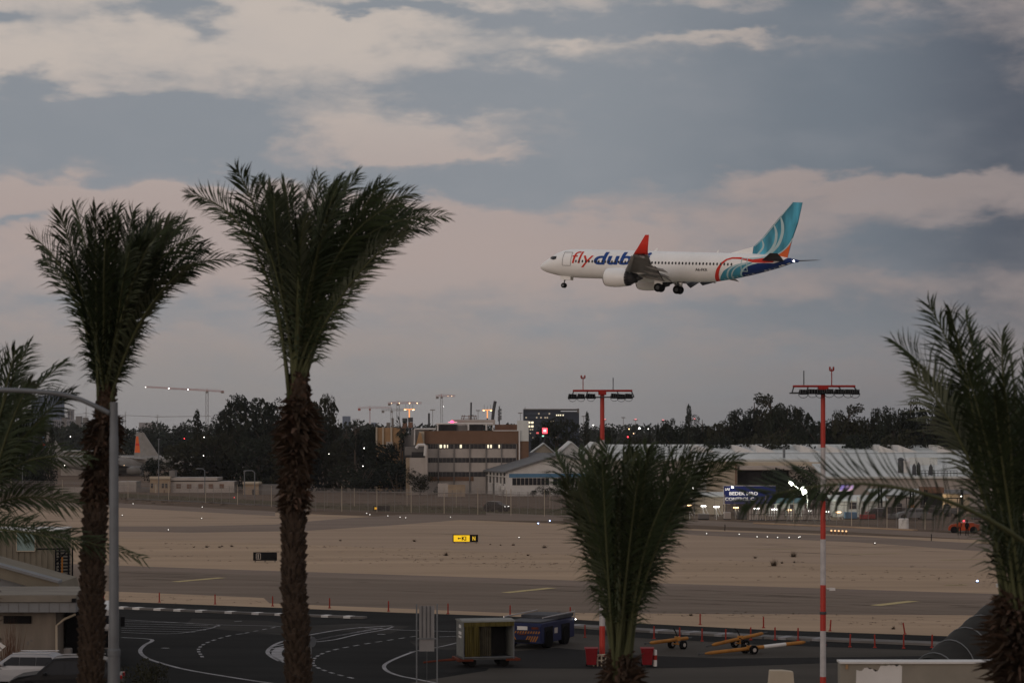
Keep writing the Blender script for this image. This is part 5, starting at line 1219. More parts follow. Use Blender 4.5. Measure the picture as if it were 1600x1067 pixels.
def light_mast(px, pyt, Y, x0, x1, h, label, zref, rods, floods, name):
    r = empty('light_mast', (X(px,Y), Y, 0), label, 'light mast', group='red and white floodlight masts'); k = Y/F; zt = Z(pyt,Y); g = lambda p: (p-px)*k
    bm_ = bandmat('mast_bands_'+name, h*k, Z(zref,Y))
    b = MB(); b.tube([(0,0,0),(0,0,zt*.5),(0,0,zt)], [5.0*k,4.2*k,3.5*k] if name == 'two' else [4.6*k,4.0*k,3.3*k], 20); b.build('pole', bm_, r, auto=True)
    for z in (zt*.32, zt*.66): b = MB(); b.lathe([(4.9*k,0),(5.4*k,.02),(5.4*k,.10),(4.9*k,.12)], 20, (0,0,z)); b.build('collar', m_steeld, r)
    b = MB(); b.lathe([(.4,0),(.4,.12),(.2,.14),(.2,.3)], 16); b.build('base_plate', m_steel, r)
    b = MB(); b.box(g(x0), g(x1), -.15, .15, Z(pyt,Y), Z(pyt-3.2,Y)); b.box(g(px)-.2, g(px)+.2, -.25, .25, Z(pyt+5,Y), Z(pyt-.5,Y))
    b.build('crossbar', m_red, r, bevel=.02)
    rn = random.Random(px)
    b = MB(); b.tube([(g(x0-4),-.35,Z(pyt+9,Y)),(g(x1+2),-.35,Z(pyt+8,Y))], .03, 6); b.tube([(g(x0-4),.35,Z(pyt+9,Y)),(g(x1+2),.35,Z(pyt+8,Y))], .03, 6)
    for e in (x0+1, x1-1, (x0+px)/2, (x1+px)/2): b.tube([(g(e),0,Z(pyt,Y)),(g(e)+(-.1 if e < px else .1),-.35,Z(pyt+8,Y))], .03, 6)
    b.build('lamp_bracket', m_steeld, r)
    for i, (fa, fb, dz) in enumerate(floods):
        b = MB(); xa, xb = g(fa), g(fb); yo = -.45 if i % 2 else -.15
        b.add([(xa,yo-.3,Z(pyt+11.5+dz,Y)),(xb,yo-.3,Z(pyt+11.5+dz,Y)),(xb,yo+.3,Z(pyt+9.5+dz,Y)),(xa,yo+.3,Z(pyt+9.5+dz,Y)),(xa+.04,yo-.12,Z(pyt+3+dz,Y)),(xb-.04,yo-.12,Z(pyt+4+dz,Y)),(xb-.06,yo+.22,Z(pyt+4.4+dz,Y)),(xa+.06,yo+.22,Z(pyt+4.4+dz,Y))],
            [(0,3,2,1),(4,5,6,7),(0,1,5,4),(1,2,6,5),(2,3,7,6),(3,0,4,7)]); f = b.build('floodlight', m_blackp, r, bevel=.02)
        b = MB()
        for j in range(4): xx = xa+(xb-xa)*(j+.5)/4; b.box(xx-.012, xx+.012, yo-.30, yo+.1, Z(pyt+10+dz,Y), Z(pyt+3.3+dz,Y))
        b.build('cooling_fin', m_steeld, f)
        b = MB(); c = (xa+xb)/2; b.tube([(c+.2*math.cos(a), yo, Z(pyt+10.5+dz,Y)+.16*math.sin(a)) for a in [math.pi*(1+q/6) for q in range(7)]], .012, 5); b.build('cable', m_blackp, f)
    for (x, y, big) in rods:
        b = MB(); b.tube([(g(x),0,Z(pyt-3,Y)),(g(x),0,Z(y,Y))], .022, 6)
        if big:
            b.tube([(g(x-3),0,Z(y+3,Y)),(g(x+3),0,Z(y+3,Y))], .03, 6)
            for s in (-1, 1): b.lathe([(.03,0),(.038,.04),(.038,.14),(.02,.16)], 8, (g(x+s*2.8),0,Z(y+3,Y)))
        b.build('obstruction_lamp' if big else 'lightning_rod', m_redp if big else m_steeld, r)
    return r
light_mast(941, 612, 124., 895, 988, 96.7, 'red and white banded floodlight mast rising behind the centre palm', 590.5, ((911,588,1),(958,590,0)), ((887,902,.2),(901,914,.0),(915.5,931,-.3),(953,966,-.5),(964,977,.3),(975,988,-.2)), 'one')
light_mast(1286, 604, 99.8, 1239, 1336, 0, 'nearer red and white banded floodlight mast at the right, full height in view', 1, ((1256,579,0),(1299.5,576,1)), (), 'two') if False else None
r2 = light_mast(1286, 605, 99.8, 1239, 1336, 71.5, 'nearer red and white banded floodlight mast at the right of the picture', 627.5, ((1256,579,0),(1299.5,576,1)), ((1247,1262,.3),(1259,1276,-.2),(1274,1288,.2),(1287,1300,-.3),(1302,1318,-.2),(1316,1330,.1),(1328,1342,.3)), 'two')
b = MB(); z = Z(919, 99.8); b.tube([(.15,-.05,z),(.42,-.12,z-.03)], .03, 6); b.cb((.36,-.12,z-.02), (.24,.14,.11)); b.build('camera_head', m_white, r2)
# near lamp pole
lp = empty('street_lamp', (X(178,38), 38, 0), 'grey street lamp pole with curved arm in front of the left palm', 'street lamp'); k = 38/F; g = lambda p: (p-178)*k
b = MB(); z1 = Z(1020,38); zj = Z(682,38); zt = Z(628,38)
b.tube([(0,0,0),(0,0,z1),(0,0,z1+.01),(0,0,zj),(0,0,zj+.01),(0,0,zt)], [.105,.096,.081,.070,.065,.062], 20); b.build('pole', m_steel, lp, auto=True)
b = MB(); b.lathe([(.097,0),(.101,.02),(.101,.10),(.09,.12)], 20, (0,0,z1-.05)); b.build('collar', m_steel, lp)
b = MB(); b.tube([(g(x),0,Z(y,38)) for x, y in smoothpts([(172,646),(150,635),(120,622),(90,615),(50,611),(0,609),(-60,608),(-100,609)], 4)], .038, 12); b.build('arm', m_steel, lp, smooth=True)
b = MB(); b.cb((g(-125),0,Z(609,38)), (.65,.26,.12)); b.build('lantern', m_steel, lp, bevel=.04)

# ================================================================== marker posts
def post_mesh():
    b = MB(); b.lathe([(.10,0),(.10,.05),(.045,.07),(.042,.82),(.03,.85)], 10); return b
rowA = [(162,938,0),(249,941,0),(336,944,0),(426,947,0),(515,950,0),(607,955,0),(700,959,0),(797,962,0),(891,965,0),(1094,976,0),(1193,981,0),(1297,986,4),(1414,991,-9)]
rowB = [(888,996,0),(914,996,0),(1022,998,0),(1062,1000,0),(1097,1002,0),(1134,1003,0),(1173,1000,0),(1211,1000,0),(1247,1001,0),(1289,1008,0),(1328,1011,2),(1367,1012,-1),(1412,1013,0),(1456,1012,2)]
pm0 = post_mesh().build('marker_post', m_redp)
first = True
for nm, row in (('far', rowA), ('near', rowB)):
    for i, (x, y, tl_) in enumerate(row):
        o = pm0 if first else pm0.copy()
        if not first: scene.collection.objects.link(o)
        first = False; p = G(x, y); o.location = (p.x, p.y, .02); o.scale = (1,1,.86 if nm == 'near' else .80); o.rotation_euler = (0, R(tl_), 0)
        tag(o, '%sred marker post on the %s edge of the service road, %s from the left' % ('leaning ' if abs(tl_) > 3 else '', nm, ORD[i]), 'marker post', 'red marker posts along the service road')

# ================================================================== taxiway signs
m_ysign = mat('sign_yellow', (.8,.55,.02), .5, 0, 1, emit=(1,.62,.02), es=.62)
m_ytext = mat('sign_yellow_text', (.8,.55,.05), .5, 0, 1, emit=(1,.62,.05), es=.5)
def taxi_sign(px0, px1, pyt, pyb, base, label, parts):
    Y = YB(base); k = Y/F; cx = (px0+px1)/2; r = empty('taxiway_sign', (X(cx,Y), Y, 0), label, 'sign'); g = lambda p: (p-cx)*k
    zb, zt = Z(pyb,Y), Z(pyt,Y)
    b = MB(); b.box(g(px0), g(px1), 0, .25, zb, zt); b.build('housing', m_blackp, r, bevel=.02)
    for (a, c, m, s, tm, ta, tb) in parts:
        if m: b = MB(); b.box(g(a), g(c), -.03, .0, zb+.06, zt-.06); b.build('panel', m, r)
        if s: text_on('lettering', s, g(ta), g(tb), -.05, zb+.22*(zt-zb), zt-.22*(zt-zb), tm, r, .03)
    b = MB()
    for x in (px0+3, cx, px1-3): b.box(g(x)-.04, g(x)+.04, .08, .16, 0, zb)
    b.build('leg', m_steeld, r); return r, g, zb, zt
r, g, zb, zt = taxi_sign(707.3, 747, 835, 846.6, 848.6, 'lit yellow and black taxiway sign reading K1 and N on the sand', [(708.8,733.8,m_ysign,'KI',m_blackp,721.5,728.5),(734.5,746.5,None,'N',m_ytext,738.3,742.8)])
b = MB(); zc = (zb+zt)/2; b.add([(g(715),-.05,zc),(g(717),-.05,zc+.14),(g(717),-.05,zc+.045),(g(720.3),-.05,zc+.045),(g(720.3),-.05,zc-.045),(g(717),-.05,zc-.045),(g(717),-.05,zc-.14)], [(0,2,1),(0,5,2),(0,6,5),(2,5,4,3)]); b.build('arrow', m_blackp, r)
r, g, zb, zt = taxi_sign(395.5, 432.5, 862.5, 875.5, 878, 'dark unlit taxiway sign with a small framed figure at its left', [(411,432,m_blackp,None,None,0,0),(396,410,None,'I',m_greyw,402.7,404.3)])
b = MB()
for (a, c, d, e) in ((400,401,864,873.5),(406.5,407.5,864,873.5),(400,407.5,864,864.8),(400,407.5,872.8,873.5)): b.box(g(a), g(c), -.04, -.01, Z(e,YB(878)), Z(d,YB(878)))
b.build('sign_frame', m_greyw, r)
taxi_sign(583, 609, 790, 797.6, 799, 'small far taxiway sign reading M in yellow beside the fence', [(584,591,None,'M',m_ytext,585.3,589.5)])
taxi_sign(575+1600, 2200, 790, 797.6, 799, 'x', []) if False else None
# small ground lights
gl = [(176,806,0),(184,806,0),(191,806,0),(208,788,0),(316,793,0),(315,811,0),(263,829,0),(573,803,0),(578,805,0),(606,807,0),(625,809,0),(634,810,0),(704,809,0),(841,819,1),(859,815,1),(811,841,0),(1104,835,0),(1155,836,0),(1183,840,0),(1199,840,0),(1215,841,0),(1233,841,0),(1248,841,0),(1367,850,0),(1527,910,1),(1250,840,0)]
m_gl = mat('ground_light_white', (1,1,1), .5, 0, 1, emit=(1,.95,.85), es=2.2); m_glb = mat('ground_light_blue', (.5,.6,1), .5, 0, 1, emit=(.45,.6,1), es=6)
for i, (x, y, bl_) in enumerate(sorted(gl)):
    p = G(x, y); b = MB(); b.lathe([(.16,0),(.14,.06),(.05,.08)], 10); o = b.build('ground_light', m_steeld); o.location = (p.x, p.y, .012)
    b = MB(); b.ico((0,0,.12), (.05 if not bl_ else .09)*max(1, p.y/330)); b.build('lens', m_glb if bl_ else m_gl, o)
    tag(o, '%s taxiway edge light, %s counted from the left edge' % ('blue' if bl_ else 'small white', ORD[i] if i < 20 else 'twenty-'+ORD[i-20]), 'ground light', 'taxiway ground lights')
for i in range(5):
    p = G(1299+i*5.8, 834.5+.25*i); b = MB(); b.tube([(0,0,0),(0,0,.35)], .08, 6); o = b.build('approach_light', m_wood); o.location = (p.x, p.y, .01)
    b = MB(); b.ico((0,0,.42), .12); b.build('lens', mat('amber_lens', (.8,.5,.2), .5, 0, 1, emit=(1,.6,.3), es=1.2), o)
    tag(o, 'squat amber light by the perimeter road, %s of the row of five' % ORD[i], 'ground light', 'row of amber lights by the right mast')
for i, (x, y) in enumerate(((1132.5,829),(1455,845))):
    p = G(x, y); b = MB(); b.tube([(0,0,0),(.03,0,.6),(0,0,.75)], .05, 6); o = b.build('stake', m_blackp); o.location = p; tag(o, 'short black stake in the sand %s' % ('right of the centre palm' if i == 0 else 'below the right hangars'), 'stake')

# ================================================================== fences
def wiremat():
    m = bpy.data.materials.new('chain_link'); m.use_nodes = True; t = m.node_tree; p = t.nodes['Principled BSDF']; p.inputs['Base Color'].default_value = (.16,.14,.13,1); p.inputs['Roughness'].default_value = .6
    o = t.nodes['Material Output']; tr = t.nodes.new('ShaderNodeBsdfTransparent'); mx = t.nodes.new('ShaderNodeMixShader')
    co = t.nodes.new('ShaderNodeTexCoord'); s = t.nodes.new('ShaderNodeSeparateXYZ'); t.links.new(co.outputs['UV'], s.inputs[0])
    def mm(op, a, b=None):
        n = t.nodes.new('ShaderNodeMath'); n.operation = op
        for i, v in enumerate((a, b)):
            if isinstance(v, (int, float)): n.inputs[i].default_value = v
            elif v is not None: t.links.new(v, n.inputs[i])
        return n.outputs[0]
    a = mm('PINGPONG', mm('ADD', s.outputs[0], s.outputs[1]), .05); c = mm('PINGPONG', mm('SUBTRACT', s.outputs[0], s.outputs[1]), .05)
    w = mm('LESS_THAN', mm('MINIMUM', a, c), .0075)
    t.links.new(w, mx.inputs[0]); t.links.new(tr.outputs[0], mx.inputs[1]); t.links.new(p.outputs[0], mx.inputs[2]); t.links.new(mx.outputs[0], o.inputs[0]); return m
m_wire = wiremat()
def fence(name, pts, h, step, label, every=1, pmat=m_crane, arms=True):
    P = [G(*p) for p in pts]; r = empty(name, P[0], label, 'fence'); P = [p-P[0] for p in P]
    me = bpy.data.meshes.new('wire_mesh'); vs = []; fs = []; uvs = []; d = 0
    for i in range(len(P)-1):
        L = (P[i+1]-P[i]).length; k = len(vs)
        vs += [tuple(P[i]), tuple(P[i+1]), tuple(P[i+1]+Vector((0,0,h))), tuple(P[i]+Vector((0,0,h)))]; fs.append((k,k+1,k+2,k+3)); uvs += [(d,0),(d+L,0),(d+L,h),(d,h)]; d += L
    me.from_pydata(vs, [], fs); me.materials.append(m_wire); ul = me.uv_layers.new(name='UVMap')
    for i, u in enumerate(uvs): ul.data[i].uv = u
    o = bpy.data.objects.new('wire_mesh', me); scene.collection.objects.link(o); o.parent = r
    b = MB(); b.tube([p+Vector((0,0,h)) for p in P], .035, 5)
    if arms: b.tube([p+Vector((0,-.25,h+.35)) for p in P], .02, 4); b.tube([p+Vector((0,-.13,h+.18)) for p in P], .02, 4)
    b.build('top_rail', pmat, r)
    acc = 0; n = 0
    for i in range(len(P)-1):
        L = (P[i+1]-P[i]).length; t = 0
        while acc+t < L and n < 95:
            q = P[i]+(P[i+1]-P[i])*((acc+t)/L); b = MB(); hh = h*(1.12 if n % 4 == 0 else 1)
            b.tube([q, q+Vector((0,0,hh)), q+Vector((0,-.28 if arms else 0,hh+.38))], .05 if n % 4 == 0 else .032, 5); b.build('post', m_cream if n % 4 == 0 else pmat, r); t += step; n += 1
        acc = acc+t-L
    return r
fence('perimeter_fence', [(480,798),(620,800.5),(760,804),(900,808)], 3.0, 1.5, 'tall chain link perimeter fence in front of the office block')
fence('perimeter_fence', [(200,780),(300,784),(440,793),(480,797)], 2.6, 3.2, 'chain link fence in front of the tan barracks')
fence('perimeter_fence', [(-60,772),(100,776),(200,779)], 2.4, 3.5, 'chain link fence at the far left behind the lamp pole')
fence('inner_fence', [(470,790),(620,791),(800,794),(900,797)], 2.2, 2.2, 'second inner fence behind the perimeter fence', arms=False)
fence('yard_fence', [(1070,809),(1200,813),(1340,822),(1460,828),(1600,838)], 2.6, 1.7, 'dark chain link fence along the lit yard at right')
# things in the yard
def gasrack(px, Y, n, label, m=m_greyw):
    r = empty('cylinder_rack', (X(px,Y), Y, 0), label, 'rack'); 
    for i in range(n):
        b = MB(); b.lathe([(.12,.1),(.12,1.3),(.05,1.5),(.05,1.6)], 8, (i*.34-n*.17,0,0)); b.build('cylinder', m, r)
    b = MB(); b.box(-n*.18, n*.18, -.2, .2, 0, .1); b.box(-n*.18, n*.18, -.2, -.17, .8, .86); b.build('frame', m_steeld, r)
gasrack(1200, 322, 14, 'row of upright white gas cylinders behind the yard fence, left group'); gasrack(1242, 322, 12, 'row of upright white gas cylinders behind the yard fence, middle group'); gasrack(1277, 322, 10, 'row of upright white gas cylinders behind the yard fence, right group')
rn = random.Random(9)
for i, (px, w, h, m, t) in enumerate(((1100,16,9,m_greyd,'grey'),(1160,14,12,m_steeld,'dark'),(1190,12,10,m_cream,'cream'),(1137,10,12,m_greyw,'pale'),(1222,10,9,m_tan,'tan'),(1330,19,11,m_bluew,'blue'),(1352,14,8,m_red,'red'),(1363,10,8,m_redp,'dark red'),(1395,16,9,m_steel,'steel'),(1450,20,10,m_greyd,'charcoal'),(1530,18,14,m_steeld,'black'))):
    Y = 324+i % 3; q = Bld('storage_crate', Y, px-w/2, px+w/2, 800, '%s storage crate standing in the yard, %s from the left' % (t, ORD[(1,2,3,0,4,5,6,7,8,9,10)[i] if i != 1 else 2]), 'crate', depth=1.6, group='crates in the yard')
    zt = h*q.k; b = MB(); b.box(q.x(px-w/2), q.x(px+w/2), 0, 1.6, .12, zt); b.build('body', m, q.root, bevel=.04)
    b = MB()
    for s in range(6): x = q.x(px-w/2+w*(s+.5)/6); b.box(x-.03, x+.03, -.05, 0, .12, zt-.06)
    b.build('rib', m, q.root); 
    for y in (.1,1.3): b = MB(); b.box(q.x(px-w/2), q.x(px+w/2), y, y+.2, 0, .12); b.build('skid', m_blackp, q.root)
b = MB(); b.lathe([(.62,0),(.62,1.3),(.55,1.36)], 20); o = b.build('concrete_drum', m_white); o.location = (X(1412,292), 292, 0); tag(o, 'pale concrete drum standing against the yard fence', 'drum'); 
def forklift(px, Y, label, mt, rz=0, s=1.):
    r = empty('forklift', (X(px,Y), Y, 0), label, 'forklift', rz); r.scale = (s,s,s)
    b = MB(); b.box(-1.2,.9,-.6,.6,.35,1.1); b.prism([(-1.2,1.1),(-1.2,1.5),(-.7,1.6),(-.4,1.1)], -.55, .55); b.build('body', mt, r, bevel=.06)
    b = MB()
    for x, y in ((-.9,-.55),(-.9,.55),(.6,-.55),(.6,.55)): b.tube([(x,y,1.1),(x+.05,y,2.3)], .05, 6)
    b.box(-1.0,.75,-.62,.62,2.3,2.38); b.build('cage', m_blackp, r)
    b = MB(); 
    for y in (-.35,.35): b.box(1.0,1.15,y-.07,y+.07,.1,3.4)
    for z in (.5,1.6,2.7,3.35): b.box(1.0,1.1,-.4,.4,z,z+.1)
    b.build('mast', m_blackp, r); b = MB()
    for y in (-.3,.3): b.box(1.15,2.2,y-.06,y+.06,.15,.2)
    b.build('fork', m_steeld, r)
    for x, q in ((-.75,.3),(.55,.36)):
        for y in (-.6,.6): b = MB(); b.lathe([(q*.5,-.14),(q,-.12),(q,.12),(q*.5,.14)], 16, (x,y,q), 'y'); b.build('wheel', m_black, r)
forklift(1390, 332, 'dark forklift with tall raised mast, left of two by the shelter', m_blackp, 2.6, 1.3); forklift(1412, 334, 'dark forklift right of the taller one by the shelter', m_steeld, .3, 1.15)
forklift(1434, 333, 'orange yard loader beside the dark box shelter', mat('loader_orange', (.40,.17,.03), .6, .2, 1.), .2, 1.1)
forklift(1490, 336, 'green grey yard tractor in front of the lit cream garage', m_steeld, .1, 1.1)
# banner flag by the cabin
bf = empty('banner_flag', (X(1339,333), 333, 0), 'white and blue feather banner on a pole beside the site cabin', 'flag'); b = MB(); b.tube([(0,0,0),(0,0,2.8)], .03, 6); b.build('pole', m_steel, bf)
b = MB(); b.add([(0,-.02,3.0),(.5,-.02,2.5),(.9,-.02,1.5),(.45,-.02,1.3),(.1,-.02,1.9)], [(0,1,2,3,4)]); b.build('cloth', m_white, bf)

# ================================================================== vehicles
m_car_b = mat('car_black', (.006,.007,.009), .35, 0, 1, spec=.22); m_car_w = mat('car_silver', (.30,.315,.34), .35, .04, .6, metal=.2); m_chrome = mat('roof_rail', (.45,.46,.48), .3, 0, 1, metal=.8)
m_redl = mat('tail_lamp', (.35,.02,.02), .3, 0, 1); m_headl = mat('head_lamp', (.6,.62,.65), .15, 0, 1)
def car(name, loc, rz, label, m, L=4.8, W=1.85, H=1.68, roof=None, lights=False, cat='car', group=None, s=1.):
    r = empty(name, loc, label, cat, rz, group); r.scale = (s,s,s)
    # local x forward
    prof = [(-.5,.28),(-.5,.62),(-.485,.98),(-.44,1.0),(-.36,H-.14),(-.30,H-.02),(-.05,H),(.10,H-.05),(.24,1.08),(.40,.96),(.475,.78),(.5,.55),(.5,.28)]
    P = [(x*L, z) for x, z in prof]; b = MB(); n = len(P); vs = []; wf = lambda z: W/2*(1 if z < 1.0 else 1-.20*(z-1.0)/(H-1.0)-.03)
    secs = [-1,-.94,.94,1]
    for q in secs:
        for x, z in P:
            e = .97 if abs(q) == 1 else 1; vs.append((x*(1 if abs(q) < 1 else .985), q*wf(z), .28+(z-.28)*(e if z > .9 else 1)))
    fs = [(i*n+k, i*n+(k+1)%n, (i+1)*n+(k+1)%n, (i+1)*n+k) for i in range(3) for k in range(n)]+[tuple(range(n)), tuple(range(4*n-1, 3*n-1, -1))]
    b.add(vs, fs); b.build('body', m, r, bevel=.03)
    yy = lambda z: wf(z)*1.0+.012
    for s in (-1, 1):
        for (x0, x1, x2, x3) in ((-.40,-.335,-.18,-.18),(-.176,-.176,-.006,-.006),(-.002,-.002,.085,.20)):
            b = MB(); z0, z1 = 1.04, H-.16; b.add([(x0*L,s*yy(z0),z0),(x3*L,s*yy(z0),z0),(x2*L,s*yy(z1)*.985,z1),(x1*L,s*yy(z1)*.985,z1)], [(0,1,2,3)]); b.build('side_window', m_glass, r)
        for x in (-.31,.31):
            b = MB(); b.lathe([(.2,-.11),(.33,-.11),(.35,-.06),(.35,.06),(.33,.11),(.2,.11)], 20, (x*L,s*(W/2-.1),.35), 'y'); w = b.build('wheel', m_black, r)
            b = MB(); b.lathe([(.02,-.125),(.20,-.12),(.20,.12),(.02,.125)], 12, (x*L,s*(W/2-.1),.35), 'y'); b.build('rim', m_steel, w)
            b = MB(); b.lathe([(.36,-.13),(.43,-.13),(.43,-.10),(.36,-.10)] if s < 0 else [(.36,.10),(.43,.10),(.43,.13),(.36,.13)], 20, (x*L,s*(W/2-.1),.35), 'y'); b.build('wheel_arch', m_blackp, r)
        b = MB(); b.cb((.445*L,s*(W/2-.32),.74), (.16,.42,.14)); b.build('headlight', m_lampw if lights else m_headl, r)
        b = MB(); b.cb((-.492*L,s*(W/2-.26),.90), (.08,.36,.16)); b.build('tail_light', m_redl, r)
        b = MB(); b.cb((.17*L,s*(W/2+.10),1.08), (.16,.2,.15)); b.build('mirror', m, r, bevel=.03)
        b = MB(); b.tube([(-.33*L,s*wf(H)*.93,H+.03),(.08*L,s*wf(H)*.93,H+.01)], .022, 6); b.build('roof_rail', m_chrome, r)
    b = MB(); b.add([(.235*L+.02,-W*.42,1.10),(.235*L+.02,W*.42,1.10),(.105*L+.02,W*.37,H-.08),(.105*L+.02,-W*.37,H-.08)], [(0,1,2,3)]); b.build('windscreen', m_glass, r)
    b = MB(); b.add([(-.435*L-.02,-W*.40,1.06),(-.435*L-.02,W*.40,1.06),(-.365*L-.03,W*.36,H-.18),(-.365*L-.03,-W*.36,H-.18)], [(0,3,2,1)]); b.build('rear_window', m_glass, r)
    return r
car('parked_car', (X(104,109.3), 109.3, .02), R(180+4), 'black people carrier with silver roof rails parked under the left palm', m_car_b, 5.1, 1.95, 1.78)
car('parked_car', (X(38,113.4), 113.4, .02), R(174), 'silver white crossover parked beyond the black car at the left edge', m_car_w, 4.5, 1.8, 1.58)
car('driving_car', (X(776,357), 357, 0), R(-28), 'small dark car with its headlights on, by the perimeter fence', m_car_b, 3.6, 1.7, 1.5, lights=True)
car('parked_car', (X(1425,325), 325, 0), R(185), 'grey car parked behind the yard fence near the forklifts', m_steel, 4.4, 1.8, 1.5)
car('parked_car', (X(1378,327), 327, 0), R(8), 'dark car parked behind the yard fence beside the blue crate', m_car_b, 4.2, 1.75, 1.45)
m_utl = mat('utility_orange', (.35,.06,.02), .5, .2, 1.)
ut = car('utility_cart', (X(1506,283.5), 283.5, 0), R(170), 'low orange service vehicle with a red beacon by the perimeter road', m_utl, 3.6, 1.6, 1.2, cat='service vehicle')
b = MB(); b.ico((0,0,1.38), .12); b.build('beacon', m_lampr, ut)
# person by the service vehicle
def person(px, py, Yh, label, mtop, mleg, rz=0):
    p = G(px, py); r = empty('person', p, label, 'person', rz)
    V = [(0,0,.95),(0,0,1.15),(0,0,1.38),(0,0,1.50),(0,0,1.64),(.11,0,.90),(.13,.02,.50),(.13,0,.06),(.13,-.14,.03),(-.11,0,.90),(-.15,-.05,.50),(-.14,.04,.06),(-.14,-.10,.03),(.19,0,1.40),(.26,-.02,1.12),(.25,-.16,.92),(-.19,0,1.40),(-.27,-.02,1.12),(-.25,-.16,.92),(0,-.02,1.74)]
    E = [(0,1),(1,2),(2,3),(3,4),(4,19),(0,5),(5,6),(6,7),(7,8),(0,9),(9,10),(10,11),(11,12),(2,13),(13,14),(14,15),(2,16),(16,17),(17,18)]
    Rd = [.15,.14,.17,.06,.09,.10,.075,.05,.045,.10,.075,.05,.045,.07,.05,.04,.07,.05,.04,.08]
    me = bpy.data.meshes.new('body'); me.from_pydata(V, E, []); o = bpy.data.objects.new('body', me); scene.collection.objects.link(o); o.parent = r
    md = o.modifiers.new('skin', 'SKIN'); 
    for i, q in enumerate(Rd): me.skin_vertices[0].data[i].radius = (q, q*.8)
    me.skin_vertices[0].data[0].use_root = True
    o.modifiers.new('sub', 'SUBSURF').levels = 1; o.modifiers['sub'].render_levels = 1
    me.materials.append(mleg)
    b = MB(); b.lathe([(.17,.92),(.19,1.1),(.21,1.32),(.16,1.45),(.07,1.50)], 12); b.build('jacket', mtop, r, smooth=True)
    b = MB(); b.lathe([(.085,1.70),(.098,1.76),(.06,1.85)], 10, (0,-.01,0)); b.build('hair', m_blackp, r)
person(1511, 837, 0, 'person in dark clothes standing beside the orange service vehicle', m_blackp, m_blackp, .3)
person(1499, 836, 0, 'person with orange jacket bending the view left of the dark clothed one', m_utl, m_blackp, -.3)

# truck cab behind the palm
tr = empty('white_truck', (X(150,124), 124, .02), 'white high cab truck half hidden behind the left palm and lamp pole', 'truck', R(9.8)); k = 124/F
b = MB(); b.box(-1.2,1.15,0,6.5,.75,Z(952,124)); b.build('cab', m_white, tr, bevel=.10)
b = MB(); b.box(-1.1,1.05,-.03,.02,Z(975,124),Z(962,124)); b.build('windscreen', m_glass, tr)
b = MB(); b.box(-1.15,1.1,-.12,.05,Z(984,124),Z(976,124)); b.build('bumper', m_white, tr, bevel=.04)
b = MB(); b.box(-.95,-.30,-.05,.0,Z(1008,124),Z(986,124)); b.build('grille', m_blackp, tr)
b = MB(); b.box(.38,.62,-.03,.0,Z(1012,124),Z(986,124)); b.build('equipment_door', m_blackp, tr)
for s in (-1,1):
    b = MB(); b.cb((s*1.35,.1,Z(972,124)), (.22,.12,.5)); b.build('mirror', m_blackp, tr, bevel=.03)
    for y in (1.1,5.2): b = MB(); b.lathe([(.25,-.15),(.5,-.15),(.5,.15),(.25,.15)], 18, (s*1.0,y,.5), 'x'); b.build('wheel', m_black, tr)

# luggage cart with curtain
m_cartg = mat('cart_panel', (.15,.16,.155), .7, .25, 1.5); m_curt = mat('yellow_curtain', (.075,.062,.016), .75, .45, 2., streak=(6,6,.4)); m_orf = mat('orange_frame', (.10,.024,.012), .7, .3, 2.)
ct = empty('luggage_cart', (G(758,1040).x, G(758,1040).y, .028), 'covered luggage cart with yellow curtain and grey end panel on the apron', 'baggage cart', R(13)); 
hx, hd, z0, zt = 1.30, .85, .50, 2.28
b = MB(); b.box(-hx-.02,-hx+.04,-hd,hd,z0,zt); b.build('end_panel', m_cartg, ct, bevel=.01); b = MB(); b.box(hx-.04,hx+.02,-hd,hd,z0,zt); b.build('end_panel', m_cartg, ct, bevel=.01)
b = MB(); b.prism([(-hd-.06,zt),(hd+.06,zt),(hd+.04,zt+.07),(0,zt+.13),(-hd-.04,zt+.07)], -hx-.06, hx+.06, 'x'); b.build('roof', mat('cart_roof', (.20,.21,.20), .7, .15, 2.), ct)
b = MB(); b.box(-hx,hx,hd-.04,hd,z0,zt); b.build('back_panel', m_pdark, ct); b = MB(); b.box(-hx-.05,hx+.05,-hd,hd,z0-.12,z0); b.build('floor', m_steeld, ct)
b = MB(); b.box(-hx,hx,-hd-.05,-hd-.02,zt-.22,zt+.01); b.build('pelmet', m_curt, ct)
b = MB(); n = 22; vs = []
for i in range(n+1):
    x = -hx+.06+.78*i/n; y = -hd-.03+.05*math.sin(i*1.9); vs += [(x,y,z0+.04),(x+.05*math.sin(i*.8),y,zt-.2)]
b.add(vs, [(2*i,2*i+2,2*i+3,2*i+1) for i in range(n)]); b.build('curtain', m_curt, ct, smooth=True)
b = MB(); n = 20; vs = []
for i in range(n+1):
    x = -hx+.86+.6*i/n; y = -hd+.10+.05*math.sin(i*1.7); vs += [(x,y,z0+.04),(x,y,zt-.2)]
b.add(vs, [(2*i,2*i+2,2*i+3,2*i+1) for i in range(n)]); b.build('inner_curtain', mat('dark_curtain', (.05,.045,.03), .8, .3, 3.), ct, smooth=True)
b = MB(); 
for x in (-hx,hx): b.tube([(x,-hd-.02,z0-.1),(x,-hd-.02,zt)], .03, 6)
b.tube([(-hx,-hd-.04,z0),(hx,-hd-.04,z0)], .03, 6); b.build('frame_post', m_steel, ct)
b = MB(); b.box(-hx-.15,-hx+.5,-hd-.05,-hd+.1,.30,.42); b.box(-hx-.25,-hx-.1,-hd,hd,.28,.45); b.build('bumper', m_orf, ct, bevel=.02)
b = MB(); b.box(hx-.4,hx+.35,-hd-.05,-hd+.1,.30,.42); b.box(hx+.1,hx+.25,-hd,hd,.28,.45); b.build('bumper', m_orf, ct, bevel=.02)
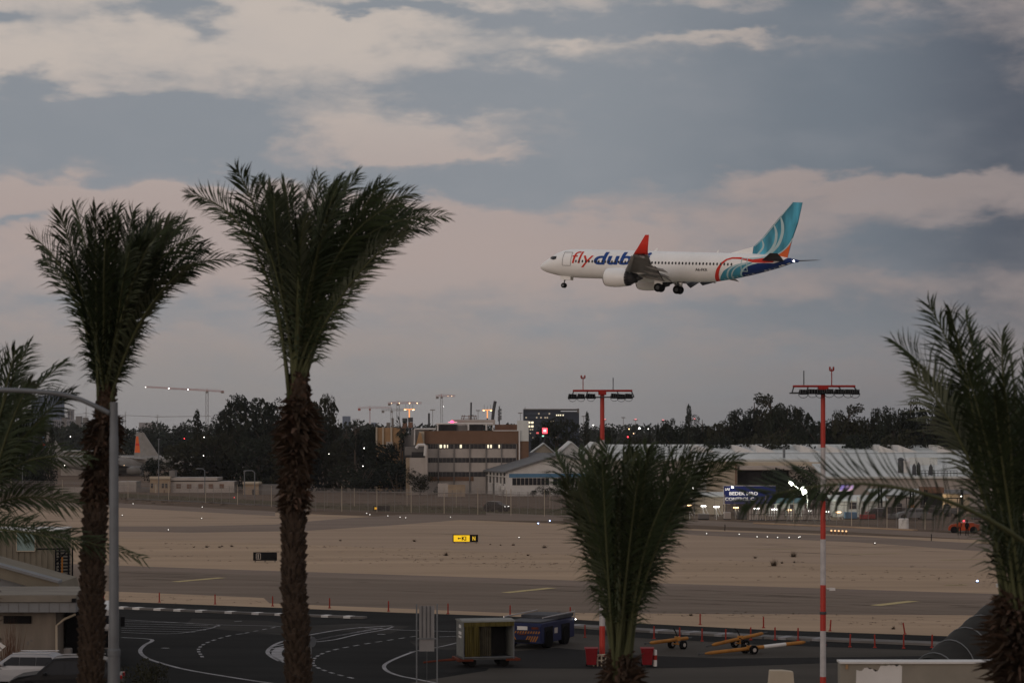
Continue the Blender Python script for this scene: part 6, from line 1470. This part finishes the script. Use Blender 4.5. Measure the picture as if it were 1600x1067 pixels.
for x in (-.85,.85):
    for y in (-.65,.65): b = MB(); b.lathe([(.1,-.08),(.24,-.08),(.24,.08),(.1,.08)], 16, (x,y,.24), 'y'); b.build('wheel', m_black, ct)
b = MB(); b.tube([(-hx-.1,-.25,.36),(-hx-1.1,0,.30),(-hx-1.9,0,.22)], .05, 6); b.tube([(-hx-.1,.25,.36),(-hx-1.1,0,.30)], .05, 6); b.build('tow_bar', m_orf, ct)
for (z, h, w) in ((1.95,.16,.5),(1.62,.15,.62),(1.45,.10,.65)): b = MB(); b.box(-hx-.035,-hx-.022,-w/2-.1,w/2-.1,z,z+h); b.build('decal_stripe', m_white, ct)
# pushback tractor
tg_ = empty('pushback_tractor', (G(815,1014).x, G(815,1014).y, .02), 'long low dark blue pushback tractor with orange hazard stripes', 'tractor', R(67))
m_tug = mat('tractor_blue', (.012,.018,.060), .5, .2, 1.); m_tugd = mat('tractor_deck', (.055,.06,.07), .7, .3, 1.5); m_haz = mat('hazard_orange', (.34,.14,.025), .6, .15, 2.)
# local x = length (away from camera, to the right), y = width
hw, TL, th_ = 1.15, 5.0, 1.42
b = MB(); b.prism([(0,.30),(0,1.28),(.12,th_),(TL,th_+.02),(TL,.35),(3.9,.30),(1.6,.30)], -hw, hw); b.build('body', m_tug, tg_, bevel=.05)
b = MB(); b.box(.25,TL-.15,-hw+.12,hw-.12,th_+.02,th_+.07); b.build('deck', m_tugd, tg_)
b = MB(); b.box(2.6,TL-.1,-hw+.02,hw-.02,th_+.07,th_+.26); b.build('roof_rail', m_tugd, tg_, bevel=.02)
b = MB(); b.tube([(.2,-hw,th_+.30),(TL,-hw,th_+.34)], .03, 6); b.tube([(TL,-hw,th_),(TL,-hw,th_+.38)], .03, 6); b.tube([(.2,hw,th_),(.2,hw,th_+.3),(TL,hw,th_+.34)], .03, 6); b.build('hand_rail', m_chrome, tg_)
for x in (1.1,3.6):
    for s in (-1,1):
        b = MB(); b.box(x-.62,x+.62,s*hw-.02,s*hw+.02,.30,1.18); b.build('wheel_well_shade', m_blackp, tg_); b = MB(); b.lathe([(.25,-.17),(.50,-.17),(.52,0),(.50,.17),(.25,.17)], 20, (x,s*(hw-.10),.52), 'y'); b.build('wheel', m_black, tg_)  # flat black panels paint the shade of the wheel cavities
b = MB()
for i in range(14):
    y = -hw+.12+i*.155; b.add([(-.012,y,.86),(-.012,y+.07,.86),(-.012,y+.0,.99),(-.012,y-.07,.99)], [(0,1,2,3)])
for i in range(5):
    for s in (-1,1): y = s*(.55+.13*(i-2)*1.1)+0; b.add([(-.012,y,.42),(-.012,y+.07,.42),(-.012,y+.07+s*.16,.72),(-.012,y+s*.16,.72)], [(0,1,2,3)])
b.build('hazard_stripe', m_haz, tg_, fix=False)
b = MB(); b.box(-.03,-.01,-.35,.25,1.05,1.25); b.build('sign_plate', m_white, tg_); b = MB(); b.box(-.03,-.01,-1.0,-.6,1.1,1.22); b.build('reflector', m_orf, tg_); b = MB(); b.box(-.06,-.01,-.3,.2,.78,.84); b.build('tow_hook', m_orf, tg_)
b = MB(); b.box(1.95,2.4,-hw-.015,-hw,.75,1.05); b.build('side_plate', m_greyw, tg_); b = MB(); b.ico((TL-.1,-hw-.1,th_-.1), .035); b.build('side_lamp', m_lampw, tg_)
b = MB(); b.box(-.05,.02,-.5,.5,.36,.52); b.build('bumper', m_blackp, tg_)
# tow bars
m_tow = mat('tow_yellow', (.34,.155,.035), .6, .25, 2.)
def towbar(p0, z0, p1, z1, wp, label, white=False):
    A = G(*p0); A.z = z0; Bq = G(*p1); Bq.z = z1; r = empty('tow_bar', (A.x,A.y,.02), label, 'tow bar'); o = Vector((A.x,A.y,.02)); A = A-o; Bq = Bq-o; d = Bq-A
    b = MB(); b.tube([A, A+d*.06, A+d*.97, Bq], [.04,.10,.10,.05], 12); b.build('bar', m_tow, r, auto=True)
    if white: b = MB(); b.tube([A+d*.58, A+d*.80], .104, 12); b.build('white_sleeve', m_white, r, auto=True)
    b = MB(); b.tube([A-d.normalized()*.35, A], .03, 6); b.cb(tuple(A-d.normalized()*.35), (.12,.12,.12)); b.tube([Bq, Bq+d.normalized()*.3], .05, 6); b.build('eye', m_steeld, r)
    W = A+d*wp; n = Vector((-d.y, d.x, 0)).normalized()
    ax = MB(); ax.tube([W+n*.38+Vector((0,0,.26-W.z)), W-n*.38+Vector((0,0,.26-W.z))], .04, 6); ax.tube([W, Vector((W.x,W.y,.26))], .05, 6); ax.cb((W.x,W.y,W.z+.05), (.30,.30,.22)); ax.build('axle', m_tow, r)
    for s in (-1,1):
        w = MB(); c = W+n*.42*s; c.z = .24; w.tube([c-n*.09, c+n*.09], .24, 16); q = w.build('wheel', m_black, r, auto=True); w = MB(); w.tube([c-n*.10, c+n*.10], .11, 12); w.build('rim', m_greyw, q, auto=True)
    b = MB(); b.tube([W+d*.02, W-d*.05+Vector((0,0,.45)), W-d*.10+Vector((0,0,.62))], .03, 6); b.build('crank_lever', m_blackp, r)
towbar((1015,1018), .48, (1075,1012), .55, .72, 'short yellow tow bar with twin black wheels, left of three'); towbar((1101,1025), .15, (1258,1017), .50, .44, 'long yellow tow bar with a white sleeve and white rimmed wheel, nearest', True); towbar((1112,1016), .30, (1192,1010), .75, .55, 'yellow tow bar lying across behind the long one, pointing up to the right')
# red bins, bollard, barrier
def redbin(px, label):
    m_red = mat('bin_red', (.17,.010,.014), .5, .15, 2.); p = G(px, 1041); r = empty('red_bin', (p.x,p.y,.028), label, 'bin', group='red wheeled bins at the mast foot'); b = MB()
    b.add([(-.24,-.26,.08),(.24,-.26,.08),(.24,.26,.08),(-.24,.26,.08),(-.31,-.33,.88),(.31,-.33,.88),(.31,.33,.88),(-.31,.33,.88)], [(0,3,2,1),(4,5,6,7),(0,1,5,4),(1,2,6,5),(2,3,7,6),(3,0,4,7)]); b.build('body', m_red, r, bevel=.03)
    b = MB(); b.prism([(-.36,.88),(.36,.88),(.34,.93),(0,.98),(-.34,.93)], -.35, .35, 'x'); b.build('lid', m_red, r, bevel=.015)
    for s in (-1,1): b = MB(); b.lathe([(.03,-.03),(.1,-.03),(.1,.03),(.03,.03)], 12, (s*.24,.28,.1), 'x'); b.build('wheel', m_black, r)
redbin(924, 'red wheeled bin left of the centre mast foot'); redbin(1011, 'red wheeled bin right of the palm head, beside the striped bollard')
bo = empty('bollard', (G(1023.5,1041).x, G(1023.5,1041).y, .028), 'short white bollard with a red band beside the right red bin', 'bollard'); b = MB(); b.lathe([(.10,0),(.10,.80),(.08,.83)], 16); b.build('tube', m_white, bo, auto=True); b = MB(); b.lathe([(.103,.32),(.103,.56)], 16); b.build('band', m_red, bo, auto=True)
br_ = empty('service_stand', (G(941,1040).x, G(941,1040).y, .028), 'low cream and brown tangle of pipes and valves at the mast foot', 'pipe stand'); b = MB(); rn = random.Random(3)
for i in range(5): b.tube([(-.45+.2*i,-.35,0),(-.45+.2*i,-.35,.35+.1*(i%3)),(-.35+.2*i,-.35,.5+.06*(i%2))], .035, 6)
b.tube([(-.5,-.35,.55),(.5,-.35,.6)], .04, 6); b.tube([(-.5,-.35,.3),(.5,-.35,.28)], .04, 6); b.build('pipe', m_cream, br_); b = MB(); b.box(-.2,.15,-.2,.2,0,.45); b.build('valve_box', m_boot, br_, bevel=.03)
# road sign backs
sb = empty('road_sign', (X(667,105), 105, .02), 'grey back of a large road sign on two posts in the foreground', 'road sign'); k = 105/F
for x in (-16,16): b = MB(); b.box((x-1.1)*k,(x+1.1)*k,-.03,.03,0,Z(944,105)); b.build('post', m_steel, sb)
b = MB(); b.box(-12*k,11.5*k,.05,.08,Z(1018,105),Z(947,105)); b.build('panel', mat('sign_back', (.22,.22,.225), .6, .12, 1.), sb)
for x in (-7.5,-1,5): b = MB(); b.box((x-.5)*k,(x+.5)*k,.0,.05,Z(997,105),Z(947,105)); b.build('rib', m_steeld, sb)
b = MB(); b.box(-16*k,16*k,.0,.04,Z(999,105),Z(997,105)); b.build('cross_rail', m_steel, sb); b = MB(); b.box(-.5*k,.5*k,-.02,.02,0,Z(1018,105)); b.build('centre_post', m_steeld, sb)
ss = empty('small_road_sign', (X(486,112), 112, .02), 'small round sign seen edge on beside the central palm trunk', 'road sign'); k = 112/F
b = MB(); b.tube([(0,0,0),(0,0,Z(994,112))], .035, 8); b.build('post', m_steel, ss); b = MB(); b.lathe([(.24,-.01),(.24,.01)], 24, (0,0,0), 'y'); o = b.build('disc', m_steel, ss); o.location = (.08,0,Z(1003,112)); o.rotation_euler = (0,0,R(58))
b = MB(); b.box(-.12,.0,-.02,.02,Z(1011,112),Z(995,112)); b.build('plate', m_steeld, ss)
# concrete block
b = MB(); b.prism([(-.62,0),(.62,0),(.55,.92),(.1,.98),(-.52,.98)], -.25, .25); o = b.build('concrete_block', m_cream, bevel=.03); o.location = (X(1220,111), 111, .028); tag(o, 'weathered pale concrete block on the apron left of the mast foot', 'concrete block')
# boarding tunnel with ribbed dark canopy
tn = empty('boarding_tunnel', (X(1490,88), 88, 0), 'dark ribbed fabric boarding tunnel rising to the right behind the white wall', 'boarding tunnel')
A = Vector((X(1452,88)-tn.location.x, 0, Z(1085,88))); Bq = Vector((X(1640,88)-tn.location.x, 6.0, Z(985,90))); d = (Bq-A); n = Vector((-d.y, d.x, 0)).normalized()
def arch(t, r, h): 
    c = A+d*t; return [c+n*r*math.cos(a)+Vector((0,0,h*math.sin(a))) for a in [math.pi*k/14 for k in range(15)]]
b = MB(); vs = []; ns = 30
for i in range(ns+1):
    for v in arch(i/ns, 1.05-.006*(i % 2), 1.35-.006*(i % 2)): vs.append(tuple(v))
b.add(vs, [(i*15+k, i*15+k+1, (i+1)*15+k+1, (i+1)*15+k) for i in range(ns) for k in range(14)]); b.build('canopy', mat('canopy_fabric', (.026,.026,.024), .8, .2, 1.5), tn, smooth=True)
for i in range(6):
    b = MB(); b.tube(arch(.06+i*.175, 1.07, 1.37), .022, 6); b.build('rib', m_steel, tn)
b = MB()
for t in (.1,.5,.9): c = A+d*t; b.tube([(c.x,c.y,0),(c.x,c.y,c.z)], .12, 8)
b.build('support_leg', m_steel, tn); b = MB(); b.tube([A+n*1.0, Bq+n*1.0], .08, 6); b.tube([A-n*1.0, Bq-n*1.0], .08, 6); b.build('floor_beam', m_steel, tn)
b = MB(); c = A+d*.93; b.cb((c.x-.35, c.y-.2, c.z+1.62), (.38,.3,.12)); b.build('top_lamp_box', m_white, tn)
# near parapet with peeled paint
def peelmat():
    m = bpy.data.materials.new('peeling_paint'); m.use_nodes = True; t = m.node_tree; p = t.nodes['Principled BSDF']; p.inputs['Roughness'].default_value = .85
    co = t.nodes.new('ShaderNodeTexCoord'); n = t.nodes.new('ShaderNodeTexNoise'); n.inputs['Scale'].default_value = 1.5; n.inputs['Detail'].default_value = 8; t.links.new(co.outputs['Object'], n.inputs['Vector'])
    r = t.nodes.new('ShaderNodeValToRGB'); e = r.color_ramp.elements; e[0].position = .49; e[0].color = (.26,.24,.205,1); e[1].position = .51; e[1].color = (.50,.50,.50,1); r.color_ramp.interpolation = 'LINEAR'
    t.links.new(n.outputs[0], r.inputs[0]); t.links.new(r.outputs[0], p.inputs['Base Color']); return m
pw = empty('parapet', (X(1320,62), 62, 0), 'pale wall top with peeling white paint at the bottom right', 'wall'); k = 62/F
b = MB(); b.prism([(-4*k,0),(260*k,0),(260*k,Z(1036,62)),(-7*k,Z(1036,62))], 0, .5); b.build('wall', mat('wall_plain', (.25,.235,.20), .9, .12, 1.2), pw)
b = MB(); b.box(-8*k,262*k,-.06,.56,Z(1036,62),Z(1033,62)); b.build('coping', m_white, pw)
rn = random.Random(12); pts = []
top = [(18+i*4.2, 1046+rn.uniform(-4,4) if i < 9 else 1039+rn.uniform(-1.5,2)) for i in range(18)]
b = MB(); P = [(x*k, Z(y,62)) for x, y in top]+[(88*k, Z(1110,62)), (16*k, Z(1110,62))]; bm = bmesh.new(); f = bm.faces.new([bm.verts.new((p[0],-.006,p[1])) for p in P]); bmesh.ops.triangulate(bm, faces=bm.faces)
me = bpy.data.meshes.new('paint_patch'); bm.to_mesh(me); bm.free(); o = bpy.data.objects.new('paint_patch', me); scene.collection.objects.link(o); o.parent = pw; me.materials.append(m_white)
b = MB(); b.cb((3*k,-.02,Z(1041,62)), (.06,.03,.12)); b.build('fitting', m_ochre, pw)

# ================================================================== cabins at the left edge
m_corr = mat('corrugated_cream', (.17,.155,.122), .85, .12, .8); m_sid = mat('siding_grey', (.19,.20,.21), .8, .12, .8)
c1 = Bld('corrugated_cabin', 140, -60, 86, 830, 'tall cream corrugated cabin with a pale window at the left edge', 'cabin', depth=5)
b = MB(); x = c1.x(-60); n = 0
while x < c1.x(86):
    b.box(x, min(x+.22, c1.x(86)), -.04, 0, 0, c1.z(831)); x += .34
b.build('rib', m_corr, c1.root); c1.block('wall', -60, 86, 830, None, m_corr)
c1.block('roof', -62, 87, 828, 830, m_white, -.2, 5.2)
w = c1.block('window', 27, 55, 830.5, 860, mat('pale_window', (.20,.28,.28), .3, .15, 1.), -.12, 0); bb = MB()
for (a, c, d, e) in ((26,27,829.5,861),(55,56,829.5,861),(26,56,860,861.2)): bb.box(c1.x(a), c1.x(c), -.16, 0, c1.z(e), c1.z(d))
bb.build('window_frame', m_cream, w)
st = empty('outside_stair', (X(97,136), 136, 0), 'narrow black steel stair tower with a yellow handrail beside the cream cabin', 'stairs'); k = 136/F; g = lambda p: (p-97)*k
b = MB()
for x in (87,107): b.tube([(g(x),0,0),(g(x),0,Z(856,136))], .05, 6); b.tube([(g(x),1.2,0),(g(x),1.2,Z(856,136))], .05, 6)
b.tube([(g(85),0,Z(857,136)),(g(108),0,Z(857,136))], .05, 6); b.tube([(g(86),0,Z(880,136)),(g(107),0,Z(858,136))], .04, 6); b.build('frame', m_blackp, st)
b = MB()
for i in range(13): z = Z(925-i*5.2,136); b.box(g(87+ (i%2)*2), g(105), .1, 1.0, z, z+.05)
b.build('tread', m_blackp, st); b = MB(); b.tube([(g(97),-.05,Z(912,136)),(g(97.5),-.05,Z(870,136))], .05, 6); b.build('hand_rail', m_haz, st)
b = MB(); b.box(g(55),g(86),.2,.8,Z(859,136),Z(857,136)); b.build('landing', m_blackp, st)
# sloping roof building
c2 = Bld('gabled_shed', 127, -90, 97, 880, 'shed with a sloping pale roof edge in front of the cream cabin', 'shed', depth=5)
b = MB(); b.prism([(c2.x(-100),c2.z(853)),(c2.x(94),c2.z(906)),(c2.x(94),c2.z(910)),(c2.x(-100),c2.z(857))], -.5, .6); b.build('roof', m_sid, c2.root)
b = MB(); b.prism([(c2.x(-100),c2.z(857)),(c2.x(93),c2.z(910)),(c2.x(97),c2.z(926)),(c2.x(78),c2.z(925)),(c2.x(-100),c2.z(872))], -.35, 5.); b.build('fascia', m_corr, c2.root)
b = MB(); b.prism([(c2.x(-100),c2.z(874)),(c2.x(80),c2.z(926)),(c2.x(80),0),(c2.x(-100),0)], 0, 5.); b.build('wall', m_sid, c2.root)
b = MB(); b.tube([(c2.x(-20),-.3,c2.z(921)),(c2.x(78),-.3,c2.z(922))], .05, 6); b.build('pipe', m_steeld, c2.root)
c3 = Bld('flat_roof_building', 119, -90, 84, 928, 'stained pale flat roofed building with a dark slot window behind the parked cars', depth=6)
m_stain = mat('stained_render', (.20,.178,.152), .9, .25, .7, streak=(2,2,.4), detail=8)
c3.block('wall', -90, 84, 955, None, m_stain, .6, 6); c3.block('roof_slab', -95, 122, 928, 939, mat('slab_stained', (.19,.175,.15), .85, .25, .8, streak=(.5,1,1)), -.6, 6)
c3.block('fascia', -95, 121, 940, 955, m_sid, -.5, 5.8); c3.block('window', 2, 45, 963, 975, m_blackp, .5, .7)
b = MB(); x = c3.x(-95)
while x < c3.x(121): b.box(x, x+.015, -.52, -.5, c3.z(955), c3.z(940)); x += .5
b.build('fascia_seam', m_greyd, c3.root)
b = MB(); b.tube([(c3.x(86),.4,0),(c3.x(86),.4,c3.z(978)),(c3.x(98),.4,c3.z(968)),(c3.x(116),.3,c3.z(960))], .06, 8); b.build('downpipe', m_cream, c3.root)
c3.block('garage_shade_block', 88, 121, 958, None, m_blackp, 2.5, 6); c3.block('corner_light', 117, 123, 933, 938.5, m_blackp, -.9, -.6)  # solid black block: shade of the garage opening put into its colour
b = MB(); b.box(c3.x(94),c3.x(106),.8,1.3,.0,1.2); o = b.build('equipment_box', m_greyd, c3.root, bevel=.05)
for i, (x, y, w, h) in enumerate(((40,1006,3,6),(45,1002,4,2.5))):
    b = MB(); b.box(c3.x(x-w/2), c3.x(x+w/2), .588, .6, c3.z(y+h/2), c3.z(y-h/2)); b.build('wall_scar', m_greyd, c3.root)
# reddish grass plume at the left edge and white sign corner
b = MB(); rn = random.Random(6)
for i in range(60):
    x = rn.uniform(-.35,.35); h = rn.uniform(1.2,3.2); b.add([(x-.02,0,0),(x+.02,0,0),(x+rn.uniform(-.5,.5),rn.uniform(-.3,.3),h)], [(0,1,2)])
o = b.build('tall_grass', mat('red_grass', (.085,.040,.025), .9, .3, 2.), fix=False); o.location = (X(18,117.5), 117.4, .02); tag(o, 'reddish tall grass growing at the foot of the stained wall', 'grass clump')
wsn = empty('white_board', (X(-2,100), 100, .02), 'tilted white board corner poking in at the left edge', 'board'); b = MB(); b.prism([(-.5,Z(1025,100)),(.05,Z(1018,100)),(.28,Z(1010,100)),(.0,Z(1003,100)),(-.5,Z(1000,100))], 0, .05); b.build('panel', m_white, wsn); b = MB(); b.tube([(-.3,.05,0),(-.3,.05,Z(1020,100))], .05, 6); b.build('post', m_wood, wsn)
# lamp posts mid distance
def smalllamp(px, base, top, arm, label, lit=False):
    Y = min(YB(base), 465); r = empty('road_lamp', (X(px,Y), Y, 0), label, 'street lamp'); k = Y/F
    b = MB(); b.tube([(0,0,0),(0,0,Z(top+3,Y)),(arm*.3*k,0,Z(top,Y)),(arm*k,0,Z(top,Y))], .09, 6); b.build('pole', m_steel, r); b = MB(); b.cb((arm*k,0,Z(top,Y)), (.5,.2,.14)); b.build('lantern', m_steel, r)
smalllamp(248, 771, 686, 0.1, 'tall pale pole in front of the tan barracks, no arm'); smalllamp(398, 778, 735, -14, 'curved road lamp over the small tan hut'); smalllamp(35, 772, 727, 12, 'curved road lamp below the left cypresses'); smalllamp(320, 772, 732, -12, 'thin road lamp above the middle of the tan barracks'); smalllamp(382, 776, 736, .2, 'thin pole left of the small tan hut')
# ================================================================== air between here and the horizon
b = MB(); b.box(-4100, 4100, -300, 6100, -1.0, 75)
hz = b.build('haze', None); tag(hz, kind='stuff'); hz['label'] = 'thin grey evening haze filling the air over the airfield'
hm = bpy.data.materials.new('haze_air'); hm.use_nodes = True; t = hm.node_tree; t.nodes.clear()
o = t.nodes.new('ShaderNodeOutputMaterial'); v = t.nodes.new('ShaderNodeVolumePrincipled')
v.inputs['Color'].default_value = (.80,.86,.96,1); v.inputs['Density'].default_value = .00005; v.inputs['Anisotropy'].default_value = 0.0
t.links.new(v.outputs[0], o.inputs['Volume']); hz.data.materials.append(hm)
